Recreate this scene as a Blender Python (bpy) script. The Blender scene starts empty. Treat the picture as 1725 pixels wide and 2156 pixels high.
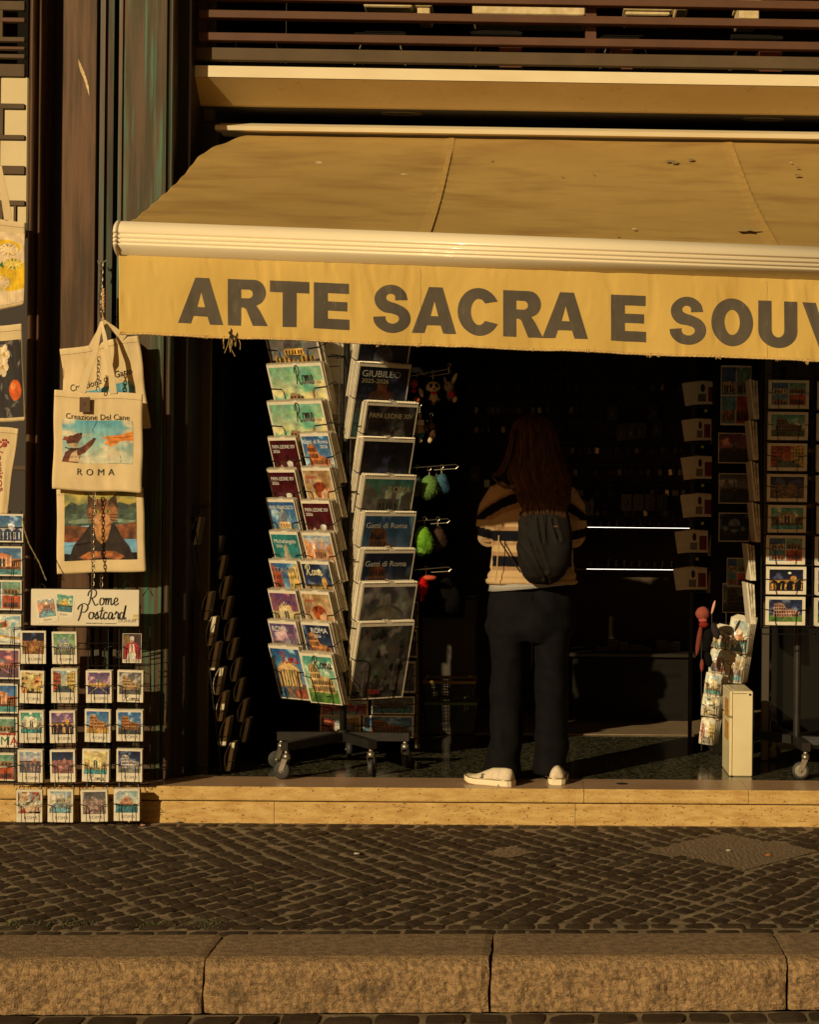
import bpy, bmesh, math, random
import numpy as np
from mathutils import Vector, Matrix, noise
random.seed(7)
SC = bpy.context.scene
COL = SC.collection
R = math.radians
# ------------------------------------------------------------------ camera
CAM = Vector((0, -8.0, 1.423)); F = 3704.0; PX, PY = 1218.0, 1078.0   # 1725 x 2156 picture units
YAW, ROLL = R(1.2), 0.0105
cd = bpy.data.cameras.new('camera'); cam = bpy.data.objects.new('camera', cd); COL.objects.link(cam)
RM = Matrix.Rotation(-YAW, 3, 'Z') @ Matrix.Rotation(R(90), 3, 'X') @ Matrix.Rotation(ROLL, 3, 'Z')
cam.matrix_world = Matrix.Translation(CAM) @ RM.to_4x4()
cd.sensor_fit = 'AUTO'; cd.sensor_width = 36; cd.lens = 36 * F / 2156
cd.shift_x = (862.5 - PX) / 2156; cd.clip_end = 400; cd.clip_start = 0.1
SC.camera = cam
# ------------------------------------------------------------------ light
AZ, EL = R(34.5), R(22)
sdir = Vector((math.sin(AZ)*math.cos(EL), math.cos(AZ)*math.cos(EL), -math.sin(EL)))   # travel direction
sl = bpy.data.lights.new('sun', 'SUN'); sl.energy = 5.0; sl.angle = R(0.5); sl.color = (1.0, 0.80, 0.47)
so = bpy.data.objects.new('sun', sl); COL.objects.link(so)
so.rotation_euler = sdir.to_track_quat('-Z', 'Y').to_euler(); so.location = (-4, -6, 6)
W = bpy.data.worlds.new('World'); SC.world = W; W.use_nodes = True
nt = W.node_tree; bg = nt.nodes['Background']
sky = nt.nodes.new('ShaderNodeTexSky'); sky.sky_type = 'NISHITA'; sky.sun_disc = False
sky.sun_elevation = EL; sky.sun_rotation = R(180 + 34.5)
mx = nt.nodes.new('ShaderNodeMix'); mx.data_type = 'RGBA'; mx.blend_type = 'MULTIPLY'; mx.inputs[0].default_value = 1
mx.inputs[7].default_value = (1.0, 0.46, 0.15, 1)
nt.links.new(sky.outputs[0], mx.inputs[6]); nt.links.new(mx.outputs[2], bg.inputs[0]); bg.inputs[1].default_value = 0.04
SC.view_settings.view_transform = 'Standard'; SC.view_settings.look = 'None'
SC.view_settings.exposure = -0.48; SC.view_settings.gamma = 1
# ------------------------------------------------------------------ pixel helpers
def ray(px, py):
    return RM @ Vector(((px-PX)/F, -(py-PY)/F, -1))
def at(px, py, Y):
    d = ray(px, py); return CAM + d * ((Y-CAM.y)/d.y)
def atz(px, py, z):
    d = ray(px, py); return CAM + d * ((z-CAM.z)/d.z)
def atp(px, py, p, n):
    d = ray(px, py); return CAM + d * ((p-CAM).dot(n)/d.dot(n))
def s2l(c):
    return tuple(((v/255)/12.92 if v/255 <= .04045 else ((v/255+.055)/1.055)**2.4) for v in c[:3])
# ------------------------------------------------------------------ materials
MATS = {}
def mat(name, c, rough=.6, metal=0, c2=None, scale=6, stretch=(1,1,1), detail=4, bump=0, bscale=60, lo=.35, hi=.65, spec=.5,
        c3=None, s3=20, t3=(.6,.7), emit=0, alpha=1, sheen=0, coat=0, st3=None, aniso=0):
    if name in MATS: return MATS[name]
    m = bpy.data.materials.new(name); m.use_nodes = True; t = m.node_tree; L = t.links
    b = t.nodes['Principled BSDF']; b.inputs['Roughness'].default_value = rough; b.inputs['Metallic'].default_value = metal
    b.inputs['Specular IOR Level'].default_value = spec
    if aniso: b.inputs['Anisotropic'].default_value = aniso
    if coat: b.inputs['Coat Weight'].default_value = coat; b.inputs['Coat Roughness'].default_value = .08
    if sheen: b.inputs['Sheen Weight'].default_value = sheen
    b.inputs['Base Color'].default_value = (*c, 1)
    tc = t.nodes.new('ShaderNodeTexCoord')
    def ns(sc, st, det=4):
        mp = t.nodes.new('ShaderNodeMapping'); mp.inputs['Scale'].default_value = st; L.new(tc.outputs['Object'], mp.inputs[0])
        n = t.nodes.new('ShaderNodeTexNoise'); n.inputs['Scale'].default_value = sc; n.inputs['Detail'].default_value = det
        n.inputs['Roughness'].default_value = .6; L.new(mp.outputs[0], n.inputs['Vector']); return n
    out = None
    if c2 is not None:
        n = ns(scale, stretch, detail); r = t.nodes.new('ShaderNodeValToRGB')
        r.color_ramp.elements[0].position = lo; r.color_ramp.elements[1].position = hi
        r.color_ramp.elements[0].color = (*c, 1); r.color_ramp.elements[1].color = (*c2, 1)
        L.new(n.outputs[0], r.inputs[0]); out = r.outputs[0]
    if c3 is not None:
        n = ns(s3, st3 or (1,1,1), 5); r = t.nodes.new('ShaderNodeMapRange')
        r.inputs[1].default_value, r.inputs[2].default_value = t3; L.new(n.outputs[0], r.inputs[0])
        k = t.nodes.new('ShaderNodeMix'); k.data_type = 'RGBA'; L.new(r.outputs[0], k.inputs[0])
        if out: L.new(out, k.inputs[6])
        else: k.inputs[6].default_value = (*c, 1)
        k.inputs[7].default_value = (*c3, 1); out = k.outputs[2]
    if out: L.new(out, b.inputs['Base Color'])
    if bump:
        n = ns(bscale, (1,1,1), 5); bp = t.nodes.new('ShaderNodeBump'); bp.inputs['Strength'].default_value = 1
        bp.inputs['Distance'].default_value = bump; L.new(n.outputs[0], bp.inputs['Height']); L.new(bp.outputs[0], b.inputs['Normal'])
    if emit:
        b.inputs['Emission Color'].default_value = (*c, 1); b.inputs['Emission Strength'].default_value = emit
    MATS[name] = m; return m
def attr_mat(name, rough=.4, coat=0, bump=0, bscale=300, spec=.5, sheen=0):
    m = mat(name, (.5,.5,.5), rough, coat=coat, bump=bump, bscale=bscale, spec=spec, sheen=sheen)
    t = m.node_tree
    if 'atc' not in t.nodes:
        a = t.nodes.new('ShaderNodeAttribute'); a.name = 'atc'; a.attribute_name = 'Col'
        t.links.new(a.outputs['Color'], t.nodes['Principled BSDF'].inputs['Base Color'])
    return m
M_print = attr_mat('printed_paper', .38, coat=.15)
M_clothprint = attr_mat('printed_cloth', .8, bump=.0004, bscale=500)
M_knit = attr_mat('knitted_wool', .95, bump=.0012, bscale=220, spec=.12)
M_plush = attr_mat('plush_fur', .95, bump=.004, bscale=120, spec=.1)
M_paper = mat('card_paper', s2l((232,222,200)), .55, c2=s2l((216,204,178)), scale=40)
M_edges = mat('paper_edges', s2l((225,214,188)), .8, c2=s2l((150,138,112)), scale=30, stretch=(.5,18,.5), lo=.42, hi=.6)
M_wire = mat('black_wire', (.012,.011,.01), .4, metal=.3)
M_bmetal = mat('black_steel', (.02,.018,.016), .42, metal=.3, c2=(.035,.03,.026), scale=9)
M_zinc = mat('zinc_bracket', (.42,.38,.30), .35, metal=.8, c2=(.28,.25,.2), scale=40)
M_chain = mat('chain_steel', (.38,.33,.25), .35, metal=.9)
M_tyre = mat('rubber_tyre', (.018,.017,.016), .6, c2=(.03,.028,.026), scale=30)
M_canvas = mat('cotton_canvas', s2l((228,204,158)), .9, c2=s2l((215,190,142)), scale=5, bump=.0008, bscale=260)
M_ink = mat('dark_ink', (.03,.024,.02), .7)
M_grey = mat('grey_ink', (.30,.27,.23), .7)
M_white = mat('white_ink', (.75,.72,.66), .6)
M_redink = mat('red_ink', (.35,.02,.02), .6)
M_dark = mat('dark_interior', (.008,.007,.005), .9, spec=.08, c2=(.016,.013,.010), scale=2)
# ------------------------------------------------------------------ object helpers
def wloc(o):
    v = Vector((0,0,0))
    while o: v += o.location; o = o.parent
    return v
def tag(o, label=None, cat=None, group=None, kind=None):
    if label: o['label'] = label
    if cat: o['category'] = cat
    if group: o['group'] = group
    if kind: o['kind'] = kind
    return o
def empty(name, loc, label=None, cat=None, group=None):
    o = bpy.data.objects.new(name, None); COL.objects.link(o); o.location = loc; o.empty_display_size = .1
    return tag(o, label, cat, group)
class MB:
    def __init__(s): s.v = []; s.f = []; s.mi = []; s.cur = 0; s.c = None
    def add(s, vs, fs, col=None):
        b = len(s.v); s.v += [tuple(x) for x in vs]; s.f += [tuple(i+b for i in f) for f in fs]; s.mi += [s.cur]*len(fs)
        if s.c is None and col is not None: s.c = [(.5,.5,.5)]*b
        if s.c is not None: s.c += [col or (.5,.5,.5)]*len(vs)
    def box(s, a, b, M=None, col=None):
        x0,y0,z0 = a; x1,y1,z1 = b
        vs = [Vector(p) for p in ((x0,y0,z0),(x1,y0,z0),(x1,y1,z0),(x0,y1,z0),(x0,y0,z1),(x1,y0,z1),(x1,y1,z1),(x0,y1,z1))]
        if M: vs = [M @ p for p in vs]
        s.add(vs, [(3,2,1,0),(4,5,6,7),(0,1,5,4),(1,2,6,5),(2,3,7,6),(3,0,4,7)], col); return s
    def bbox(s, a, b, r=.004, M=None):    # bevelled box: a loft of inset rings along z
        x0,y0,z0 = a; x1,y1,z1 = b; rings = []
        def ring(z, i):
            c = r*.7
            return [(x0+c+i,y0+i,z),(x1-c-i,y0+i,z),(x1-i,y0+c+i,z),(x1-i,y1-c-i,z),(x1-c-i,y1-i,z),(x0+c+i,y1-i,z),(x0+i,y1-c-i,z),(x0+i,y0+c+i,z)]
        vs = ring(z0, r) + ring(z0+r, 0) + ring(z1-r, 0) + ring(z1, r)
        fs = [tuple(reversed(range(8))), tuple(range(24,32))]
        for k in range(3):
            for i in range(8): j = (i+1)%8; fs.append((k*8+i, k*8+j, k*8+8+j, k*8+8+i))
        vs = [Vector(p) for p in vs]
        if M: vs = [M @ p for p in vs]
        s.add(vs, fs); return s
    def tube(s, pts, r, n=6, closed=False, col=None):
        pts = [Vector(p) for p in pts]; N = len(pts); rs = r if isinstance(r, (list,tuple)) else [r]*N
        vs = []; fs = []; ref = None
        for i, p in enumerate(pts):
            a = pts[(i-1) % N] if (closed or i) else pts[0]; b = pts[(i+1) % N] if (closed or i < N-1) else pts[-1]
            t = (b-a); t = t.normalized() if t.length > 1e-9 else Vector((0,0,1))
            if ref is None: ref = Vector((0,0,1)) if abs(t.z) < .9 else Vector((1,0,0))
            u = (ref - t*ref.dot(t)); u = u.normalized() if u.length > 1e-6 else t.orthogonal().normalized()
            ref = u; w = t.cross(u)
            for k in range(n):
                an = 2*math.pi*k/n; vs.append(p + (u*math.cos(an)+w*math.sin(an))*rs[i])
        M = N if closed else N-1
        for i in range(M):
            for k in range(n):
                j = (i+1) % N; fs.append((i*n+k, i*n+(k+1)%n, j*n+(k+1)%n, j*n+k))
        if not closed: fs += [tuple(reversed(range(n))), tuple(range((N-1)*n, N*n))]
        s.add(vs, fs, col); return s
    def loft(s, rings, cap=True, col=None):
        n = len(rings[0]); vs = [p for r_ in rings for p in r_]; fs = []
        for i in range(len(rings)-1):
            for k in range(n): fs.append((i*n+k, i*n+(k+1)%n, (i+1)*n+(k+1)%n, (i+1)*n+k))
        if cap: fs += [tuple(reversed(range(n))), tuple(range((len(rings)-1)*n, len(rings)*n))]
        s.add(vs, fs, col); return s
    def ell(s, c, r, nu=16, nv=10, M=None, col=None, jit=0):
        vs = []; fs = []; c = Vector(c)
        for j in range(nv+1):
            ph = math.pi*j/nv
            for i in range(nu):
                th = 2*math.pi*i/nu
                d = Vector((math.sin(ph)*math.cos(th), math.sin(ph)*math.sin(th), math.cos(ph)))
                q = 1 + (jit*noise.noise((d*4+c*30)) if jit else 0)
                p = Vector((d.x*r[0], d.y*r[1], d.z*r[2]))*q
                if M: p = M @ p
                vs.append(c+p)
        for j in range(nv):
            for i in range(nu): fs.append((j*nu+i, (j+1)*nu+i, (j+1)*nu+(i+1)%nu, j*nu+(i+1)%nu))
        s.add(vs, fs, col); return s
    def grid(s, S, nu, nv, u0=0, u1=1, v0=0, v1=1, col=None):
        vs = [S(u0+(u1-u0)*i/nu, v0+(v1-v0)*j/nv) for j in range(nv+1) for i in range(nu+1)]
        fs = [(j*(nu+1)+i, j*(nu+1)+i+1, (j+1)*(nu+1)+i+1, (j+1)*(nu+1)+i) for j in range(nv) for i in range(nu)]
        s.add(vs, fs, col); return s
    def prism(s, poly, z0, z1):    # poly in XY extruded along z
        n = len(poly); vs = [(x,y,z0) for x,y in poly] + [(x,y,z1) for x,y in poly]
        s.add(vs, [tuple(reversed(range(n))), tuple(range(n,2*n))] + [(i,(i+1)%n,n+(i+1)%n,n+i) for i in range(n)]); return s
    def xprism(s, poly, x0, x1):   # poly of (y,z) extruded along x
        n = len(poly); vs = [(x0,y,z) for y,z in poly] + [(x1,y,z) for y,z in poly]
        s.add(vs, [tuple(range(n)), tuple(reversed(range(n,2*n)))] + [(i,n+i,n+(i+1)%n,(i+1)%n) for i in range(n)]); return s
    def mesh(s, name, mats, smooth=False, off=Vector((0,0,0))):
        me = bpy.data.meshes.new(name)
        me.from_pydata([(a-off.x, b-off.y, c-off.z) for a,b,c in s.v], [], s.f)
        if not isinstance(mats, (list,tuple)): mats = [mats]
        for m in mats: me.materials.append(m)
        me.polygons.foreach_set('material_index', s.mi)
        if smooth: me.polygons.foreach_set('use_smooth', [True]*len(s.f))
        if s.c is not None:
            ca = me.color_attributes.new('Col', 'FLOAT_COLOR', 'POINT')
            ca.data.foreach_set('color', [q for c in s.c for q in (*c, 1)])
        me.update(); return me
    def build(s, name, mats, parent=None, smooth=False, origin=None):
        off = wloc(parent) if parent else Vector((0,0,0))
        if origin is not None: off = off + (Vector(origin) - off)
        me = s.mesh(name, mats, smooth, off)
        o = bpy.data.objects.new(name, me); COL.objects.link(o)
        if parent: o.parent = parent
        if origin is not None: o.location = Vector(origin) - (wloc(parent) if parent else Vector((0,0,0)))
        return o
def link(name, me, parent=None, M=None):
    o = bpy.data.objects.new(name, me); COL.objects.link(o)
    if parent: o.parent = parent
    if M is not None: o.matrix_local = M
    return o
def copy_tree(o, parent=None):
    c = o.copy(); COL.objects.link(c)
    if parent: c.parent = parent
    for ch in list(o.children): copy_tree(ch, c)
    return c
def struct(o): o['kind'] = 'structure'; return o
def remesh(mb, name, m, voxel, smooth=4, parent=None, colf=None, disp=None):
    me = mb.mesh(name+'_src', m); o = bpy.data.objects.new('tmp', me); COL.objects.link(o)
    r = o.modifiers.new('r', 'REMESH'); r.mode = 'VOXEL'; r.voxel_size = voxel
    q = o.modifiers.new('s', 'SMOOTH'); q.iterations = smooth; q.factor = .5
    dg = bpy.context.evaluated_depsgraph_get(); me2 = bpy.data.meshes.new_from_object(o.evaluated_get(dg))
    bpy.data.objects.remove(o); bpy.data.meshes.remove(me); me2.name = name
    me2.materials.clear(); me2.materials.append(m)
    n = len(me2.vertices); co = np.empty(n*3); me2.vertices.foreach_get('co', co); co = co.reshape(-1,3)
    if disp is not None:
        no = np.empty(n*3); me2.vertices.foreach_get('normal', no); no = no.reshape(-1,3)
        d = np.array([disp(Vector(p)) for p in co]); co = co + no*d[:,None]
    if colf is not None:
        ca = me2.color_attributes.new('Col', 'FLOAT_COLOR', 'POINT')
        ca.data.foreach_set('color', [q for p in co for q in (*colf(p), 1)])
    if parent: co = co - np.array(wloc(parent))
    me2.vertices.foreach_set('co', co.ravel()); me2.polygons.foreach_set('use_smooth', [True]*len(me2.polygons)); me2.update()
    return link(name, me2, parent)
# ------------------------------------------------------------------ lettering
TXT = {}
def text_mesh(body, size, bold=0, shear=0, ext=.0003, space=1.0):
    k = (body, round(size,4), bold, shear, space)
    if k in TXT: return TXT[k]
    cu = bpy.data.curves.new('t', 'FONT'); cu.body = body; cu.size = size; cu.offset = bold; cu.shear = shear
    cu.align_x = 'CENTER'; cu.align_y = 'CENTER'; cu.extrude = ext; cu.space_character = space; cu.resolution_u = 3
    o = bpy.data.objects.new('t', cu); COL.objects.link(o)
    dg = bpy.context.evaluated_depsgraph_get(); me = bpy.data.meshes.new_from_object(o.evaluated_get(dg))
    bpy.data.objects.remove(o); me.materials.clear(); me.name = 'lettering'; TXT[k] = me; return me
FLAT = Matrix.Rotation(R(90), 4, 'X')
def text_on(parent, body, size, x, z, m, y=-.0012, bold=0, shear=0, width=None, space=1.0, name='lettering', rot=0):
    me = text_mesh(body, size, bold, shear, space=space)
    k = me.name + m.name
    if me.materials and me.materials[0] != m: me = me.copy(); me.materials.clear()
    if not me.materials: me.materials.append(m)
    sx = 1
    if width:
        xs = [v.co.x for v in me.vertices]; sx = width/max(1e-6, max(xs)-min(xs))
    return link(name, me, parent, Matrix.Translation((x, y, z)) @ Matrix.Rotation(rot, 4, 'Y') @ FLAT @ Matrix.Diagonal((sx,1,1,1)))
# handwriting: strokes in a unit em (x right, y up)
SCR = {
 'R': (.95, [[(.30,.98),(.24,.6),(.14,.2),(.02,-.02)],[(-.02,.62),(.08,.9),(.38,1.08),(.66,.98),(.68,.72),(.46,.5),(.24,.48)],[(.3,.5),(.46,.2),(.62,-.04),(.86,.08)]]),
 'P': (.80, [[(.34,1.0),(.26,.6),(.16,.2),(.02,-.16)],[(-.02,.66),(.1,.92),(.42,1.1),(.72,.98),(.72,.7),(.5,.48),(.26,.5)]]),
 'o': (.46, [[(.34,.46),(.14,.46),(.04,.2),(.12,.0),(.3,.04),(.4,.26),(.34,.46),(.46,.36),(.52,.36)]]),
 'm': (.74, [[(.02,.4),(.1,.46),(.1,.2),(.06,.0)],[(.08,.2),(.2,.44),(.3,.44),(.3,.2),(.26,.0)],[(.28,.2),(.42,.44),(.54,.44),(.52,.16),(.58,.0),(.76,.14)]]),
 'e': (.42, [[(.04,.2),(.26,.24),(.34,.4),(.22,.5),(.08,.36),(.06,.12),(.2,-.02),(.44,.14)]]),
 's': (.36, [[(.0,.1),(.16,.36),(.22,.5),(.24,.3),(.3,.1),(.2,-.02),(.06,.04),(.38,.14)]]),
 't': (.30, [[(.26,.86),(.16,.4),(.1,.1),(.18,-.02),(.34,.14)],[(.0,.56),(.4,.6)]]),
 'c': (.38, [[(.32,.4),(.22,.5),(.08,.36),(.04,.14),(.16,-.02),(.4,.14)]]),
 'a': (.50, [[(.34,.42),(.18,.48),(.04,.24),(.08,.0),(.22,.04),(.36,.4),(.32,.1),(.38,-.02),(.54,.14)]]),
 'r': (.36, [[(.02,.3),(.14,.54),(.18,.44),(.3,.44),(.26,.16),(.3,.0),(.4,.12)]]),
 'd': (.50, [[(.32,.42),(.16,.48),(.04,.24),(.08,.0),(.22,.04),(.36,.4),(.5,1.0),(.36,.2),(.38,.0),(.54,.12)]]),
}
def smooth_line(p, n=6):
    o = []
    for i in range(len(p)-1):
        a = p[max(i-1,0)]; b = p[i]; c = p[i+1]; d = p[min(i+2,len(p)-1)]
        for k in range(n):
            t = k/n; o.append(tuple(.5*((2*b[j])+(-a[j]+c[j])*t+(2*a[j]-5*b[j]+4*c[j]-d[j])*t*t+(-a[j]+3*b[j]-3*c[j]+d[j])*t**3) for j in (0,1)))
    o.append(p[-1]); return o
def script_mesh(word, h, wt=.055, m=M_ink):
    mb = MB(); x = 0; tot = sum(SCR[ch][0] for ch in word)
    for ch in word:
        ad, st = SCR[ch]
        for s_ in st:
            L = smooth_line([(a+x-tot/2, b-.45) for a,b in s_]); vs = []; fs = []
            for i, p in enumerate(L):
                a = L[max(i-1,0)]; b = L[min(i+1,len(L)-1)]; dx, dy = b[0]-a[0], b[1]-a[1]; l = math.hypot(dx,dy) or 1
                w = wt*(.55+.6*abs(dy)/l); nx, ny = .92*w, .38*w
                nx, ny = -dy/l*w, dx/l*w
                vs += [((p[0]+nx)*h, -.001, (p[1]+ny)*h), ((p[0]-nx)*h, -.001, (p[1]-ny)*h)]
            for i in range(len(L)-1): fs.append((2*i, 2*i+1, 2*i+3, 2*i+2))
            mb.add(vs, fs)
        x += ad
    return mb.mesh('script', m)
# ------------------------------------------------------------------ small pictures (vertex-coloured grids)
class Pic:
    def __init__(s, nx, ny, seed=0, wp=.05):
        s.nx, s.ny = nx, ny; s.rng = np.random.RandomState(seed)
        s.X, s.Y = np.meshgrid(np.linspace(0,1,nx), np.linspace(0,1,ny)); s.c = np.zeros((ny,nx,3))
        if seed: s.X0, s.Y0 = s.X, s.Y; a, b = s.n(7,3), s.n(7,3); s.X = s.X0+wp*(a-.5); s.Y = s.Y0+wp*(b-.5)
    def n(s, f, oct=3):
        out = np.zeros((s.ny,s.nx)); a = 1; tot = 0
        for o in range(oct):
            g = s.rng.rand(int(f)+2, int(f)+2); x = np.clip(s.X,0,1)*f; y = np.clip(s.Y,0,1)*f; xi = np.minimum(x.astype(int), int(f)); yi = np.minimum(y.astype(int), int(f))
            fx, fy = x-xi, y-yi; fx = fx*fx*(3-2*fx); fy = fy*fy*(3-2*fy)
            v = g[yi,xi]*(1-fx)*(1-fy)+g[yi,xi+1]*fx*(1-fy)+g[yi+1,xi]*(1-fx)*fy+g[yi+1,xi+1]*fx*fy
            out += v*a; tot += a; a *= .55; f *= 2
        return out/tot
    def grad(s, c0, c1, y0=0, y1=1):
        t = np.clip((s.Y-y0)/(y1-y0),0,1)[...,None]; m = (s.Y>=y0)[...,None]
        s.c = np.where(m, np.array(c0)*(1-t)+np.array(c1)*t, s.c)
    def put(s, m, c, v=.25, f=14):
        k = (1-v+2*v*s.n(f,2))[...,None]; s.c = np.where(m[...,None], np.array(c)*k, s.c)
    def rect(s, x0,y0,x1,y1,c,v=.2): s.put((s.X>=x0)&(s.X<=x1)&(s.Y>=y0)&(s.Y<=y1), c, v)
    def ell(s, x,y,rx,ry,c,v=.2): s.put(((s.X-x)/rx)**2+((s.Y-y)/ry)**2 <= 1, c, v)
    def poly(s, P, c, v=.2):
        m = np.zeros(s.X.shape, bool); j = len(P)-1
        for i in range(len(P)):
            (xi,yi),(xj,yj) = P[i],P[j]
            if yi != yj: m ^= ((yi>s.Y)!=(yj>s.Y)) & (s.X < (xj-xi)*(s.Y-yi)/(yj-yi)+xi)
            j = i
        s.put(m, c, v)
    def clouds(s, c, f=4, th=.55, y0=.4):
        k = np.clip((s.n(f,3)-th)*6,0,1)*(s.Y>y0); s.c = s.c*(1-k[...,None])+np.array(c)*k[...,None]
    def arches(s, x0,y0,x1,y1,n,c):
        for i in range(n):
            w = (x1-x0)/n; cx = x0+w*(i+.5); s.rect(cx-w*.27, y0, cx+w*.27, y0+(y1-y0)*.65, c, .1); s.ell(cx, y0+(y1-y0)*.65, w*.27, (y1-y0)*.25, c, .1)
    def lines(s, P, c, w=.01):
        for (x0,y0),(x1,y1) in zip(P[:-1],P[1:]):
            dx,dy = x1-x0,y1-y0; L = dx*dx+dy*dy; t = np.clip(((s.X-x0)*dx+(s.Y-y0)*dy)/L,0,1)
            s.put((s.X-x0-t*dx)**2+(s.Y-y0-t*dy)**2 < w*w, c, .1)
PAL = dict(blue=((120,170,200),(40,95,160)), teal=((190,205,160),(70,160,140)), dusk=((220,120,90),(110,60,110)), night=((30,40,90),(12,14,40)),
  pale=((235,215,170),(150,180,190)), purple=((190,130,150),(90,70,120)), yellow=((235,205,110),(215,190,120)), green=((200,205,140),(90,150,110)),
  red=((225,120,50),(170,50,30)), grey=((150,140,125),(90,88,88)), storm=((60,80,120),(25,35,70)), pink=((235,190,180),(150,175,190)))
def paint(kind, sky='blue', stone=(190,130,80), ground=(110,100,90), nx=60, ny=60, seed=0):
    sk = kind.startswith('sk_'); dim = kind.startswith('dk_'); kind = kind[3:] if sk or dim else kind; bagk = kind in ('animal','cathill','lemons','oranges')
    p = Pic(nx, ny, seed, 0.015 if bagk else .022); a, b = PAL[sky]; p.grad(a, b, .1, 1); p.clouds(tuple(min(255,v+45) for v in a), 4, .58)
    dk = tuple(v*.35 for v in stone); lt = tuple(min(255,v*1.25) for v in stone)
    if kind == 'colosseum':
        p.rect(0,0,1,.3,ground,.3); p.poly([(.02,0),(.4,0),(.5,.28),(.3,.28)], tuple(v*.8 for v in ground))
        p.poly([(.12,.22),(.92,.22),(.92,.5),(.7,.56),(.52,.6),(.46,.78),(.3,.86),(.16,.8)], stone, .3)
        for k,(y,x1) in enumerate(((.25,.9),(.39,.88),(.53,.5),(.66,.44))): p.arches(.16, y, x1, y+.11, 10 if x1>.6 else 5, dk)
        for y in (.37,.51,.64): p.rect(.14,y,.9 if y<.5 else .48,y+.02,lt,.1)
    elif kind == 'dome':
        p.rect(0,0,1,.3,ground,.4); p.rect(.1,.22,.9,.42,stone,.3); p.rect(.3,.42,.7,.56,lt,.2); p.arches(.1,.24,.9,.4,9,dk); p.arches(.32,.43,.68,.55,6,dk)
        p.ell(.5,.56,.2,.26,(120,135,150) if sky!='grey' else (80,75,70),.3); p.rect(.3,.42,.7,.56,lt,.2); p.arches(.32,.43,.68,.54,6,dk); p.rect(.475,.78,.525,.88,lt); p.rect(.49,.86,.51,.95,dk)
        p.ell(.2,.44,.07,.09,(110,120,130)); p.ell(.8,.44,.07,.09,(110,120,130))
    elif kind == 'square':
        p.rect(0,0,1,.38,ground,.3); p.rect(.05,.34,.95,.5,stone,.3); p.arches(.05,.35,.95,.47,13,dk); p.ell(.5,.56,.12,.16,(130,130,140)); p.rect(.38,.44,.62,.54,lt)
        p.poly([(.48,.2),(.52,.2),(.51,.76),(.49,.76)], dk); p.lines([(.1,.05),(.45,.33)], lt); p.lines([(.9,.05),(.55,.33)], lt)
    elif kind == 'fountain':
        p.rect(.0,.2,1,.6,stone,.25); p.rect(.25,.3,.75,.72,lt,.2); p.arches(.03,.32,.25,.56,4,dk); p.arches(.75,.32,.97,.56,4,dk); p.arches(.36,.3,.64,.66,1,dk)
        for i in range(5): p.rect(.27+i*.11,.3,.29+i*.11,.66,(235,225,200),.1)
        p.poly([(.3,.72),(.7,.72),(.5,.82)], lt); p.rect(0,.18,1,.3,tuple(v*.7 for v in stone),.6); p.rect(0,0,1,.2,(70,150,150) if sky!='red' else (90,100,60),.4)
    elif kind == 'street':
        p.rect(0,0,1,.3,ground,.4); p.poly([(0,0),(.34,.3),(.36,.8),(0,1)], (190,80,50),.3); p.poly([(1,0),(.62,.3),(.6,.85),(1,1)], (220,180,90),.3)
        for i in range(4):
            for j in range(4): p.rect(.04+i*.08,.3+j*.17-i*.0,.08+i*.08,.38+j*.17,(70,40,30)); p.rect(.66+i*.09,.3+j*.17,.7+i*.09,.38+j*.17,(90,70,40))
        p.ell(.28,.28,.08,.1,(40,80,40),.5); p.ell(.68,.26,.06,.07,(50,90,40),.5); p.ell(.12,.16,.06,.05,(180,30,30))
    elif kind == 'bridge':
        w = tuple(v*.55 for v in b); p.rect(0,0,1,.4,w,.5); p.rect(0,.38,1,.5,stone,.3)
        for i in range(4): p.ell(.15+i*.24,.38,.09,.1,w,.3)
        p.rect(0,.5,1,.56,(70,60,50),.6); p.ell(.72,.6,.09,.11,lt); p.rect(.66,.5,.78,.6,stone)
        for i in range(14): x = p.rng.rand(); p.rect(x,.06,x+.02,.34,lt,.5)
        if sky in ('night','storm'): p.ell(.6,.84,.05,.05,(220,235,200),.05)
    elif kind == 'city':
        p.rect(0,0,1,.62,stone,.5)
        for i in range(150):
            x,y = p.rng.rand(), p.rng.rand()*.6; w = .02+.05*(.7-y); p.rect(x,y,x+w,y+w*.7, tuple(np.array(lt if p.rng.rand()>.5 else dk)*(.7+.5*p.rng.rand())),.2)
        p.ell(.6,.6,.08,.1,lt); p.ell(.5,.3,.2,.08,lt,.4)
    elif kind == 'castle':
        p.rect(0,0,1,.35,(60,130,140),.4); p.rect(0,.33,1,.42,(60,80,60),.4); p.rect(.2,.38,.8,.5,stone); p.ell(.5,.5,.24,.05,lt); p.rect(.27,.5,.73,.66,stone,.3); p.rect(.4,.66,.6,.76,lt); p.arches(.1,.3,.9,.4,6,dk)
    elif kind == 'steps':
        p.rect(0,0,1,.5,ground,.4); p.rect(.3,.45,.75,.7,stone,.2); p.rect(.36,.7,.45,.92,lt); p.rect(.58,.7,.67,.92,lt); p.arches(.32,.5,.72,.66,5,dk)
        p.poly([(0,.2),(.28,.45),(.28,.8),(0,.95)], lt,.2); p.poly([(1,.2),(.78,.45),(.78,.75),(1,.85)], tuple(v*.8 for v in lt),.2)
        for i in range(7): p.rect(.25-i*.02,.44-i*.05,.8+i*.02,.45-i*.05,dk)
        p.ell(.5,.12,.4,.1,(110,170,180),.3)
    elif kind == 'pantheon':
        p.rect(0,0,1,.3,ground,.4); p.rect(.12,.25,.88,.6,stone); p.ell(.5,.6,.34,.16,tuple(v*.9 for v in stone)); p.poly([(.1,.58),(.9,.58),(.5,.78)], lt)
        for i in range(8): p.rect(.15+i*.095,.26,.2+i*.095,.56,lt,.1); p.rect(.2+i*.095,.26,.235+i*.095,.56,dk,.1)
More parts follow.
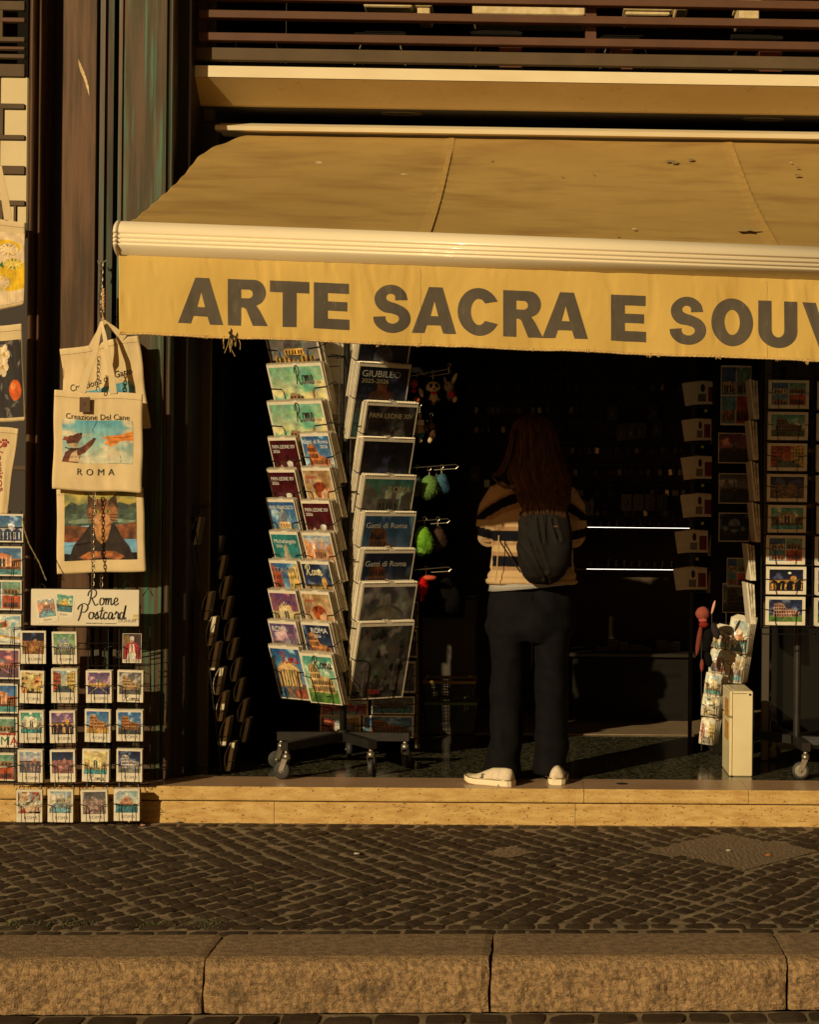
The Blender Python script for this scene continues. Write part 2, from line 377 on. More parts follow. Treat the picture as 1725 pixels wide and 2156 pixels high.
        p.rect(0,.0,.3,.22,(60,100,130),.4); p.rect(.6,.02,1,.2,(160,80,50),.4)
    elif kind == 'wash':
        for c,f in ((stone,3),(lt,5),(dk,7),(ground,6)):
            k = np.clip((p.n(f,4)-.55)*7,0,1)[...,None]; p.c = p.c*(1-k)+np.array(c)*k
    elif kind == 'figure':           # seated plain figure in white and red in front of a dark wall
        p.c[:] = (70,45,35); p.rect(.05,.5,.35,.95,(150,110,50)); p.poly([(.05,0),(.95,0),(.9,.5),(.7,.66),(.3,.66),(.1,.5)], (190,25,45)); p.poly([(.3,0),(.7,0),(.62,.6),(.38,.6)], (225,215,195))
        p.rect(.46,.2,.54,.6,(190,30,30)); p.ell(.5,.76,.12,.12,(205,160,130)); p.ell(.5,.84,.12,.07,(220,215,205)); p.ell(.5,.28,.1,.06,(205,160,130)); p.poly([(.2,0),(.8,0),(.7,.25),(.3,.25)], (230,222,205))
    elif kind == 'portrait':         # plain white-robed figure, hand raised, on a dark red wall
        p.c[:] = (80,14,20); p.put(p.X>=0,(80,14,20),.25,20); p.poly([(.2,0),(.98,0),(.9,.22),(.72,.32),(.5,.3),(.3,.15)], (222,212,195)); p.ell(.62,.4,.11,.13,(205,160,130)); p.ell(.62,.49,.11,.06,(225,220,212)); p.ell(.28,.38,.06,.09,(200,155,125)); p.rect(.24,.1,.32,.34,(215,205,190))
    elif kind == 'curls':            # a curly red-haired child's head on gold
        p.c[:] = (205,165,110); p.clouds((170,120,70),4,.5,0); p.ell(.55,.56,.24,.2,(170,70,25),.5); p.ell(.66,.46,.14,.16,(225,165,120),.1); p.ell(.5,.64,.22,.1,(150,55,20),.5); p.poly([(.3,0),(.9,0),(.85,.25),(.6,.34),(.4,.2)], (215,160,115)); p.poly([(.0,.1),(.35,.1),(.3,.36),(.08,.42)], (95,35,25)); p.rect(.1,.18,.36,.26,(170,30,25))
    elif kind == 'statue':
        p.c[:] = (40,135,135); p.poly([(.15,0),(.9,0),(.8,.3),(.6,.5),(.55,.62),(.4,.62),(.3,.4),(.2,.25)], (165,150,120),.4); p.ell(.48,.68,.08,.1,(175,160,130)); p.lines([(.3,.3),(.7,.25)], (90,80,60), .03); p.lines([(.35,.15),(.75,.12)], (110,98,75), .02)
    elif kind == 'tearose':          # pale card with dark outline and script area
        p.c[:] = (225,205,170)
    elif kind == 'multi':
        cs = [((90,150,170),(180,120,70)), ((200,80,40),(120,60,50)), ((60,100,160),(200,170,120)), ((110,160,130),(150,110,70))]
        for q in range(4):
            x0, y0 = (q%2)*.5, (q//2)*.5
            m = (p.X>=x0)&(p.X<x0+.5)&(p.Y>=y0)&(p.Y<y0+.5); p.put(m, cs[q][0], .2); p.rect(x0+.04,y0+.04,x0+.46,y0+.24,cs[q][1],.4); p.arches(x0+.06,y0+.06,x0+.44,y0+.2,4,(60,40,30))
        p.rect(.49,0,.51,1,(230,220,200),0); p.rect(0,.49,1,.51,(230,220,200),0)
    elif kind == 'logo':
        p.c[:] = (225,225,205); p.clouds((120,170,200),3,.45,.0); p.poly([(0,.1),(.5,.22),(1,.12),(1,.2),(.5,.3),(0,.2)], (215,170,60)); p.ell(.55,.68,.22,.2,(220,215,190)); p.ell(.55,.68,.12,.12,(200,70,50)); p.ell(.47,.66,.06,.1,(80,140,70)); p.rect(.6,.62,.63,.86,(90,60,30)); p.rect(.54,.78,.69,.8,(90,60,30))
    elif kind == 'watercolour':      # mint and cream washes with an ink drawing of a broken amphitheatre
        p.grad((235,215,140),(130,195,150),.3,.95); k = np.clip((p.n(3,3)-.45)*5,0,1)[...,None]; p.c = p.c*(1-k)+np.array((105,185,150))*k*1.0
        k = np.clip((p.n(4,2)-.55)*5,0,1)[...,None]*(p.Y<.7)[...,None]; p.c = p.c*(1-k)+np.array((240,220,140))*k
        p.poly([(.28,0),(.62,0),(.58,.3),(.5,.42),(.34,.46),(.27,.3)], (150,100,60),.4)
        for y in (.06,.18,.3): p.arches(.3,y,.58,y+.1,4,(60,35,20))
    elif kind == 'animal':           # collage for the dog tote bag: dog left with a raised paw, loose orange scarf at the right
        p.grad((190,190,160),(90,160,180),0,1); p.clouds((205,195,165),3,.48,0); p.clouds((80,150,180),5,.6,.5)
        p.lines([(.5,.98),(.46,.86),(.43,.78),(.45,.7)], (40,80,100), .006); p.lines([(.82,.2),(.84,.1),(.83,.02)], (60,60,60), .004)
        br = (95,48,30); wh = (205,175,135)
        p.poly([(0,0),(.24,0),(.27,.22),(.25,.34),(.12,.34),(.04,.22)], br,.4); p.poly([(.1,.02),(.24,.02),(.25,.24),(.2,.3),(.13,.2)], wh,.2)
        p.poly([(.22,.16),(.32,.24),(.42,.42),(.47,.55),(.45,.6),(.38,.52),(.28,.38),(.2,.34)], br,.4); p.ell(.455,.575,.025,.03,(60,35,25))
        p.ell(.14,.5,.085,.13,br,.4); p.poly([(.1,.52),(.22,.46),(.285,.6),(.28,.69),(.23,.7),(.14,.62)], br,.3); p.poly([(.07,.42),(.17,.34),(.24,.4),(.2,.47)], wh,.2); p.ell(.268,.68,.02,.03,(30,18,14)); p.ell(.17,.6,.014,.018,(20,12,8))
        p.poly([(0,.5),(.03,.6),(.1,.58),(.08,.5)], (140,70,50)); p.lines([(.05,.33),(.14,.3),(.22,.33)], (20,18,18), .014)
        og = (215,130,50); p.poly([(.56,.6),(.66,.64),(.8,.66),(1,.76),(1,.55),(.84,.52),(.76,.44),(.68,.38),(.66,.46),(.62,.42),(.6,.5),(.66,.55),(.58,.57)], og,.25)
        p.lines([(.7,.6),(.86,.6),(1,.66)], (160,80,30), .008); p.lines([(.68,.5),(.76,.5)], (160,80,30), .008)
    elif kind == 'cathill':          # generic landscape, dark brown hill shape and a sitting tabby cat
        p.grad((150,140,70),(185,165,80),.5,1); p.clouds((120,120,75),5,.5,.6)
        p.poly([(0,.78),(.1,.86),(.2,.8),(.3,.84),(.42,.76),(.6,.8),(.78,.84),(.9,.8),(1,.84),(1,.6),(0,.6)], (62,74,62),.4)
        p.rect(0,.5,1,.68,(70,85,72),.5); p.poly([(.05,.58),(.4,.62),(.7,.6),(1,.56),(1,.53),(.6,.55),(.1,.53)], (120,135,115),.3)
        p.poly([(0,.52),(.2,.5),(.5,.46),(1,.55),(1,.3),(0,.28)], (105,60,32),.5); p.rect(0,.27,.3,.33,(150,75,35),.4)
        dk_ = (40,27,18); tb = (128,84,50)
        p.poly([(.06,0),(.96,0),(.9,.2),(.78,.36),(.70,.52),(.36,.52),(.26,.38),(.12,.2)], dk_,.4)
        p.poly([(.31,.66),(.33,.96),(.46,.84)], (70,42,26),.3); p.poly([(.74,.66),(.73,.96),(.59,.84)], (70,42,26),.3)
        p.ell(.525,.68,.215,.20,tb,.5); p.ell(.525,.58,.12,.09,(190,140,92),.2)
        for k in range(5): p.lines([(.40+k*.062,.90-abs(k-2)*.02),(.425+k*.05,.79)], (58,36,22), .009)
        for k in range(3): p.lines([(.32,.66-k*.05),(.41,.65-k*.035)], (58,36,22), .007); p.lines([(.73,.66-k*.05),(.64,.65-k*.035)], (58,36,22), .007)
        for ex in (.445,.605): p.ell(ex,.70,.038,.026,(150,140,50),.1); p.ell(ex,.70,.012,.024,(10,8,6),.0)
        p.poly([(.495,.625),(.555,.625),(.525,.595)], (120,60,48),.1); p.lines([(.525,.6),(.49,.565)], (60,35,25), .006); p.lines([(.525,.6),(.56,.565)], (60,35,25), .006)
        p.poly([(.40,.5),(.65,.5),(.60,.3),(.525,.22),(.45,.3)], (170,120,70),.3)
        p.poly([(.2,.04),(.34,.12),(.5,.12),(.5,.03),(.3,.0)], (150,88,45),.5); p.poly([(.54,.03),(.54,.12),(.7,.12),(.84,.05),(.74,.0)], (150,88,45),.5)
    elif kind == 'lemons':
        p.c[:] = (226,200,160); Yl = (222,180,25)
        p.ell(.1,.86,.42,.14,Yl,.08); p.ell(.85,.42,.42,.16,Yl,.08); p.ell(.2,.36,.35,.13,Yl,.08); p.ell(.72,.9,.2,.06,(226,200,160),0)
        p.ell(.62,.80,.32,.10,Yl,.08); p.ell(.8,.27,.35,.09,Yl,.08)
        for (cx,cy,rr,bc) in ((.7,.76,.2,(226,200,160)),(.78,.56,.17,(226,195,90)),(.5,.3,.22,(226,200,160))):
            ry = rr*.46; p.ell(cx,cy,rr,ry,(50,45,25),0); p.ell(cx,cy,rr*.96,ry*.96,bc,0); p.ell(cx,cy,rr*.84,ry*.84,(60,120,50) if bc[2]<140 else (196,160,50),.5); p.ell(cx,cy,rr*.12,ry*.12,bc,0)
            for k in range(10):
                an = k*math.pi/5+.2; p.lines([(cx,cy),(cx+rr*.88*math.cos(an),cy+ry*.88*math.sin(an))], bc, .016)
        p.poly([(.24,.12),(.42,.2),(.46,.1),(.36,.02)], (45,110,45)); p.poly([(.5,.54),(.58,.6),(.6,.5)], (45,110,45))
    elif kind == 'oranges':
        p.c[:] = (48,42,42)
        for i in range(40): x,y = p.rng.rand(2); a = p.rng.rand()*3; p.poly([(x,y),(x+.08*math.cos(a),y+.08*math.sin(a)),(x+.13*math.cos(a+.3),y+.13*math.sin(a+.3)),(x+.06*math.cos(a+.8),y+.06*math.sin(a+.8))], (105,100,92),.3)
        for (x,y,r_) in ((.3,.78,.16),(.85,.35,.12),(.2,.22,.1)): p.ell(x,y,r_,r_*1.1,(215,95,30),.2); p.ell(x-.04,y+.05,r_*.4,r_*.4,(235,140,70),.1)
        for (x,y) in ((.62,.66),(.66,.82)):
            for k in range(5): an = k*1.257; p.ell(x+.07*math.cos(an),y+.08*math.sin(an),.05,.055,(220,200,160),.2)
            p.ell(x,y,.025,.03,(190,140,50))
    if seed:
        q_ = .3 if bagk else .55; k = (1-q_/2+q_*p.n(9,3))[...,None]; g = p.c.mean(axis=2,keepdims=True); sm_ = 0 if bagk else .2; p.c = (p.c*(1-sm_)+g*sm_)*k*(1.03 if bagk else .95)
        for c_ in range(3): p.c[...,c_] += (8 if bagk else 26)*(p.n(12,2)-.5)
        if sk: v = np.clip((p.n(6,3)-.26)*6,0,1)*np.clip(2.3-2.7*np.hypot(p.X-.5,p.Y-.45),0,1); v = v[...,None]*.95; p.c = np.array((232,222,198))*(1-v)+p.c*v
    if dim: p.c = p.c*.66  # shade on the stand's right face put into the cover colours
    return p
PICS = {}
def pic_arr(key):
    if key not in PICS:
        d = dict(zip(('kind','sky','stone','ground','nx','ny','seed'), key)); p = paint(**d)
        c = np.clip(p.c/255, 0, 1); PICS[key] = (p.nx, p.ny, np.where(c<=.04045, c/12.92, ((c+.055)/1.055)**2.4))
    return PICS[key]
def pic_mesh(key, S, m=M_print, name='picture', off=Vector((0,0,0))):
    nx, ny, c = pic_arr(key)
    vs = [S(i/(nx-1), j/(ny-1)) for j in range(ny) for i in range(nx)]
    fs = [(j*nx+i, j*nx+i+1, (j+1)*nx+i+1, (j+1)*nx+i) for j in range(ny-1) for i in range(nx-1)]
    me = bpy.data.meshes.new(name); me.from_pydata([tuple(Vector(v)-off) for v in vs], [], fs); me.materials.append(m)
    ca = me.color_attributes.new('Col','FLOAT_COLOR','POINT')
    ca.data.foreach_set('color', np.concatenate([c.reshape(-1,3), np.ones((nx*ny,1))],1).ravel()); me.update(); return me
UNIT = {}
def unit_pic(key):
    if key not in UNIT: UNIT[key] = pic_mesh(key, lambda u,v: (u-.5, 0, v-.5))
    return UNIT[key]
def K(kind, sky='blue', stone=(190,130,80), ground=(110,100,90), nx=60, ny=60, seed=0): return (kind, sky, stone, ground, nx, ny, seed)
def put_pic(parent, key, w, h, x=0, z=0, y=-.0008):
    return link('picture', unit_pic(key), parent, Matrix.Translation((x,y,z)) @ Matrix.Diagonal((w,1,h,1)))
def frame_mat(loc, n, lean=0, roll=0):
    """local -Y looks along horizontal normal n; lean>0 tips the top toward the viewer"""
    n = Vector(n).normalized(); x = Vector((-n.y, n.x, 0)); x = -x if x.dot(Vector((1,0,0))) < 0 else x
    up = (n*math.sin(lean)+Vector((0,0,1))*math.cos(lean)); y = up.cross(x)
    M = Matrix((x, y, up)).transposed().to_4x4(); return Matrix.Translation(loc) @ M @ Matrix.Rotation(roll, 4, 'Y')
SLAB = {}
def slab(w, h, t, warp=0):
    k = (round(w,3), round(h,3), round(t,4), warp)
    if k not in SLAB:
        mb = MB(); nl = max(1, int(t/.0035))
        for i in range(nl):
            dx = random.uniform(-.0012,.0012) if i else 0; dz = random.uniform(-.0012,.0012) if i else 0; mb.cur = 0 if i == 0 else 1
            y0 = t*i/nl; mb.box((-w/2+dx, y0, -h/2+dz), (w/2+dx, y0+t/nl*.86, h/2+dz))
        SLAB[k] = mb.mesh('card_block', [M_paper, M_edges])
    return SLAB[k]
# ================================================================== SETTING
FZ = .162                      # shop floor height
M_basalt = mat('basalt_setts', (.034,.021,.012), .8, spec=.2, c2=(.058,.037,.021), scale=9, bump=.0015, bscale=140, c3=(.080,.058,.034), s3=3, t3=(.52,.75))
M_mortar = mat('sandy_mortar', (.26,.19,.11), .95, c2=(.12,.088,.052), scale=14, bump=.004, bscale=160)
M_gravel = mat('gravel_patch', (.26,.175,.095), .95, c2=(.09,.06,.035), scale=120, bump=.004, bscale=200)
M_granite = mat('kerb_granite', (.43,.27,.125), .9, c2=(.21,.13,.065), scale=60, lo=.40, hi=.62, bump=.010, bscale=150, c3=(.13,.085,.045), s3=8, t3=(.56,.72))
M_kerbtop = mat('kerb_granite_dark_top', (.27,.175,.09), .9, c2=(.16,.105,.058), scale=34, lo=.4, hi=.6, bump=.005, bscale=110, c3=(.10,.07,.04), s3=9, t3=(.56,.75))  # kerb tops take a darker granite tone than the front
M_trav = mat('travertine', s2l((212,178,112)), .75, c2=s2l((184,144,80)), scale=9, stretch=(1,1,4), bump=.002, bscale=120, c3=s2l((96,66,30)), s3=60, st3=(1,1,2.0), t3=(.60,.66))
M_travtop = mat('travertine_tread', (.44,.28,.17), .3, spec=.3, c2=(.36,.23,.135), scale=3, c3=(.16,.10,.06), s3=60, t3=(.62,.7))
M_floor = mat('speckled_granite', (.020,.021,.013), .13, c2=(.11,.10,.06), scale=45, lo=.45, hi=.6, c3=(.5,.46,.32), s3=60, st3=(1,2,1), t3=(.62,.67), spec=.6)
M_asphalt = mat('distant_paving', (.05,.043,.034), .9, c2=(.035,.03,.024), scale=8, bump=.004, bscale=60)
# ground sheet and road ---------------------------------------------
mb = MB(); mb.add([(-150,-150,-.175),(150,-150,-.175),(150,150,-.175),(-150,150,-.175)], [(0,1,2,3)])
struct(mb.build('ground', M_asphalt))
YK0 = -2.095; YK1 = -2.43; SH = .036       # kerb back and front edge; the kerb runs a touch askew to the shop front
def shear(o):
    for v in o.data.vertices: v.co.y += SH*v.co.x
    return o
mb = MB(); mb.box((-40,YK1-9,-.174),(40,YK1-.001,-.164)); shear(struct(mb.build('road', M_mortar)))
def stones(mb, cells, top, hgt, ysc=1):
    """cells: list of (cx,cy,rot,sx,sy)"""
    for (cx,cy,rot,sx,sy) in cells:
        ca, sa = math.cos(rot), math.sin(rot); base = len(mb.v); vs = []; fs = []; h0 = random.uniform(-.0015,.003); tx, ty = random.uniform(-.045,.045), random.uniform(-.045,.045)
        n = 5; jit = [(random.uniform(-.09,.09), random.uniform(-.09,.09)) for _ in range(4)]
        for j in range(n):
            for i in range(n):
                u, v = i/(n-1)*2-1, j/(n-1)*2-1
                q = [(1-u)*(1-v)/4,(1+u)*(1-v)/4,(1+u)*(1+v)/4,(1-u)*(1+v)/4]
                uu = u + sum(a*b[0] for a,b in zip(q,jit)); vv = v + sum(a*b[1] for a,b in zip(q,jit))
                r_ = max(0,abs(u)+abs(v)-1.7)*.3; uu *= 1-r_; vv *= 1-r_
                x, y = uu*sx/2, vv*sy/2; X, Yy = cx+x*ca-y*sa, cy+(x*sa+y*ca)*(ysc if abs(rot)>.4 else 1)
                e = max(abs(u),abs(v)); z = top + h0 + x*tx + y*ty - (.0035 if e > .99 else 0) - (e**3)*.001 + .0018*noise.noise(Vector((X*22,Yy*22,3)))
                vs.append((X,Yy,z))
        for j in range(n-1):
            for i in range(n-1): fs.append((j*n+i,j*n+i+1,(j+1)*n+i+1,(j+1)*n+i))
        ring = [i for i in range(n)] + [(j+1)*n-1 for j in range(1,n)] + [n*n-1-i for i in range(1,n)] + [n*(n-1)-n*j for j in range(1,n-1)]
        b0 = len(vs)
        for i in ring: vs.append((cx+(vs[i][0]-cx)*1.04, cy+(vs[i][1]-cy)*1.04, top-hgt))
        m = len(ring)
        for i in range(m): fs.append((ring[i], b0+i, b0+(i+1)%m, ring[(i+1)%m]))
        mb.add(vs, fs)
mb = MB(); cells = []; p = .071; g1 = atz(1543,1790,0); g2 = atz(1062,1795,0)
for i in range(-90,90):
    for j in range(-90,90):
        x = (i-j)*p*.7071; y = (i+j)*p*.7071*1.38 - 1.0
        x += .05*math.sin(y*2.3+1.1) + .02*math.sin(x*3.1+y*5); y += .055*math.sin(x*1.7+.5)
        if not (-4.3 < x < 2.6 and YK0+.175+SH*x < y < -.10): continue
        if abs(x-g1.x)/.36 + abs(y-g1.y)/.40 < 1 or abs(x-g2.x)/.11 + abs(y-g2.y)/.13 < 1: continue
        k = .90+.09*random.random(); cells.append((x+random.uniform(-.004,.004),y+random.uniform(-.005,.005),R(45)+random.uniform(-.09,.09)+.12*math.cos(x*1.7), p*k, p*(k-.02*random.random())))
x = -4.3
while x < 2.6:
    w = random.uniform(.085,.115); cells.append((x+w/2, YK0+.052+SH*x, random.uniform(-.03,.03), w*.88, .082)); cells.append((x+w/2+.03, YK0+.145+SH*x, random.uniform(-.05,.05), w*.86, .075)); x += w
x = -4.3
while x < 2.6:
    w = random.uniform(.07,.13); cells.append((x+w/2, -.055, random.uniform(-.1,.1), w*.86, .075)); x += w
stones(mb, cells, 0, .03, 1.38)
pv = struct(mb.build('pavement', M_basalt))
mb = MB(); S = lambda u,v: (-40+80*u, YK0+(0.3-YK0)*v, -.0105)
def Sm(u,v):
    x = -4.4+7.1*u; y = (YK0+SH*x)+(.02-YK0-SH*x)*v; return (x, y, -.0040+.003*noise.noise(Vector((x*18,y*18,0)))+.003*noise.noise(Vector((x*60,y*60,0))))
mb.grid(Sm, 420, 130); mb.box((-40,YK0-1.4,-.17),(-4.4,.3,-.004)); mb.box((2.7,YK0+.1,-.17),(40,.3,-.004))
struct(mb.build('pavement_bed', M_mortar))
mb = MB()
for g,sx,sy in ((g1,.37,.41),(g2,.12,.13)):
    def Sg(u,v,g=g,sx=sx,sy=sy):
        a = u+v-1; b = u-v; x = g.x+b*sx; y = g.y+a*sy; return (x,y,-.001+.004*noise.noise(Vector((x*70,y*70,5))))
    mb.grid(Sg, 40, 40)
struct(mb.build('gravel', M_gravel))
# road setts ---------------------------------------------------------
mb = MB(); cells = []
for r_ in range(4):
    x = -4
    while x < 3:
        w = random.uniform(.12,.17); cells.append((x+w/2, YK1-.075-r_*.125, random.uniform(-.05,.05), w*.88, .105)); x += w
stones(mb, cells, -.157, .03); shear(struct(mb.build('road_setts', M_basalt)))
# kerb stones --------------------------------------------------------
joints = [-4.4, atz(-600,2018,0).x, atz(434,2018,0).x, atz(1033,2025,0).x, atz(1665,2030,0).x, 1.9, 2.9]
for a, b in zip(joints[:-1], joints[1:]):
    mb = MB(); nx = int((b-a)/.012)
    prof = [(YK0+.006,-.17),(YK0+.006,-.006),(YK0+.02,.002)] + [(YK0-.02-(.25)*k/12,.003) for k in range(13)] + [(YK1+.045,.0),(YK1+.025,-.006),(YK1+.008,-.018)] + [(YK1-.002,-.03-.13*k/12) for k in range(13)]
    vs = []; fs = []; m = len(prof)
    for i in range(nx+1):
        u = i/nx; x0 = a+.004+(b-a-.008)*u
        for k,(y,z) in enumerate(prof):
            fr = 1 if y < YK1+.04 else .12
            x = x0 + (.03*(y-YK0)/(YK1-YK0) if False else 0) + (.007*noise.noise(Vector((a*9,y*12,z*14))) if i in (0,nx) else 0)
            P = Vector((x*26,y*26,z*26)); d = .006*fr*noise.noise(P) + .007*fr*noise.noise(P*2.7) + .010*fr*noise.noise(P*.28); e = min(i,nx-i)/2
            if e < 1: d -= .008*(1-e)
            vs.append((x, y-d, z+(d*.55 if k < 16 else 0)))
    for i in range(nx):
        for k in range(m-1): fs.append((i*m+k, (i+1)*m+k, (i+1)*m+k+1, i*m+k+1))
    fs += [tuple(range(m)), tuple(reversed(range(nx*m,(nx+1)*m)))]
    mb.add(vs, fs)
    for q,f in enumerate(fs):
        if len(f) == 4 and 2 <= f[0]%m < 15: mb.mi[q] = 1
    o = struct(mb.build('kerb', [M_granite, M_kerbtop], smooth=False)); shear(o)
mb = MB(); mb.box((-40,YK1+.01,-.17),(-4.4,YK0,.001)); mb.box((2.9,YK1+.01,-.17),(40,YK0,.001)); shear(struct(mb.build('kerb_run', M_granite)))
# step ---------------------------------------------------------------
def stepslab(xs, y0, y1, z0, z1, name, ms, top=None):
    for a,b in zip(xs[:-1], xs[1:]):
        mb = MB(); r_ = .005
        mb.xprism([(y1,z0),(y0+r_*.4,z0),(y0,z0+r_),(y0,z1-r_*1.3),(y0+r_*1.3,z1),(y1,z1)], a+.0012, b-.0012)
        if top: mb.mi = [1 if i == 6 else 0 for i in range(len(mb.mi))]
        struct(mb.build(name, ms))
j1 = at(1230,1675,0).x; j2 = at(1577,1675,0).x; j3 = at(1212,1715,0).x
stepslab([-12,-4.2,-1.9,j1,j2,3.4,12], 0, .31, .100, FZ, 'step_tread', [M_trav, M_travtop], True)
stepslab([-12,-3.4,-1.2,j3,2.8,12], .010, .30, -.01, .093, 'step_riser', [M_trav])
mb = MB(); mb.box((-12,.02,-.05),(12,.9,.0995)); struct(mb.build('step_core', M_dark))
mb = MB(); mb.add([(-12,.3105,FZ),(12,.3105,FZ),(12,6,FZ),(-12,6,FZ)], [(0,1,2,3)]); mb.box((-12,1.96,FZ+.0002),(12,2.9,FZ+.003)) if False else None
struct(mb.build('shop_floor', M_floor))
mb = MB(); mb.box((-1.5,1.95,FZ+.001),(3.6,3.2,FZ+.006)); struct(mb.build('floor_band', mat('brown_floor_tiles', (.30,.21,.13), .4, c2=(.22,.155,.09), scale=12)))
o = MB().ell((at(1310,1643,.2).x,.17,FZ+.001),(.028,.028,.002),20,6).build('floor_drain', M_bmetal); tag(o, 'small round dark metal cap in the step tread left of the white cabinet', 'drain')
# ------------------------------------------------------------------ bronze pillar
def bronze(name, c, c2, green=0, gth=(.55,.7)):
    return mat(name, c, .5, metal=.2, spec=.25, c2=c2, scale=9, stretch=(3,3,.2), lo=.38, hi=.62, c3=((.06,.16,.10) if green==2 else (.035,.07,.045)) if green else (.10,.045,.03), s3=9, st3=(5,5,.16), t3=gth if green else (.55,.8), bump=.0004, bscale=200)
B1 = bronze('aged_bronze', (.050,.028,.012), (.125,.064,.030)); B2 = bronze('verdigris_bronze', (.052,.040,.018), (.10,.060,.034), 2, (.50,.64)); B3 = bronze('dull_bronze', (.035,.032,.018), (.09,.05,.03), 1, (.5,.66))
def X(px, Y=.2): return at(px, 1078, Y).x
pil = empty('bronze_pillar', (X(220), .3, FZ), 'tall dark bronze clad pillar with vertical flutes and green streaks left of the awning', 'pillar')
ZT = 4.6
def pil_part(name, m, poly): mb = MB(); mb.prism(poly, FZ+.002, ZT); return mb.build(name, m, pil)
def rounded(x0,x1,y,d,n=8): return [(x0+(x1-x0)*k/n, y-d*math.sin(math.pi*k/n)**.6) for k in range(n+1)]
mb = MB(); a,b = X(52),X(84); pil_part('half_round_flute', B1, [(a,.55)]+rounded(a,a+(b-a)*.6,.20,.035)+rounded(a+(b-a)*.6+.002,b,.205,.03)[0:]+[(b,.55)])
pil_part('recess', M_bmetal, [(X(84)+.001,.55),(X(84)+.001,.36),(X(121),.36),(X(121),.55)])
pil_part('flat_panel', B1, [(X(120),.56),(X(120),.215),(X(120)+.004,.21),(X(193)-.004,.21),(X(193),.215),(X(193),.56)])
pil_part('narrow_strip', B3, [(X(200),.56),(X(200),.205),(X(211),.20),(X(211)+.003,.215),(X(228),.215),(X(228),.56)])
pil_part('recess', M_bmetal, [(X(194),.57),(X(194),.40),(X(240),.40),(X(240),.57)])
pil_part('weathered_panel', B2, [(X(240),.56),(X(240),.20),(X(248),.195),(X(249),.205),(X(333),.205),(X(335),.195),(X(341),.195),(X(342),.21),(X(346),.21),(X(346),.56)])
pil_part('half_round_flute', B3, [(X(346)+.001,.55)]+rounded(X(346)+.001,X(361),.205,.02)+[(X(361),.55)])
pil_part('side_face', bronze('dark_bronze',(.018,.013,.010),(.03,.02,.014)), [(X(361)+.001,.58),(X(361)+.001,.25),(X(386),.27),(X(386),.58)])
sc = MB(); pts = [(510,385),(522,410),(548,470),(565,520),(578,570),(582,630),(572,600),(545,510),(525,470),(511,420)]
vs = [at(q[0]*.3224, q[1]*.3224, .2085) for q in pts]; sc.add(vs, [tuple(range(len(vs)))]); sc.build('scraped_patch', mat('bare_metal_scrape', (.55,.40,.20), .4, metal=.4, c2=(.25,.17,.08), scale=80), pil)
# ------------------------------------------------------------------ shop shell
M_cream = mat('cream_jamb_paint', (.16,.115,.06), .7, c2=(.12,.085,.045), scale=3, bump=.001, bscale=40)
shell = MB(); xl = X(386,.3)
shell.box((xl,.60,FZ+.001),(X(440,.6),.66,4.0)); o = shell.build('door_jamb', M_cream); tag(o, 'cream painted narrow wall strip between the bronze pillar and the dark shop window', 'wall')
XL = X(440,.6)
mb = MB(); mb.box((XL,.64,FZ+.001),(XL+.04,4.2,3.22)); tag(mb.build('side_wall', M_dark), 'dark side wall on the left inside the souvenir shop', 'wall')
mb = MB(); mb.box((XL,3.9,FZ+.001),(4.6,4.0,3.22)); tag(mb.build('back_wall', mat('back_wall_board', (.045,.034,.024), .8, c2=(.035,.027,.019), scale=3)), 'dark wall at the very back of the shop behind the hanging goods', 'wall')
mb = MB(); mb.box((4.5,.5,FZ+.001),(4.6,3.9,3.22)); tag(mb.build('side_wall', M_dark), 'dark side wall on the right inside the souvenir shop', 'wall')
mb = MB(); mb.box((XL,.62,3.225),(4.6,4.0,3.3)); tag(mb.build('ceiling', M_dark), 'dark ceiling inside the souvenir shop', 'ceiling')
mb = MB(); mb.box((-9,.60,FZ+.001),(X(-60,.6),.7,6.5)); tag(mb.build('neighbour_wall', mat('ochre_render', (.25,.17,.09), .9, c2=(.2,.14,.07), scale=2)), 'ochre wall of the next building beyond the far left window', 'wall')
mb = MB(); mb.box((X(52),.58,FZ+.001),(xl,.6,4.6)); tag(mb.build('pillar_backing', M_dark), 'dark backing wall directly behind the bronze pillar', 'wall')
mb = MB(); mb.box((XL+.045,.67,2.36),(4.49,.86,3.22)); sb = mb.build('sun_blocker', M_dark); tag(sb, 'added dark box hidden behind the awning, blocking sun above the shop opening', 'light blocker')  # added unseen box that keeps a sun patch off the back wall
# ------------------------------------------------------------------ upper front: fascia, soffit, railing
M_fasc = mat('cream_fascia_paint', s2l((238,224,188)), .6, c2=s2l((228,210,170)), scale=2, stretch=(1,1,3), c3=s2l((150,120,70)), s3=60, t3=(.72,.8))
M_panel = mat('tan_soffit_paint', s2l((196,168,110)), .65, c2=s2l((186,156,98)), scale=1.5, stretch=(1.2,1,4), bump=.0008, bscale=30, c3=s2l((150,118,66)), s3=10, st3=(2,1,8), t3=(.62,.8))
M_soff = mat('brown_soffit', (.06,.045,.028), .7, c2=(.05,.036,.022), scale=2)
YB = .36; zb1 = at(470,138.5,YB).z; zb0 = at(470,162,YB).z; YP = .50; zp = at(520,222,YP).z
XR = 4.6; fas = empty('fascia', (1,YB,zb0), 'long cream fascia band with a tan sloping panel under the terrace railing', 'fascia')
MB().box((xl+.002,YB,zb0),(XR,YB+.10,zb1)).build('cream_band', M_fasc, fas)
MB().xprism([(YB+.004,zb0-.002),(YP,zp),(YP+.03,zp),(YB+.2,zb0-.002)], xl+.002, XR).build('sloping_panel', M_panel, fas)
YS = .62; mb = MB(); mb.box((xl+.002,YP+.031,zp+.004),(XR,YS+.8,zp+.03)); 
sof = mb.build('soffit', M_soff); tag(sof, 'dark brown underside strip with two round recessed lamps above the awning', 'soffit')
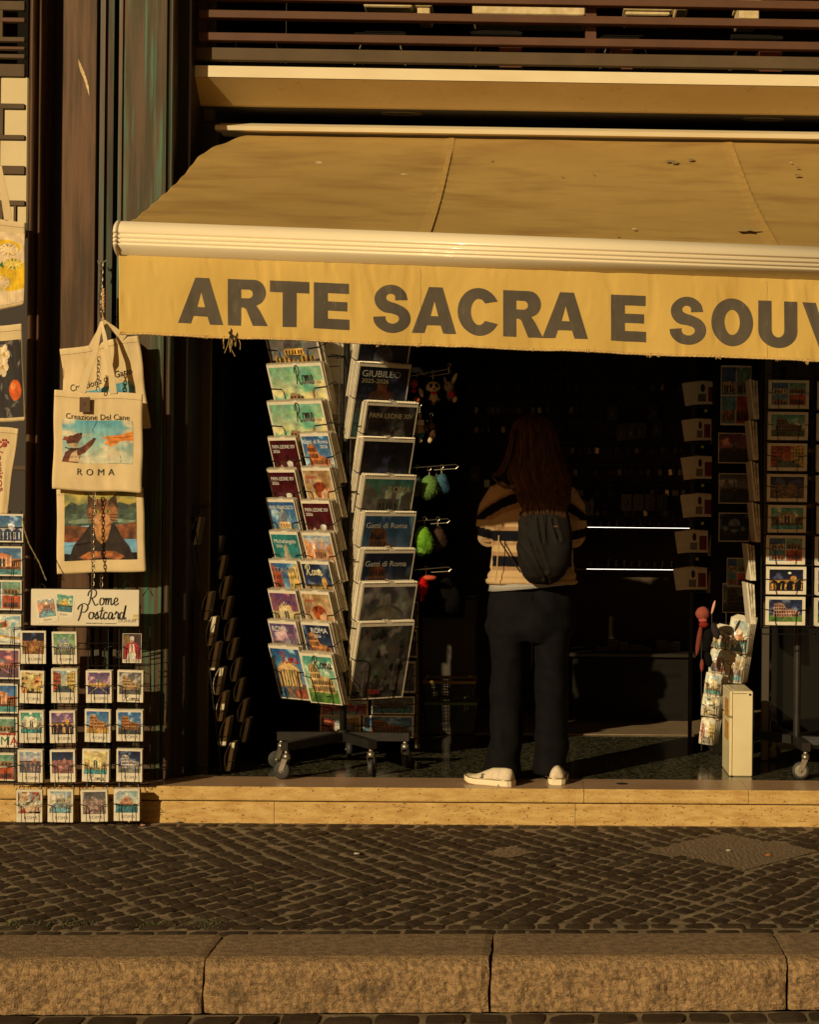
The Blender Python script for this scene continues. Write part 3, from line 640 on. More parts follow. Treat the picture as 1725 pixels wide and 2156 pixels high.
for px,py in ((846,250),(1608,262)):
    c = at(px,py,.62); c.z = zp
    l = empty('recessed_lamp', (c.x,c.y,zp), 'round recessed downlight above the ' + ('left' if px<1000 else 'right') + ' half of the awning', 'lamp', 'recessed lamps in the soffit')
    rg = MB(); rg.tube([(c.x+.10*math.cos(t*.3142),c.y+.035*math.sin(t*.3142),zp+.001) for t in range(20)], .006, 6, True); rg.build('trim_ring', mat('dull_ring', (.12,.09,.055), .5, metal=.4), l)
    MB().ell((c.x,c.y,zp+.002),(.09,.03,.006),20,8).build('lens', mat('dark_lens', (.06,.05,.035), .3), l)
# railing
M_rail = mat('rust_brown_rail', (.13,.058,.030), .6, spec=.25, c2=(.105,.048,.026), scale=6, bump=.0006, bscale=300)
M_beam = mat('brown_grey_beam', (.125,.085,.048), .7, spec=.2, c2=(.10,.068,.038), scale=5, bump=.0006, bscale=300)
YR = .36; rl = empty('terrace_railing', (1, YR, at(860,128,YR).z), 'brown metal terrace railing with square bars and a grey base beam above the fascia', 'railing')
xr0 = at(418,60,YR).x; dark_x = at(389,60,YR).x
def hrail(pyc, hpx, Y, m, name, dp=.05, x0=None):
    z = at(860,pyc,Y).z; h = hpx/F*(8+Y)/2; o = MB().bbox((x0 or xr0, Y, z-h),(XR, Y+dp, z+h), .002).build(name, m, rl); return z
hrail(35,16,YR,M_rail,'bar'); hrail(82.5,16.5,YR,M_rail,'bar'); hrail(-4,17,YR,M_rail,'bar'); hrail(-52,17,YR,M_rail,'bar'); hrail(-110,22,YR,M_rail,'handrail',.07)
zbeam = hrail(119,25.5,YR+.02,M_beam,'base_beam',.04,dark_x)
for px in (1244,420,2080):
    a = at(px,128,YR+.052); MB().box((a.x-.026,YR+.052,a.z),(a.x+.026,YR+.09,at(px,-120,YR).z)).build('post', M_rail, rl)
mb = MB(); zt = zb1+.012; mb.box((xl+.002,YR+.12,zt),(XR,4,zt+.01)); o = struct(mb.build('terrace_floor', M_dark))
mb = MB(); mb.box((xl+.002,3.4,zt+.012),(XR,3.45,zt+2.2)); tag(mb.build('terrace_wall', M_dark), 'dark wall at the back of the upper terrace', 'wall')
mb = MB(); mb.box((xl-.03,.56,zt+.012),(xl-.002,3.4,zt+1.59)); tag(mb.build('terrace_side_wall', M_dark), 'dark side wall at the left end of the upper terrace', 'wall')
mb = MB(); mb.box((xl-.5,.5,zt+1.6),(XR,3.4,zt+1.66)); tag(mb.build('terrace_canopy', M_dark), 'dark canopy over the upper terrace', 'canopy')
M_cw = mat('cream_planter', s2l((230,208,160)), .7, c2=s2l((200,176,128)), scale=20)
for (x0,y0,x1,y1,d) in ((766,-20,868,14,'long one at the left'),(879,15,906,31,'small one beside the long one'),(1318,24,1412,31,'one right of the post'),(1425,2,1450,20,'smallest one, right of the post'),(1558,6,1600,40,'one near the right edge')):
    Y = 1.0; a = at(x0,y1,Y); b = at(x1,y0,Y); t = empty('planter_box', (a.x,Y,a.z-.1), 'cream planter on the terrace behind the railing, ' + d, 'planter', 'cream planters on the terrace')
    MB().bbox((a.x,Y,a.z),(b.x,Y+.25,b.z),.006).build('box', M_cw, t); MB().bbox((a.x-.01,Y-.01,b.z+.001),(b.x+.01,Y+.26,b.z+.02),.004).build('rim', M_cw, t)
t = at(995,30,1.1); b = at(1233,8,1.1); ac = empty('louvred_box', (t.x,1.1,t.z), 'pale louvred metal box behind the railing at the centre of the terrace', 'vent box')
MB().bbox((t.x,1.1,t.z),(b.x,1.4,t.z+.05),.008).build('tray', M_cw, ac); 
for k in range(2): MB().bbox((t.x+.05,1.08,t.z+.06+k*.03),(b.x,1.12,t.z+.075+k*.03),.003).build('slat', M_cw, ac)
mb = MB(); mb.box((xl,YR+.10,zt),(XR,YR+.14,at(860,127,YR).z)); tag(mb.build('upstand', M_dark), 'dark upstand behind the base beam of the terrace railing', 'upstand')
# terrace chairs: leg frames seen between the bars
M_leg = mat('thin_chrome_leg', (.45,.38,.27), .3, metal=.8)
zt2 = zt+.012
def tchair(px, Y, lab, first=[None]):
    x = at(px,70,Y).x
    if first[0] is None:
        r_ = empty('terrace_chair', (0,0,0)); q = MB()
        for sx in (-1,1):
            for sy in (-1,1):
                MB().tube([(sx*.16,sy*.16,0),(sx*.09,sy*.10,.26)], .004, 6).build('leg', M_leg, r_)
        MB().tube([(-.13,-.135,.10),(.13,-.135,.10)], .003, 6).build('stretcher', M_leg, r_)
        MB().bbox((-.13,-.14,.262),(.13,.14,.285),.006).build('seat', M_dark, r_); MB().bbox((-.11,.12,.286),(.11,.135,.36),.006).build('backrest', M_dark, r_)
        first[0] = r_; c = r_
    else: c = copy_tree(first[0])
    c.location = (x,Y,zt2); tag(c, lab, 'chair', 'chairs on the terrace')
for px,Y,l in ((547,1.0,'thin legged chair on the terrace, leftmost of five'),(806,1.0,'thin legged chair on the terrace, second from the left'),(1048,.95,'thin legged chair on the terrace left of the railing post'),(1316,1.0,'thin legged chair on the terrace just right of the railing post'),(1590,.95,'thin legged chair on the terrace near the right edge')): tchair(px,Y,l)
for px,l in ((1076,'left'),(1310,'middle'),(1625,'right')):
    a = at(px,103,.6); o = MB().bbox((a.x-.055,.6,zt2+.001),(a.x+.055,.75,at(px,96,.6).z if at(px,96,.6).z > zt2+.02 else zt2+.03),.003).build('terracotta_tile', mat('terracotta', (.16,.045,.02), .8)); tag(o, f'rust red tile lying on the terrace under the bars, {l} one', 'tile', 'red tiles on the terrace')
# ------------------------------------------------------------------ awning
M_fab = mat('mustard_awning_fabric', s2l((178,146,80)), .85, c2=s2l((166,134,72)), scale=1.2, stretch=(1,2,1), bump=.0006, bscale=220, c3=s2l((142,108,56)), s3=2.2, st3=(1,3,1), t3=(.48,.8))
M_val = mat('yellow_valance_fabric', s2l((212,178,96)), .85, c2=s2l((202,167,87)), scale=3, stretch=(1,1,.4), bump=.0006, bscale=220, c3=s2l((180,138,62)), s3=5, st3=(2,1,.5), t3=(.6,.9))
M_bar = mat('cream_metal_bar', s2l((240,226,196)), .38, c2=s2l((233,217,184)), scale=2, stretch=(.3,1,1), coat=.2)
YA = -1.28; YM = .50
aw = empty('awning', (0, YM, at(862,285,YM).z), 'long mustard awning with cream front bar and lettered yellow valance over the shop front', 'awning')
def bary(x, k): return k + (x-245)*.0365
XE = 2250
barT = lambda px: at(px, bary(px,463), YA); barB = lambda px: at(px, bary(px,541), YA)
xa, xb = 270, XE
def Sf(u, v):      # v 0 front bar, 1 top
    pf = at(xa+(xb-xa)*u, bary(xa+(xb-xa)*u, 470), YA+.05); 
    t = Vector((pf.x, YM+.02, at(862,287,YM).z + .0*u))
    cl = .05*max(0,(v-.62)/.38)**2*max(0,1-u*14)
    q = pf.lerp(t, v); sag = -.035*math.sin(math.pi*v)
    q.z += sag + .006*noise.noise(Vector((q.x*1.3,q.y*2,1))) + .002*noise.noise(Vector((q.x*7,q.y*7,4)))
    if u < .02: q.z += .003*math.sin(v*60)*(1-u/.02)
    q.x += max(0,1-u*9)*(.16*max(0,(v-.72)/.28)**2)
    for sx_ in SEAM:
        d = abs(q.x-sx_); 
        if d < .03: q.z += .0035*(1-d/.03)
        if d < .12: q.z += .0022*math.sin(v*110+sx_*7)*(1-d/.12)*math.sin(math.pi*min(1,max(0,(v-.1)/.8)))
    return q
SEAM = [at(950,290,YM).x, at(1535,292,YM).x]
mb = MB(); mb.grid(Sf, 700, 120); fb = mb.build('canopy_fabric', M_fab, aw, smooth=True)
md = fb.modifiers.new('t','SOLIDIFY'); md.thickness = .0015
for i,(s_) in enumerate(SEAM):
    mb = MB(); vs = []
    for k in range(61):
        v = k/60; u0 = (s_-Sf(0,v).x)/(Sf(1,v).x-Sf(0,v).x); a = Sf(u0-.002,v); b = Sf(u0+.0045,v); a.x = s_-.006; b.x = s_+.018; vs += [a+Vector((0,0,.004)), b+Vector((0,0,.004))]
    mb.add(vs, [(2*k,2*k+1,2*k+3,2*k+2) for k in range(60)]); mb.build('seam', mat('seam_tape', s2l((186,152,86)), .8, c2=s2l((168,134,72)), scale=30), aw, smooth=True)
# stains on fabric
M_st = mat('stain', (.26,.18,.07), .9); M_st2 = mat('dropping', (.65,.52,.32), .9); M_st3 = mat('faint_stain', (.36,.25,.09), .9)
def ray_fab(px, py):
    best = None
    for k in range(200):
        v = k/199; 
        pt = Sf(.5, v); w = at(px,py,pt.y)
        d = abs(w.z-pt.z)
        if best is None or d < best[0]: best = (d, w, v)
    return best[1], best[2]
mb = MB(); nst = 0
for px,py,rx,ry,m in ((670,346,9,2.5,1),(850,371,8,1.5,1),(457,384,10,3,0),(521,398,3,1,0),(575,328,3,1.2,0),(1411,343,10,3,0),(1422,346,7,3,0),(1456,340,8,2.5,0),(1573,486,24,3.5,2),(930,464,14,4,2),(1336,486,5,1.2,1),(1680,356,5,1.5,0),(1666,346,3,1,1),(1680,372,7,2,0),(1250,371,3,1,0),(1184,376,3,.8,0),(840,430,3,1,0),(1037,343,3,1,0),(940,466,14,4,2),(1300,500,3,1,0)):
    mb.cur = m; vs = []; w, v = ray_fab(px,py); N = 12
    for k in range(N):
        an = 2*math.pi*k/N; rr = 1+.35*math.sin(k*2.7+px); w, v = ray_fab(px+rx*rr*math.cos(an), py+ry*rr*math.sin(an)); vs.append(w+Vector((0,-.004,.008)))
    mb.add(vs, [tuple(range(N))])
mb.build('stains', [M_st, M_st2, M_st3], aw)
# front bar: extruded profile following the slight tilt
a0 = barT(243); b0 = barT(XE); dz = (b0.z-a0.z)/(b0.x-a0.x); H = a0.z - barB(243).z
prof = []
for k in range(25):
    t = k/24; z = -H*t
    y = -.052*math.sin(math.pi*min(1,.08+t*.92))**.55
    for c,w,d in ((.41,.035,.007),(.53,.035,.007),(.64,.03,.006)):
        y += d*math.exp(-((t-c)/w)**2)
    if t > .68: y += .03*(t-.68)/.32
    prof.append((y,z))
# finer profile for the grooves
prof = []
for k in range(73):
    t = k/72; y = -.058*(1-abs(1-2*min(1,max(0,t*.98+.02)))**3.2)
    for c,w,d in ((.40,.028,.010),(.525,.024,.009),(.635,.022,.008)): y += d*math.exp(-((t-c)/w)**2)
    if t > .68: y += .030*((t-.68)/.32)**1.3
    prof.append((y,-H*t))
prof += [(.06,-H*.98),(.075,-H*.5),(.06,-.004)]
n = len(prof); mb = MB(); vs = []
for xx in (a0.x+.012, b0.x):
    for y,z in prof: vs.append((xx, YA+.03+y, a0.z+z+(xx-a0.x)*dz))
mb.add(vs, [(k, (k+1)%n, n+(k+1)%n, n+k) for k in range(n)] + [tuple(reversed(range(n))), tuple(range(n,2*n))])
bar = mb.build('front_bar', M_bar, aw, smooth=True)
cap = MB(); vs = []
for xx,s_ in ((a0.x-.004,.93),(a0.x,1.0),(a0.x+.0118,1.03)):
    for y,z in prof: vs.append((xx, YA+.03+(y-.005 if y<0 else y)*s_, a0.z+(z+H/2)*s_-H/2))
cap.add(vs, [(j*n+k, j*n+(k+1)%n, (j+1)*n+(k+1)%n, (j+1)*n+k) for j in range(2) for k in range(n)] + [tuple(reversed(range(n))), tuple(range(2*n,3*n))])
cap.build('end_cap', M_bar, bar, smooth=True)
# cassette strip and bracket
zc = at(862,277,YM).z; MB().xprism([(YM-.03,zc-.012),(YM-.035,zc+.008),(YM+.10,zc+.05),(YM+.12,zc-.012)], at(455,285,YM).x, XR).build('cassette', M_fasc, aw)
for i,(x0,x1,y0,y1) in enumerate(((400,470,262,330),(402,440,330,370))):
    a = at(x0,y1,YM+.1); b = at(x1,y0,YM+.1); MB().bbox((a.x,YM+.02,a.z),(b.x,YM+.16,b.z),.01).build('bracket', mat('brown_black_steel',(.03,.024,.018),.5,metal=.4), aw)
for px0 in (520, 1500):
    s_ = at(px0,320,YM+.05); e = at(px0+250,520,YA+.2); mb = MB(); m_ = Vector(((s_.x+e.x)/2-.35,(s_.y+e.y)/2,(s_.z+e.z)/2-.06))
    mb.tube([s_+Vector((0,0,-.1)), m_, e+Vector((0,0,-.02))], .02, 8); mb.build('folding_arm', M_bmetal, aw)
# valance
vT = lambda px: at(px, bary(px,541)+1, YA); 
ax0, ax1 = 246, XE
def SV(u, v, off=0):   # v 0 bottom .. 1 top
    px = ax0+(ax1-ax0)*u; tpx = at(px, bary(px,540.5), YA); bp = at(px, 699.5+(px-246)*.0392, YA)
    q = bp.lerp(tpx, v); w = (1-v)
    d = .010*w*math.sin(u*23+1)+.007*w*math.sin(u*57+2)+ .004*noise.noise(Vector((u*34,v*2,2))) + .0008*noise.noise(Vector((u*150,v*6,7))) + .009*max(0,noise.noise(Vector((u*70,v*2+u*30,4)))-.2)
    q.y = YA+.03 + d*.8 - .005 - off; q.z += w*(.0015*math.sin(u*41)+.002*noise.noise(Vector((u*50,0,9)))); return q
mb = MB(); mb.grid(SV, 900, 46, 0, 1, 0, 1.07); vl = mb.build('valance', M_val, aw, smooth=True); md = vl.modifiers.new('t','SOLIDIFY'); md.thickness = .0012; md.offset = 1
# cord hem and frayed threads
hm = MB(); hp = [SV(k/600, -.006, .002)+Vector((0,0,.0006*math.sin(k*2.2))) for k in range(601)]; hm.tube(hp, .0042, 6); M_cord = mat('frayed_cord', s2l((226,196,130)), .9, c2=s2l((176,140,84)), scale=180)
for px,nn,L in ((252,8,.01),(430,6,.012),(470,3,.05),(486,6,.075),(497,4,.06),(795,9,.016),(880,7,.01),(1120,6,.01),(1236,6,.01),(1370,9,.014),(1390,6,.012),(1515,10,.014),(1640,8,.012),(1700,14,.018)):
    for k in range(nn):
        u = (px+random.uniform(-5,5)-ax0)/(ax1-ax0); p0 = SV(u,0,.003); l = L*random.uniform(.3,1); q = p0+Vector((random.uniform(-.3,.3)*l, -random.random()*.01, -l)); mid = (p0+q)/2+Vector((random.uniform(-1,1)*l*.25,0,0)); hm.tube([p0+Vector((0,0,.006)),mid,q], .0011, 4)
hm.build('hem_cord', M_cord, aw)
for px in (885,1618): 
    u = (px-ax0)/(ax1-ax0); MB().tube([SV(u+.0003*math.sin(k), k/30, .001) for k in range(31)], .0011, 4).build('valance_seam', M_st, aw)
tr = MB()     # tear below the R
tp = [(486,690),(490,696),(489,703),(494,707),(490,716),(484,712),(480,716),(484,706),(480,700),(485,696)]
vs = [at(x,y,YA-.006) for x,y in tp]; tr.add(vs,[tuple(range(len(vs)))]); tr.build('tear', mat('tear_shadow',(.02,.013,.008),.9), vl)
# big lettering: glyph outlines in cap-height units
def arc(cx,cy,rx,ry,a0,a1,n=14): return [(cx+rx*math.cos(R(a0+(a1-a0)*k/n)), cy+ry*math.sin(R(a0+(a1-a0)*k/n))) for k in range(n+1)]
def ring_poly(outer, inner): return (outer, [inner])
GL = {
 'A': ([(0,0),(.28,0),(.335,.17),(.635,.17),(.69,0),(.978,0),(.68,1),(.38,1)], [[(.415,.37),(.585,.37),(.50,.70)]]),
 'R': ([(0,0),(.29,0),(.29,.395),(.345,.395)]+[(.40,.36),(.55,0),(.876,0),(.70,.33),(.62,.44)]+arc(.57,.72,.26,.28,-55,90,12)+[(0,1)], [[(.29,.595),(.45,.595)]+arc(.45,.69,.095,.095,-90,90,8)[1:-1]+[(.45,.785),(.29,.785)]]),
 'T': ([(.275,0),(.572,0),(.572,.75),(.845,.75),(.845,1),(0,1),(0,.75),(.275,.75)], []),
 'E': ([(0,0),(.76,0),(.76,.225),(.30,.225),(.30,.40),(.715,.40),(.715,.60),(.30,.60),(.30,.78),(.75,.78),(.75,1),(0,1)], []),
 'O': (arc(.45,.5,.45,.52,0,355,40), [arc(.45,.5,.165,.275,0,350,28)]),
 'U': ([(0,1),(0,.38)]+arc(.42,.36,.42,.38,180,360,24)+[(.84,1),(.555,1),(.555,.38)]+arc(.42,.37,.135,.16,0,-180,14)+[(.285,1)], []),
 'C': (arc(.45,.5,.45,.52,28,332,40)+arc(.45,.5,.17,.285,-42,-318,26), []),
 'S': ([(0,.31),(.275,.335)]+arc(.42,.30,.15,.12,175,350,10)+[(.555,.335),(.50,.375),(.38,.405)]+arc(.36,.70,.33,.30,250,150,10)[0:]+arc(.40,.70,.355,.32,140,25,12)+[(.755,.70),(.48,.685)]+arc(.385,.745,.10,.08,10,195,10)+[(.30,.69),(.38,.65),(.50,.62)]+arc(.47,.30,.35,.30,60,-35,10)+arc(.41,.30,.41,.32,-45,-165,14), []),
 'V': ([(.38,0),(.60,0),(.978,1),(.68,1),(.49,.33),(.30,1),(0,1)], []),
 'N': ([(0,0),(.27,0),(.27,.56),(.62,0),(.90,0),(.90,1),(.63,1),(.63,.45),(.28,1),(0,1)], []), 'I': ([(0,0),(.30,0),(.30,1),(0,1)], [])}
def glyph_bm(ch):
    cu = bpy.data.curves.new('g','CURVE'); cu.dimensions = '2D'; cu.fill_mode = 'BOTH'
    for loop in [GL[ch][0]]+GL[ch][1]:
        sp = cu.splines.new('POLY'); sp.points.add(len(loop)-1); sp.use_cyclic_u = True
        for q,(x,y) in zip(sp.points, loop): q.co = (x,y,0,1)
    o = bpy.data.objects.new('g', cu); COL.objects.link(o); dg = bpy.context.evaluated_depsgraph_get(); me = bpy.data.meshes.new_from_object(o.evaluated_get(dg)); bpy.data.objects.remove(o)
    bm = bmesh.new(); bm.from_mesh(me)
    top = [f for f in bm.faces if f.normal.z > .5 or True]
    for ax in (0,1):
        for k in range(1,24):
            co = [0,0,0]; no = [0,0,0]; co[ax] = k/24; no[ax] = 1
            bmesh.ops.bisect_plane(bm, geom=bm.verts[:]+bm.edges[:]+bm.faces[:], plane_co=co, plane_no=no)
    return bm
M_let = mat('faded_black_paint', (.075,.060,.042), .85, c2=(.10,.080,.055), scale=5, c3=(.18,.14,.09), s3=26, st3=(1.6,1,.5), t3=(.60,.85))
def DX7(c): return (400+c*.7826)/1.798
def DX8(c): return (1750+c*.7832)/1.798
LET = [('A',DX7(342),DX7(562)),('R',DX7(585),DX7(782)),('T',DX7(791),DX7(981)),('E',DX7(1003),DX7(1176)),('S',DX7(1291),DX7(1473)),('A',DX7(1478),DX7(1695)),('C',DX8(-23),DX8(172)),('R',DX8(198),DX8(392)),('A',DX8(388),DX8(610)),('E',DX8(722),DX8(893)),('S',DX8(1006),DX8(1184)),('O',DX8(1209),DX8(1412)),('U',DX8(1437),DX8(1626)),('V',DX8(1650),DX8(1868)),('E',1848,1926),('N',1940,2032),('I',2046,2078),('R',2092,2180)]
for ch, x0, x1 in LET:
    bm = glyph_bm(ch); W0 = max(v.co.x for v in bm.verts)
    for v in bm.verts:
        px = x0+(x1-x0)*v.co.x/W0; py = 678.5+(px-372)*.0406 - 97.5*v.co.y
        bot = 699.5+(px-246)*.0392; topy = bary(px,540.5)
        v.co = SV((px-ax0)/(ax1-ax0), (bot-py)/(bot-topy), .0022) - wloc(aw)
    me = bpy.data.meshes.new('letter'); bm.to_mesh(me); bm.free(); me.materials.append(M_let); link('letter', me, vl)
# ================================================================== OBJECTS: left side
def cxy(cx, cy, s, ox, oy): return ox+cx*s, oy+cy*s
def dims(x0, y0, x1, y1, Y):
    a = at(x0,y1,Y); b = at(x1,y0,Y); return (a+b)/2, abs(b.x-a.x), abs(b.z-a.z)
M_bits = mat('pole_paint', (.03,.028,.025), .4, metal=.4)
# ---- pocket wires (front hooks) as a part of a rack
def hooks(mb, M, w, h, y=-.006, drop=.0, r=.0017, lo=-.52):
    for s in (-1,1):
        pts = [(s*(w*.56), .02, h*.02+.012), (s*w*.54, y, h*.02+.006), (s*w*.30, y, h*.02), (s*w*.27, y-.001, h*(-.04)), (s*w*.26, y-.001, -h*.40), (s*w*.23, y-.001, h*lo), (s*w*.23,.02,h*lo-.004)]
        mb.tube([M @ Vector(p) for p in pts], r, 5)
# ---- postcard stacks (upright, white border)
def card_stack(name, label, group, M, w, h, t, key, pw, ph, px, pz, text=None, tsize=.02, tz=0, tx=0, script=False, tm=None, cat='postcards', stacklabel=None):
    r_ = empty(name, (0,0,0), label, cat, group); r_.matrix_world = M
    o = link('card_block', slab(w,h,t), r_)
    put_pic(r_, key, pw, ph, px, pz)
    if text: text_on(r_, text, tsize, tx, tz, tm or M_grey, y=-.0008, width=None)
    if script:
        q = link('lettering', script_mesh('Roma', .026, .04), r_, Matrix.Translation((tx,0,tz)))
    return r_
YP1 = -.075
s = .2257; oy = 1307
CP = [ # crop rect, picture key, label
 ((188,95,425,400), K('city','night',(150,95,45),(60,45,30),seed=1), 'night view over the lit city roofs'),
 ((480,105,715,403), K('dome','green',(170,160,130),(120,120,95),seed=2), 'grey dome under a green sky'),
 ((178,468,408,770), K('wash','yellow',(200,120,60),(220,185,120),seed=3), 'ochre and red painted ceiling'),
 ((475,448,718,768), K('street','pale',(200,120,70),(70,85,90),seed=4), 'narrow cobbled street between red and yellow houses'),
 ((797,466,1040,765), K('square','purple',(215,160,80),(60,60,110),seed=5), 'golden domed church behind a violet square'),
 ((1090,464,1335,760), K('colosseum','grey',(190,150,100),(90,90,80),seed=6), 'amphitheatre and a red car'),
 ((175,840,405,1140), K('fountain','teal',(200,190,160),(90,150,130),seed=7), 'pale fountain front and green water'),
 ((460,842,700,1140), K('bridge','purple',(210,150,60),(80,60,60),seed=8), 'golden bridge under a purple sky'),
 ((785,828,1030,1133), K('colosseum','blue',(200,130,70),(215,160,70),seed=9), 'amphitheatre with food on a table'),
 ((1082,835,1330,1125), K('colosseum','blue',(185,115,60),(80,80,80),seed=10), 'brown amphitheatre under a clear blue sky'),
 ((160,1205,395,1508), K('bridge','pink',(170,110,100),(150,120,120),seed=11), 'pink river view with a low bridge'),
 ((462,1207,700,1505), K('city','storm',(150,95,90),(110,60,60),seed=12), 'round square seen from above in pink and grey'),
 ((762,1200,1015,1503), K('fountain','yellow',(215,185,110),(200,170,90),seed=13), 'sandstone fountain seen from the side'),
 ((1082,1198,1325,1503), K('colosseum','storm',(190,175,170),(130,125,120),seed=14), 'white amphitheatre under a dark blue sky'),
 ((148,1578,390,1880), K('wash','pale',(200,160,120),(180,90,60),seed=15), 'soft beige and rust painting'),
 ((440,1575,680,1880), K('steps','pale',(180,165,140),(130,150,150),seed=16), 'stairs and twin bell towers'),
 ((752,1578,1000,1875), K('city','grey',(150,120,110),(90,70,70),seed=17), 'mauve roofs seen from above'),
 ((1058,1570,1300,1868), K('castle','pale',(190,130,90),(80,120,120),seed=18), 'round castle above turquoise water')]
rack = empty('postcard_rack', (at(170,1700,0).x, 0, FZ), 'black wire rack holding small white bordered postcards under the Rome Postcard sign', 'rack')
rows_txt = ['topmost row','second row','third row','fourth row','bottom row']
for i,(rc,key,d) in enumerate(CP):
    Y = YP1 - (.02 if rc[1] > 1500 else 0)
    c, w, h = dims(rc[0]*s, oy+rc[1]*s, rc[2]*s, oy+rc[3]*s, Y)
    row = min(4, [k for k,q in enumerate((300,700,1100,1450,1800)) if rc[1] < q][0])
    M = Matrix.Translation(c) @ Matrix.Rotation(random.uniform(-.02,.02),4,'Y') @ Matrix.Rotation(R(random.uniform(2,6)),4,'X') @ Matrix.Rotation(R(random.uniform(-3,3)),4,'Z')
    t = random.choice((.018,.026,.034)) if row else .012
    handw = i in (5,12)
    card_stack('postcard_stack', f'white bordered postcards showing {d}', 'white bordered postcards in the left rack', M, w, h, t, key, w*.86, w*.86, 0, h/2-w*.5, None if handw else 'ROMA', .021, -h/2+.019, .006, handw)
    mb = MB(); hooks(mb, Matrix.Translation(c), w, h, -.012); mb.tube([c+Vector((-w*.56,.02,-h*.5)), c+Vector((w*.56,.02,-h*.5))], .002, 5); mb.build('pocket', M_wire, rack)
# pope card replaced by a plain robed figure
c, w, h = dims(1140*s, oy+120*s, 1318*s, oy+392*s, YP1)
card_stack('postcard_stack', 'narrow postcard with a seated figure in red and white robes, top right of the rack', 'white bordered postcards in the left rack', Matrix.Translation(c), w, h, .004, K('figure',seed=5), w*.95, h*.87, 0, h*.055, 'PAPA LEONE', .013, -h/2+.009, 0)
mb = MB(); hooks(mb, Matrix.Translation(c), w, h, -.012, lo=-.6); mb.build('pocket', M_wire, rack)
# empty pocket
c, w, h = dims(800*s, oy+110*s, 1040*s, oy+400*s, YP1); mb = MB(); hooks(mb, Matrix.Translation(c), w, h, -.012); mb.build('pocket', M_wire, rack)
mb = MB(); Yb = YP1+.05
for cx in (210,400,505,690,820,1010,1110,1300,130,1400):
    a = at(cx*s, oy+60*s, Yb); b = at(cx*s, oy+1545*s, Yb); mb.tube([a,b], .0022, 5)
for cy in (60,210,420,590,800,960,1170,1330,1530):
    mb.tube([at(125*s,oy+cy*s,Yb), at(1400*s,oy+cy*s,Yb)], .0022, 5)
mb.build('wire_frame', M_wire, rack)
mb = MB()
for cx in (220,380,510,680,810,1000,1110,1290): mb.tube([at(cx*s,oy+1500*s,Yb), at(cx*s,oy+1560*s,Yb-.01), at(cx*s,oy+1600*s,YP1-.0)], .002, 5)
for k in range(4):
    a = at((200+k*305)*s, oy+1500*s, Yb); mb.tube([a, a+Vector((.09,.19,.025)), a+Vector((.17,.19,.04))], .0025, 5)
mb.tube([at(130*s,oy+1885*s,Yb), at(1310*s,oy+1885*s,Yb)], .003,5)
for cx in (150,430,740,1300): mb.tube([at(cx*s,oy+1560*s,Yb-.015), at(cx*s,oy+1885*s,Yb-.015)], .002,5)
mb.build('bottom_frame', M_wire, rack)
mb = MB()      # empty wire loops on the right side of the top row
for cy in (290,340):
    mb.tube([at(1075*s,oy+cy*s,Yb), at(1330*s,oy+cy*s,Yb-.02), at(1420*s,oy+(cy-15)*s,Yb), at(1500*s,oy+(cy-35)*s,Yb+.05), at(1525*s,oy+(cy)*s,Yb+.05), at(1400*s,oy+(cy+20)*s,Yb)], .0028, 6)
mb.build('empty_hooks', M_wire, rack)
def black_panel(x0,y0,x1,y1,Y):
    a = at(x0,y1,Y); b = at(x1,y0,Y); return a,b
# sign ----------------------------------------------------------------
a = at(64,1317,-.06); b = at(293,1242,-.06); cx_, cz_ = (a.x+b.x)/2, (a.z+b.z)/2; Wd, Hd = b.x-a.x, b.z-a.z
sg = empty('shop_sign', (cx_,-.06,cz_), 'white sign with black handwriting Rome Postcard hanging above the postcard rack', 'sign')
mb = MB(); mb.bbox((cx_-Wd/2,-.06,cz_-Hd/2),(cx_+Wd/2,-.05,cz_+Hd/2),.003); mb.build('board', mat('sign_white', s2l((226,216,192)), .45, c2=s2l((214,202,176)), scale=5, coat=.2), sg)
mb = MB(); mb.tube([(cx_-Wd/2-.001,-.056,cz_-Hd/2),(cx_-Wd/2-.001,-.056,cz_+Hd/2+.002),(cx_+Wd/2+.001,-.056,cz_+Hd/2+.002),(cx_+Wd/2+.001,-.056,cz_-Hd/2)], .0028, 6); mb.build('rim', M_wire, sg)
for word, px, py, h in (('Rome',217,1260,.064),('Postcard',214,1290,.062)):
    p_ = at(px,py,-.06)-wloc(sg); ms = script_mesh(word, h*1.0, .052); tw = max(v.co.x for v in ms.vertices)-min(v.co.x for v in ms.vertices); need = (93 if word=='Rome' else 103)/463 if word=='Postcard' else 66/463
    link('lettering', ms, sg, Matrix.Translation((p_.x,0,p_.z)) @ Matrix.Diagonal((need/tw,1,1,1)))
def at_on(par, px, py, Y): return at(px,py,Y)-wloc(par)
q = at_on(sg,267,1307.5,-.06); text_on(sg,'DONUM',.020,q.x,q.z,M_grey,width=.078)
q = at_on(sg,213,1312.5,-.06); text_on(sg,'DESIGN & PRINT IN ITALY - www.donumroma.it',.007,q.x,q.z,M_ink,width=.135)
for (px,py,w_,h_,rot,key) in ((98,1284,.092,.112,-.14,K('steps','pale',(190,120,90),(120,150,160),50,50,3)),(135,1274,.088,.108,.09,K('castle','teal',(200,160,70),(60,120,90),50,50,4))):
    q = at_on(sg,px-(0),py,-.06); yy = -.0015 if px<120 else -.0006
    fr = MB(); fr.box((-w_/2,0,-h_/2),(w_/2,.0005,h_/2)); me = fr.mesh('printed_card', M_paper); o = link('printed_card', me, sg, Matrix.Translation((q.x,yy,q.z)) @ Matrix.Rotation(rot,4,'Y'))
    link('picture', unit_pic(key), o, Matrix.Translation((0,-.0005,.008)) @ Matrix.Diagonal((w_*.82,1,h_*.70,1))); text_on(o,'ROMA',.012,0,-h_*.40,M_grey,y=-.0006)
mb = MB(); 
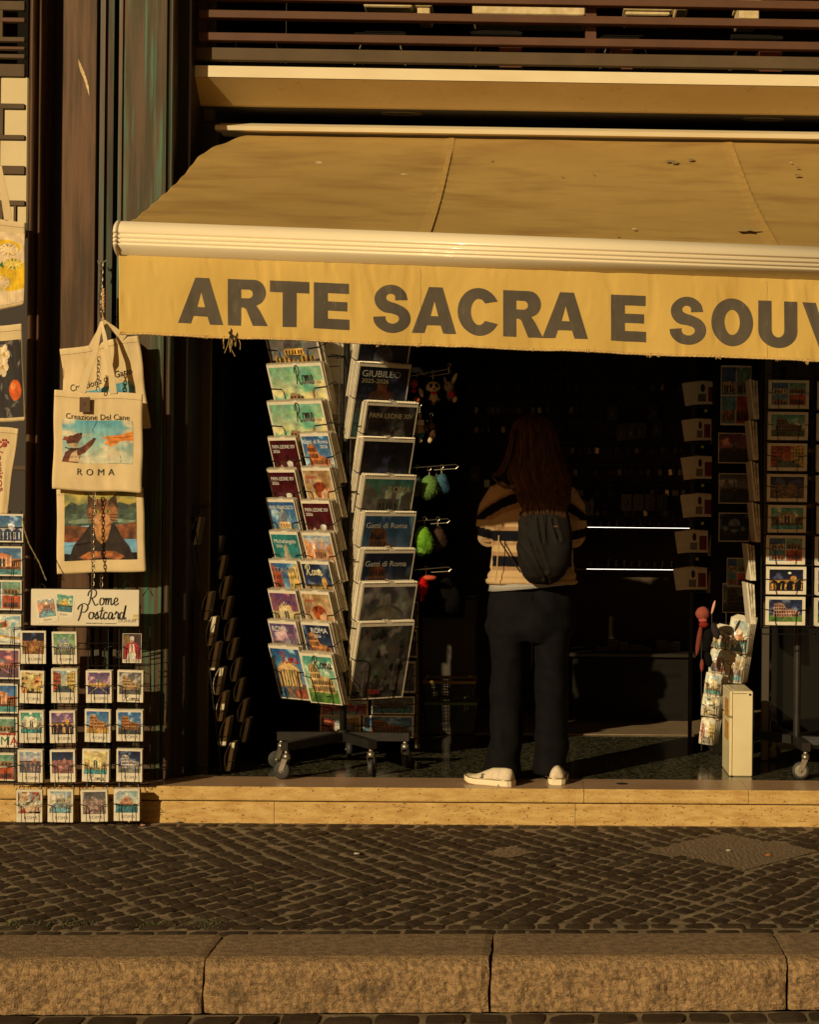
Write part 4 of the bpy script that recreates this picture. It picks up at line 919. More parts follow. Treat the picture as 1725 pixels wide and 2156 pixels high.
for q0,q1,q2 in (((137,1242),(157,1214),(188,1242)),((456,0),(0,0),(0,0)),):
    pass
for hx in ((79,88,98,1242,1228,-.055),(255,267,281,1242,1222,-.055),(300,312,322,1255,1238,.0)): MB().tube([at(hx[0],hx[3],hx[5]), at(hx[1],hx[4],hx[5]+.005), at(hx[2],hx[3],hx[5])], .0025, 5).build('hanging_hook', M_wire, sg)
for py in (1296,1303): q = at_on(sg,285,py,-.06); o = MB().box((q.x-.011,-.0015,q.z-.005),(q.x+.011,0,q.z+.005)).mesh('tape', mat('yellow_tape',(.55,.42,.12),.6)); link('tape', o, sg)
# ---- cloth bags ------------------------------------------------------
def bag(label, TL, TR, BR, BL, Y, pr=None, key=None, texts=(), handles=(), th=.012, seed=0, group='cotton tote bags hung for sale', hm=.035, tilt=0, wr=1, tag_at=None):
    P = [at(*q, Y) for q in (TL,TR,BR,BL)]
    def S(u,v,o=0):     # v 0 bottom
        q = P[3].lerp(P[2],u).lerp(P[0].lerp(P[1],u), v)
        e = 16*u*(1-u)*v*(1-v)
        f = Vector((u*3.1+seed*3, v*3.3, seed)); g = Vector((u*7+seed, v*2.2+u*4, seed*2+1))
        d = th*min(1,e*1.6)**.5*.5 + wr*(.007*noise.noise(f) + .004*noise.noise(g) + .0016*noise.noise(g*3))
        if wr: d += .004*math.exp(-((v-.32-.12*u)/.015)**2)*max(0,1-abs(u-.25)*4)
        if v > .93: d += .0015
        return Vector((q.x + .002*wr*math.sin(v*9+seed), Y - d - o + tilt*(1-v), q.z+.003*wr*math.sin(u*8+seed*2)*(1 if v>.5 else 1)))
    c = (P[0]+P[2])/2; r_ = empty('tote_bag', P[0].lerp(P[1],.5), label, 'bag', group)
    mb = MB(); mb.grid(S, 40, 46)
    n0 = len(mb.v); mb.grid(lambda u,v: S(u,v)*1 + Vector((0, 2*(Y-S(u,v).y)*.5+.006, 0)), 40, 46)
    rim = [(i) for i in range(41)] + [j*41+40 for j in range(1,47)] + [46*41+40-i for i in range(1,41)] + [j*41 for j in range(45,0,-1)]
    fs = [(rim[i], n0+rim[i], n0+rim[(i+1)%len(rim)], rim[(i+1)%len(rim)]) for i in range(len(rim))]; b0 = 0
    for f in fs: mb.f.append(f); mb.mi.append(0)
    mb.build('body', M_canvas, r_, smooth=True)
    hemr = MB(); hemr.tube([S(k/30,.935,.0002) for k in range(31)], .0009, 4); hemr.build('hem_stitching', mat('stitching',(.25,.17,.09),.9), r_)
    if key:
        u0,v0,u1,v1 = pr; me = pic_mesh(key, lambda a,b: S(u0+(u1-u0)*a, v0+(v1-v0)*b, .0012), M_clothprint, 'print', wloc(r_)); link('print', me, r_)
    Wb = (P[1]-P[0]).length; Hb = (P[0]-P[3]).length
    for (bd,sz,tu,tv,tm,wd,rt,sp) in texts:
        me = text_mesh(bd, sz, 0, space=sp).copy(); xs = [v.co.x for v in me.vertices]; k = wd/(max(xs)-min(xs)); me.materials.clear(); me.materials.append(tm)
        for v in me.vertices:
            x, y = v.co.x*k, v.co.y; x, y = x*math.cos(rt)-y*math.sin(rt), x*math.sin(rt)+y*math.cos(rt); v.co = S(tu+x/Wb, tv+y/Hb, .0022+v.co.z) - wloc(r_)
        link('lettering', me, r_)
    for hp in handles:
        pts = [at(x,y,yy) for x,y,yy in hp[0]]; mb = MB(); vs = []
        L = []; 
        for i in range(len(pts)-1):
            for k in range(6): t=k/6; L.append(pts[i].lerp(pts[i+1],t))
        L.append(pts[-1]); ws = hp[1]
        for i,p_ in enumerate(L):
            a_ = L[max(i-1,0)]; b_ = L[min(i+1,len(L)-1)]; d_ = (b_-a_).normalized(); n_ = Vector((d_.z,0,-d_.x)); w = (ws[0]+(ws[1]-ws[0])*i/(len(L)-1))/2
            vs += [p_+n_*w, p_-n_*w, p_-n_*w+Vector((0,.003,0)), p_+n_*w+Vector((0,.003,0))]
        fs = []
        for i in range(len(L)-1):
            for k in range(4): fs.append((i*4+k, i*4+(k+1)%4, i*4+4+(k+1)%4, i*4+4+k))
        mb.add(vs, fs+[(0,1,2,3),tuple(len(vs)-4+k for k in range(4))]); mb.build('handle', M_canvas, r_, smooth=False)
    return r_, S
# back bag, tilted
bag('cream tote bag with blue print hung tilted behind the dog bag', (126,737),(291,706),(316,900),(140,935), .10, (.10,.0,.88,.52), K('animal','blue',seed=3,nx=110,ny=90), [('Creazione del Gatto',.045,.48,.60,M_ink,.28,.10,1.0)], [([(190,735,.09),(208,700,.08),(214,680,.07)],(.03,.02)),([(262,712,.09),(235,690,.08),(216,676,.07)],(.03,.02))], seed=1, wr=1.5)
# lower bag
bag('cream tote bag with a dark tabby cat portrait print, lowest of the three', (119,1030),(301,1026),(306,1203),(119,1208), .05, (.09,.15,.915,.965), K('cathill','blue',seed=6,nx=150,ny=140), seed=2, wr=.5)
# front bag
_, Sb = bag('cream tote bag with a dog print, front of the three', (114,822),(300,829),(298,1038),(110,1030), .005, (.098,.28,.895,.715), K('animal','blue',seed=8,nx=160,ny=110), [('Creazione Del Cane',.036,.50,.745,M_ink,.285,0,1.0),('R O M A',.042,.485,.19,M_ink,.165,0,1.1)],
  [([(171,826,.0),(180,795,-.005),(200,740,-.005),(208,700,.01),(213,678,.05)],(.036,.012)),([(238,829,.0),(234,790,-.005),(224,735,-.005),(218,700,.01),(213,676,.05)],(.034,.012))], seed=4)
# swing tag
t0 = at(178,852,-.02); tg = empty('swing_tag', (t0.x,-.02,t0.z+.03), 'small brown paper tag pinned to the top of the dog bag', 'tag')
MB().bbox((t0.x-.024,-.021,t0.z-.034),(t0.x+.024,-.0195,t0.z+.034),.001).build('card', mat('kraft_paper',(.13,.065,.03),.8,c2=(.10,.05,.025),scale=30), tg)
mb = MB(); mb.tube([(t0.x-.004,-.022,t0.z+.025),(t0.x-.006,-.022,t0.z+.05)], .0008, 4); mb.build('string', M_canvas, tg)
mn = MB(); mn.add([(t0.x+.006+.011*math.cos(a_)*k, -.0225, t0.z+.011*math.sin(a_)*1) for k,a_ in [(1,R(90+i*15)) for i in range(13)]]+[(t0.x+.006+.006*math.cos(R(270-i*15)), -.0225, t0.z+.010*math.sin(R(270-i*15))) for i in range(1,12)], [tuple(range(24))]); mn.build('moon_mark', M_ink, tg)
# chain and rope
def chain(mb, pts, L=.022, r=.0022):
    pts = [Vector(p) for p in pts]; tot = sum((b-a).length for a,b in zip(pts[:-1],pts[1:])); N = int(tot/(L*.72)); k = 0
    for a,b in zip(pts[:-1],pts[1:]):
        n = max(1,int((b-a).length/(L*.72)))
        for i in range(n):
            c = a.lerp(b,(i+.5)/n); d = (b-a).normalized(); s_ = Vector((1,0,0)) if k%2 == 0 else Vector((.45,1,0)).normalized(); k += 1
            s_ = (s_-d*s_.dot(d)).normalized()
            mb.tube([c+d*(L/2-.006)*math.copysign(1,math.sin(an))*(1 if abs(math.sin(an))>.3 else 0)+d*.006*math.sin(an)+s_*.0065*math.cos(an) for an in [2*math.pi*q/10 for q in range(10)]], r, 5, True)
ch = MB(); chain(ch, [at(214,553,.16), at(213,600,.15), at(209,640,.13), at(212,668,.08)]); chain(ch, [at(208,752,-.03), at(205,822,-.035)]); chain(ch, [at(198,1038,-.0), at(194,1118,-.01), at(196,1200,-.01), at(194,1242,-.03)]); chain(ch, [at(213,1210,.10), at(213,1242,.09)])
o = ch.build('steel_chain', M_chain); tag(o, 'long steel link chain the tote bags hang from in front of the pillar', 'chain')
rp = MB()
for ph in (0,2.1,4.2):
    rp.tube([at(217+1.2*math.sin(k*.9+ph)-(k-14)*.02, 608+k*2.9, .125+.004*math.cos(k*.9+ph)) for k in range(24)], .0042, 6)
o = rp.build('twisted_rope', mat('rope_cotton',s2l((215,170,120)),.9)); tag(o, 'short twisted beige rope beside the chain above the tote bags', 'rope')
rb = MB(); rb.tube([at(205,549,.165),at(211,556,.165),at(224,548,.165)],.003,5); rb.tube([at(206,556,.165),at(214,551,.165),at(219,556,.165),at(216,566,.165),at(211,575,.16),at(209,582,.16)],.0025,5)
tag(rb.build('ribbon_knot', mat('grey_green_ribbon',(.22,.22,.13),.8)), 'small grey green ribbon knotted round the top of the chain', 'ribbon')
cdm = MB(); L_ = [at(46,1090,-.06), at(50,1115,-.07), at(60,1145,-.07), at(82,1185,-.065), at(95,1218,-.06), at(97,1222,-.06)]
for ph in (0,3.14): cdm.tube([L_[i].lerp(L_[i+1],k/10)+Vector((.0012*math.sin((i*10+k)*.9+ph),0,.0012*math.cos((i*10+k)*.9+ph))) for i in range(5) for k in range(10)], .0018, 4)
tag(cdm.build('twine', mat('grey_twine',s2l((150,140,100)),.9)), 'thin grey twine running down to the corner of the Rome Postcard sign', 'string')
# far left bags
bag('cream tote bag with yellow lemon slices at the left edge', (-70,455),(52,468),(50,640),(-60,668), .10, (.08,.04,1.0,.86), K('lemons',seed=1,nx=120,ny=160), handles=[([(16,462,.09),(10,420,.08),(2,385,.08),(-4,350,.08)],(.036,.03))], seed=5, wr=.5)
bag('cream bag with two dark orange blossom prints at the left edge, under the lemon bag', (-60,690),(44,682),(52,886),(-55,890), .06, (.0,.04,.98,.84), K('oranges',seed=2,nx=100,ny=120), seed=6, wr=.5)
b_, S6 = bag('plain cream bag with red lettering and paw mark at the left edge', (-40,893),(38,903),(14,1082),(-40,1085), .04, texts=[('Vorritos',.05,.60,.52,M_redink,.22,R(-80),1)], seed=7, wr=.6)
pw = MB(); 
for dx,dy,r_ in ((0,0,.011),(-.016,.012,.005),(-.006,.02,.0055),(.006,.02,.0055),(.015,.011,.005)):
    q = S6(.66,.80,.002); pw.ell(q+Vector((dx,0,dy)),(r_,.0008,r_*1.1),10,6)
pw.build('paw_mark', M_redink, b_)
# slatted screen behind
scn = empty('slatted_screen', (at(20,400,.5).x,.5,FZ), 'brown metal slatted screen at the left edge in front of a cream panel', 'screen')
Ys = .42
for k,(y0,y1,nm) in enumerate(((2,20,'beam'),(78,86,'beam'),(135,160,'beam'),(218,228,'bar'),(284,293,'bar'),(349,366,'bar'),(422,432,'bar'),(37,45,'bar'),(98,103,'bar'),(114,121,'bar'))):
    a = at(-60,y1,Ys); b = at(51,y0,Ys); MB().bbox((a.x,Ys,a.z),(b.x,Ys+.03,b.z),.003).build(nm, M_rail if nm=='bar' and y0<100 else M_beam, scn)
for x0,x1,y0,y1 in ((-3,5,20,78),(-3,6,226,284),(-3,5,428,470),(27,33,430,470)): a = at(x0,y1,Ys); b = at(x1,y0,Ys); MB().bbox((a.x,Ys+.002,a.z),(b.x,Ys+.028,b.z),.002).build('upright', M_beam, scn)
a = at(-400,470,.72); b = at(60,162,.72); tag(MB().bbox((a.x,.72,a.z),(b.x,.78,b.z),.01).build('roller_panel', mat('cream_panel', s2l((226,206,160)), .7, c2=s2l((214,192,146)), scale=2)), 'plain cream panel behind the brown slatted screen at the left edge', 'panel')
a = at(-400,160,.80); b = at(60,-60,.80); tag(MB().box((a.x,.80,a.z),(b.x,.85,b.z+.6)).build('upper_backing', M_dark), 'dark wall above the cream panel at the left edge', 'wall')
a = at(-400,1660,.66); b = at(60,470,.66); tag(MB().box((a.x,.66,FZ+.001),(b.x,.70,b.z)).build('side_shutter', mat('dark_shutter',(.035,.026,.018),.7,c2=(.028,.02,.015),scale=3)), 'dark shutter behind the bags and cards at the left edge', 'shutter')
for k in range(3): a = at(30,1108-118*k+0,.30); tag(MB().bbox((a.x-.12,.28,a.z),(X(50),.32,a.z+.02),.003).build('wall_bar', M_beam), f'short brown metal bar behind the paw bag, {("lowest","middle","highest")[k]} one', 'bar', 'short bars behind the paw bag')
# far left greeting cards (landscape)
FL = [(1083,1141,49,K('bridge','blue',(190,190,190),(110,110,140),90,60,21),'blue sky, dome and bridge'),(1151,1212,47,K('fountain','blue',(190,110,60),(80,60,50),90,60,22),'rust brown palace, upper one'),(1222,1284,46,K('multi',seed=23,nx=90,ny=60),'four small city views in pink and gold'),(1294,1356,45,K('logo',seed=24,nx=90,ny=60),'round emblem and yellow ribbon'),
 (1366,1429,42,K('square','dusk',(190,110,90),(100,70,90),90,60,25),'pink sky and obelisk'),(1440,1501,38,K('fountain','blue',(180,100,55),(80,60,50),90,60,26),'rust brown palace, lower one'),(1510,1573,37,K('multi',seed=27,nx=90,ny=60),'coloured letters ROMA below small views'),(1586,1643,32,K('multi',seed=28,nx=90,ny=60),'bright collage of monuments')]
rk2 = empty('card_rack', (at(0,1600,.1).x,.1,FZ), 'black wire rack of landscape postcards cut by the left edge of the picture', 'rack')
mbf = MB()
for i,(y0,y1,xr,key,d) in enumerate(FL):
    c, w, h = dims(xr-86, y0, xr, y1, .03+.0*i); M = Matrix.Translation(c) @ Matrix.Rotation(R(3),4,'X') @ Matrix.Rotation(R(-4),4,'Z')
    q = card_stack('postcard_stack', f'landscape postcard with {d}, at the left edge', 'landscape postcards at the left edge', M, w, h, .02, key, w*.94, h*.9, 0, 0)
    if i == 6:
        MB2 = MB(); MB2.box((-w/2+.004,-.0012,-h/2+.003),(w/2-.004,-.001,-h/2+.055)); link('white_band', MB2.mesh('white_band',M_paper), q)
        for j,(ch_,col_) in enumerate((('R',(.35,.03,.02)),('O',(.02,.12,.3)),('M',(.02,.2,.08)),('A',(.45,.03,.02)))): text_on(q, ch_, .055, -.05+.042*j, -h/2+.028, mat('letter_ink_'+ch_,col_,.6), y=-.0022, bold=0)
    mb = MB(); hooks(mb, M, w, h, -.008); mb.build('pocket', M_wire, rk2)
for px in (-30,2,20,44): mbf.tube([at(px,1075,.07), at(px,1655,.07)], .0025, 5)
for (y0,y1,*_) in FL: mbf.tube([at(-40,y1+3,.07), at(50,y1+3,.07)], .0025, 5); mbf.tube([at(-40,y1+3,.02), at(45,y1+3,.02)], .002, 5)
mbf.build('wire_frame', M_wire, rk2)
# ---- dark leaning book rack at the left jamb ---------------------------
Y2 = .66
M_bookcov = mat('dark_book_cover', (.05,.04,.03), .6, c2=(.09,.06,.04), scale=30); 
rb_ = empty('book_rack', (at(440,1600,.5).x,.5,FZ), 'thin black leaning wire rack of small guide books beside the cream jamb', 'rack')
A_ = [(135,210,415),(215,765,975),(245,950,1165),(268,1140,1345),(300,1330,1530),(322,1510,1725),(348,1700,1910),(383,1885,2095)]
B_ = [(290,350,520),(318,495,670),(345,650,820),(360,800,970),(380,965,1130),(402,1110,1270),(425,1260,1430),(450,1410,1580),(478,1565,1730),(498,1705,1880)]
def lean_book(cx,y0,y1,Y,wpx,lab,grp,deep):
    x0, yb = 367+cx*.2838, 1029+y1*.2838; xt, yt = x0+10, 1029+y0*.2838
    bl = at(x0,yb,Y); tl = at(xt,yt,Y); w = wpx/F*(8+Y); ax = tl-bl
    t = empty('guide_book', bl, lab, 'book', grp); mb = MB(); mb2 = MB()
    def hexa(m, u0, u1, d0, d1, c=0):
        vs = [bl+Vector((u,d,0))+ax*v for v in (0,1) for u,d in ((u0,d0),(u1,d0),(u1,d1),(u0,d1))]; m.add(vs, [(3,2,1,0),(4,5,6,7),(0,1,5,4),(1,2,6,5),(2,3,7,6),(3,0,4,7)])
    hexa(mb, .002, w-.002, .001, deep); hexa(mb2, 0, .0018, 0, deep+.002); hexa(mb2, w-.0018, w, 0, deep+.002)
    mb.build('pages', mat('book_pages', s2l((226,212,176)), .8, c2=s2l((196,180,144)), scale=220, stretch=(3,.3,.1)), t); 
    cv = MB(); n = 10      # cover bowed open to the left
    vs = []
    for k in range(n+1):
        v = k/n; b = bl+ax*v; o = -.016*math.sin(math.pi*v)**1.0
        vs += [b+Vector((o-.0005,0,0)), b+Vector((o-.0022,0,0)), b+Vector((o-.0022,deep,0)), b+Vector((o-.0005,deep,0))]
    cv.add(vs, [(k*4+j, k*4+(j+1)%4, k*4+4+(j+1)%4, k*4+4+j) for k in range(n) for j in range(4)]); 
    mb2.build('cover', M_bookcov, t); cv.build('bent_cover', M_paper, t)
for i,(cx,y0,y1) in enumerate(A_): lean_book(cx,y0,y1,.40,9,'guide book leaning in the near column of the book rack, '+('topmost','second from the top','third from the top','fourth from the top','fifth from the top','third from the bottom','second from the bottom','lowest')[i],'guide books in the near column',.10)
for i,(cx,y0,y1) in enumerate(B_): lean_book(cx,y0,y1,.66,9,'guide book standing in shade in the far column of the book rack','guide books in the far column',.09)
mb = MB(); q = lambda a,b,Y=.40: at(367+a*.2838,1029+b*.2838,Y)
mb.tube([q(88,140),q(130,420),q(200,900),q(262,1360),q(350,2100)],.0035,6); mb.tube([q(280,130,Y2),q(240,450,Y2),q(330,1300,Y2),q(500,1900,Y2)],.003,5); mb.tube([q(88,140),q(190,150),q(280,130,Y2),q(120,125)],.003,5)
mb.tube([q(140,150),q(190,600),q(220,800)],.0025,5); mb.tube([q(190,150),q(140,400),q(130,330)],.0025,5)
for (cx,y0,y1) in A_[1:]: mb.tube([q(cx-40,(y0+y1)/2),q(cx,y1-60),q(cx+60,y1-80),q(cx+110,y1-60,.6)],.002,5)
mb.build('wire_frame', M_wire, rb_)
# ================================================================== calendar stand
CA = R(35); nL = Vector((-math.sin(CA),-math.cos(CA),0)); CB = R(33); nR = Vector((math.sin(CB),-math.cos(CB),0))
axis = at(722,1560,.62); axis = Vector((axis.x,.62,0))
st = empty('calendar_stand', (axis.x,axis.y,FZ), 'tall black revolving wire stand of calendars on five castors', 'stand')
LEAN = R(19)
CAL = {}
def cal_mesh(w,h,t):
    k = (round(w,3),round(h,3))
    if k not in CAL:
        mb = MB(); mb.box((-w/2,0,-h/2),(w/2,t,h/2-.006)); mb.box((-w/2,.0002,h/2-.0062),(w/2,t*.9,h/2))
        CAL[k] = mb.mesh('pages', [M_paper])
        sp = MB(); n = int(w/.0085)
        for i in range(n):
            if abs(i-n/2) < 2: continue
            x = -w/2+.005+i*(w-.01)/(n-1); sp.tube([(x,.004*math.cos(a)-.001+t/2, h/2+.001+.0048*math.sin(a)) for a in (0,1.05,2.1,3.14,4.2,5.25)], .0012, 4, True)
        mid = MB(); sp.tube([(-.02,t/2,h/2+.003),(-.008,t/2,h/2+.004),(0,t/2,h/2+.012),(.008,t/2,h/2+.004),(.02,t/2,h/2+.003)], .0013, 5)
        CAL[k+('s',)] = sp.mesh('spiral_binding', mat('white_spiral_wire', (.62,.55,.42), .4, metal=.5))
    return CAL[k], CAL[k+('s',)]
def calendar(label, nrm, rt, x, y, w, h, key, texts=(), nback=3, lean=LEAN, prect=(0,0,1,1), backlab='', frm=None, group='calendars on the revolving stand', cover=True):
    P0 = axis + nrm*rt
    tl = atp(x,y,P0,nrm); tv = Vector((-nrm.y,nrm.x,0)); tv = tv if tv.x > 0 else -tv
    up = nrm*math.sin(lean)+Vector((0,0,math.cos(lean))); c = tl + tv*w/2 - up*h/2
    M = frame_mat(c, nrm, lean, 0)
    cm, sp = cal_mesh(w,h,.005)
    r_ = empty('calendar', (0,0,0), label, 'calendar', group); r_.matrix_world = M
    link('pages', cm, r_); link('spiral_binding', sp, r_)
    if cover:
        bw, bh = w*.94, (h-.012)*.96
        x0,z0,x1,z1 = prect; put_pic(r_, key, bw*(x1-x0), bh*(z1-z0), bw*((x0+x1)/2-.5), bh*((z0+z1)/2-.5)-.006, y=-.0007)
        if frm:      # coloured field behind the picture
            f_ = MB(); f_.box((-bw/2,-.0005,-bh/2-.006),(bw/2,-.0001,bh/2-.006)); link('cover_field', f_.mesh('cover_field', frm), r_)
        for (bd,sz,tx,tz,tm,wd) in texts:
            if bd.startswith('~'):
                ms = script_mesh(bd[1:], sz, .06, tm); q = max(v.co.x for v in ms.vertices)-min(v.co.x for v in ms.vertices); link('lettering', ms, r_, Matrix.Translation((bw*(tx-.5),-.0008,bh*(tz-.5)-.006)) @ Matrix.Diagonal((wd*bw/q,1,1,1)))
            else: text_on(r_, bd, sz, bw*(tx-.5), bh*(tz-.5)-.006, tm, y=-.0016, width=wd*bw)
    for k in range(1, nback+1):
        o = empty('calendar', (0,0,0), backlab or ('white edged spare calendar stacked behind the ' + ('left' if nrm.x < 0 else 'right') + ' front calendars of the stand'), 'calendar', 'spare calendars stacked behind the ' + ('left' if nrm.x<0 else 'right') + ' face')
        o.matrix_world = Matrix.Translation(Vector((0,0,random.uniform(-.003,.006))) - nrm*(.0115*k) + tv*random.uniform(-.003,.003)) @ M @ Matrix.Rotation(R(random.uniform(-.8,.8)),4,'Y')
        link('pages', cm, o); link('spiral_binding', sp, o)
    mb = MB(); hooks(mb, M, w, h, -.006, r=.002, lo=-.5); mb.tube([M@Vector((-w*.5,-.004,-h*.5-.002)),M@Vector((w*.5,-.004,-h*.5-.002))],.002,5); mb.tube([M@Vector((w*.54,.02,h*.02+.01)),M@Vector((w*.5,.08,h*.05))],.002,5); mb.build('pocket', M_wire, st)
    return r_
I = M_ink; Wt = M_white
maroon = mat('maroon_cover',(.10,.010,.012),.4,c2=(.07,.008,.01),scale=20); blue_ = mat('deep_blue_cover',(.02,.06,.20),.4); whc = mat('white_cover',s2l((228,220,200)),.4); teal_ = mat('teal_cover',(.03,.17,.18),.4)
darkc = mat('navy_cover',(.012,.02,.045),.3)
wc = K('watercolour',nx=110,ny=80,seed=4)
pl = lambda s_: K('portrait',seed=s_,nx=60,ny=70)
calendar('grey calendar with a lit dome, topmost on the left face', nL,.17,553,690,.34,.24,K('dome','grey',(190,140,50),(40,35,30),90,70,31),nback=3)
calendar('wide mint watercolour calendar with Roma lettering, upper of two', nL,.17,560,768,.36,.26,wc,[('~Roma',.085,.66,.80,I,.36),('CALENDARIO 2026',.02,.78,.66,M_grey,.36)],nback=4)
calendar('wide mint watercolour calendar with Roma lettering, lower of two', nL,.17,561,846,.36,.26,wc,[('~Roma',.085,.66,.80,I,.36),('CALENDARIO 2026',.02,.78,.66,M_grey,.36)],nback=4)
sm = (.185,.255)
def small(label,x,y,key,texts,**k): calendar(label,nL,.175+(.0 if x<600 else 0),x,y,sm[0],sm[1],key,texts,**k)
PL = [('PAPA LEONE XIV',.026,.5,.86,Wt,.86),('2026',.022,.2,.76,Wt,.26)]
pc = (0,0,1,.78)
small('small maroon calendar with a white robed figure, left column first row',563,921,pl(1),PL,nback=1,frm=maroon)
small('small blue Gatti di Roma calendar with an amphitheatre, right column',630,912,K('colosseum','blue',(200,110,50),(60,50,40),70,90,33),[('Gatti di Roma',.028,.5,.88,Wt,.9),('2026',.022,.78,.77,Wt,.26)],nback=5)
small('small maroon calendar with a white robed figure, left column second row',561,988,pl(2),PL,nback=2,frm=maroon)
small('small beige calendar with a red haired child, upper right column',633,984,K('curls',seed=3,nx=60,ny=80),[('Angeli',.034,.28,.86,M_redink,.42),('2026',.02,.25,.76,M_grey,.24)],nback=4)
small('small deep blue calendar with a church dome and white title',559,1050,K('dome','blue',(200,160,90),(110,70,40),60,80,35),[('PAPA FRANCESCO',.026,.5,.88,Wt,.9),('2026',.02,.25,.78,Wt,.26)],nback=2)
small('small maroon calendar with a white robed figure, right column',632,1053,pl(4),PL,nback=4,frm=maroon)
small('small teal calendar with a stone statue and Michelangelo lettering',566,1118,K('statue',seed=2),[('Michelangelo',.030,.5,.85,Wt,.82),('2026',.02,.25,.74,Wt,.24)],nback=2)
small('small calendar with pink and blue city view, half hiding a maroon one',634,1120,K('steps','pink',(200,130,80),(90,110,120),60,80,37),[('PAPA LEONE XIV',.026,.5,.90,Wt,.86)],nback=4)
small('small white ITALIA calendar with three little landscape pictures',565,1178,K('street','blue',(90,120,90),(60,90,70),60,40,38),[('ITALIA',.040,.5,.84,M_grey,.80),('2026',.022,.5,.70,I,.26)],nback=3,frm=whc); 
small('small dark Roma calendar with a moonlit town',631,1180,K('bridge','storm',(190,140,60),(60,50,30),60,80,39),[('~Roma',.05,.42,.86,mat('pale_yellow_ink',(.7,.62,.35),.6),.62)],nback=5)
small('small calendar with a pale fountain and pink sky',563,1241,K('fountain','dusk',(190,165,110),(150,150,130),60,80,40),[('~Roma',.05,.62,.84,mat('violet_ink',(.12,.06,.16),.6),.66)],nback=3)
small('small beige calendar with a red haired child, lower right column',631,1243,K('curls',seed=9,nx=60,ny=80),[('Angeli',.034,.28,.86,M_redink,.42),('2026',.02,.25,.76,M_grey,.24)],nback=5)
small('small mauve calendar with a river fountain and ROMA title',563,1305,K('city','purple',(120,105,120),(80,80,100),60,80,41),[('ROMA',.038,.36,.88,Wt,.56),('2026',.022,.26,.76,Wt,.26)],nback=3)
small('small deep blue calendar with an amphitheatre and white ROMA title',632,1308,K('colosseum','storm',(190,120,60),(120,90,60),60,80,42),[('ROMA',.038,.60,.88,Wt,.6),('2026',.022,.50,.76,Wt,.26)],nback=5,frm=blue_)
calendar('small calendar with a columned temple, bottom left of the stand',nL,.18,564,1357,.20,.285,K('pantheon','blue',(190,150,90),(120,100,80),80,100,43),[('~Roma',.055,.64,.82,M_redink,.6)],nback=2)
calendar('small yellow and green Roma calendar, bottom right of the left face',nL,.18,630,1373,.205,.265,K('colosseum','teal',(190,150,90),(90,140,50),80,100,44),[('~Roma',.06,.66,.86,I,.64),('2026',.018,.8,.72,M_grey,.2)],nback=4)
# italian tricolour rules on the ITALIA cover
# right face
RW = .285
nR2 = Vector((math.sin(R(48)),-math.cos(R(48)),0))
def big(label,x,y,w,h,key,texts=(),**k): calendar(label,nR,.17,x,y,w,h,key,texts,lean=R(17),**k)
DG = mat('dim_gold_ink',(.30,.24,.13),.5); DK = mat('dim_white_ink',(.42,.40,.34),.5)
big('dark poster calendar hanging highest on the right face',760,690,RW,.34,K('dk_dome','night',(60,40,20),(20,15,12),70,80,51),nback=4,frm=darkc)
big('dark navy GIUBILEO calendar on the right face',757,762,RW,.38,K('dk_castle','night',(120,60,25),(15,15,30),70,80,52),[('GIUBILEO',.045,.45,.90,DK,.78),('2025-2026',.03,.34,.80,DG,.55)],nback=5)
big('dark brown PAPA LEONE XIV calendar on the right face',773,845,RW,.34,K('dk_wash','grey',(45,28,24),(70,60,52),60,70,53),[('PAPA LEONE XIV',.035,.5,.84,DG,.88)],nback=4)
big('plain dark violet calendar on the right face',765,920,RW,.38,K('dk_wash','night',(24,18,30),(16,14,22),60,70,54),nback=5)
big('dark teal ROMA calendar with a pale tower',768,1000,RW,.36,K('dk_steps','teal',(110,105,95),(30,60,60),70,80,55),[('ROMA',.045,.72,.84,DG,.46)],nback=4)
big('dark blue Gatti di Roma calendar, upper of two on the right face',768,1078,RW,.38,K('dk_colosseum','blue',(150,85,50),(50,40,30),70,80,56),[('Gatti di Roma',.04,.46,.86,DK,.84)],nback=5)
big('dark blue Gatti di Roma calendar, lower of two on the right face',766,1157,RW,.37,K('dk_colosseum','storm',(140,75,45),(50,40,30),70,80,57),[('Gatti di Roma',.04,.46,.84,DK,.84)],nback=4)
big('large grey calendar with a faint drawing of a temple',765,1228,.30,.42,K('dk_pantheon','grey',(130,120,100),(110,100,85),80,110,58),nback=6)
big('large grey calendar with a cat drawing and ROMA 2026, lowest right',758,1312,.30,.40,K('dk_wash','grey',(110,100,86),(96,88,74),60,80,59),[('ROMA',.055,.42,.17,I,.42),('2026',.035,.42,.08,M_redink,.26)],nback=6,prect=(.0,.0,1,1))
# the two faces turned away from the street
for nb,nm in ((-nL,'back right'),(-nR,'back left')):
    for k in range(8):
        for sx in (0,):
            tv = Vector((-nb.y,nb.x,0)); M = frame_mat(axis+nb*.12+tv*sx+Vector((0,0,.66+k*.215)), nb, R(14)); M = M @ (Matrix.Rotation(R(180),4,'Z') if M.to_3x3().col[1].dot(nb) > 0 else Matrix())
            cm,sp = cal_mesh(.185,.255,.005); o = empty('calendar',(0,0,0),'calendar on the far side of the revolving stand, mostly hidden','calendar','calendars on the far faces'); o.matrix_world = M; link('pages',cm,o); link('spiral_binding',sp,o)
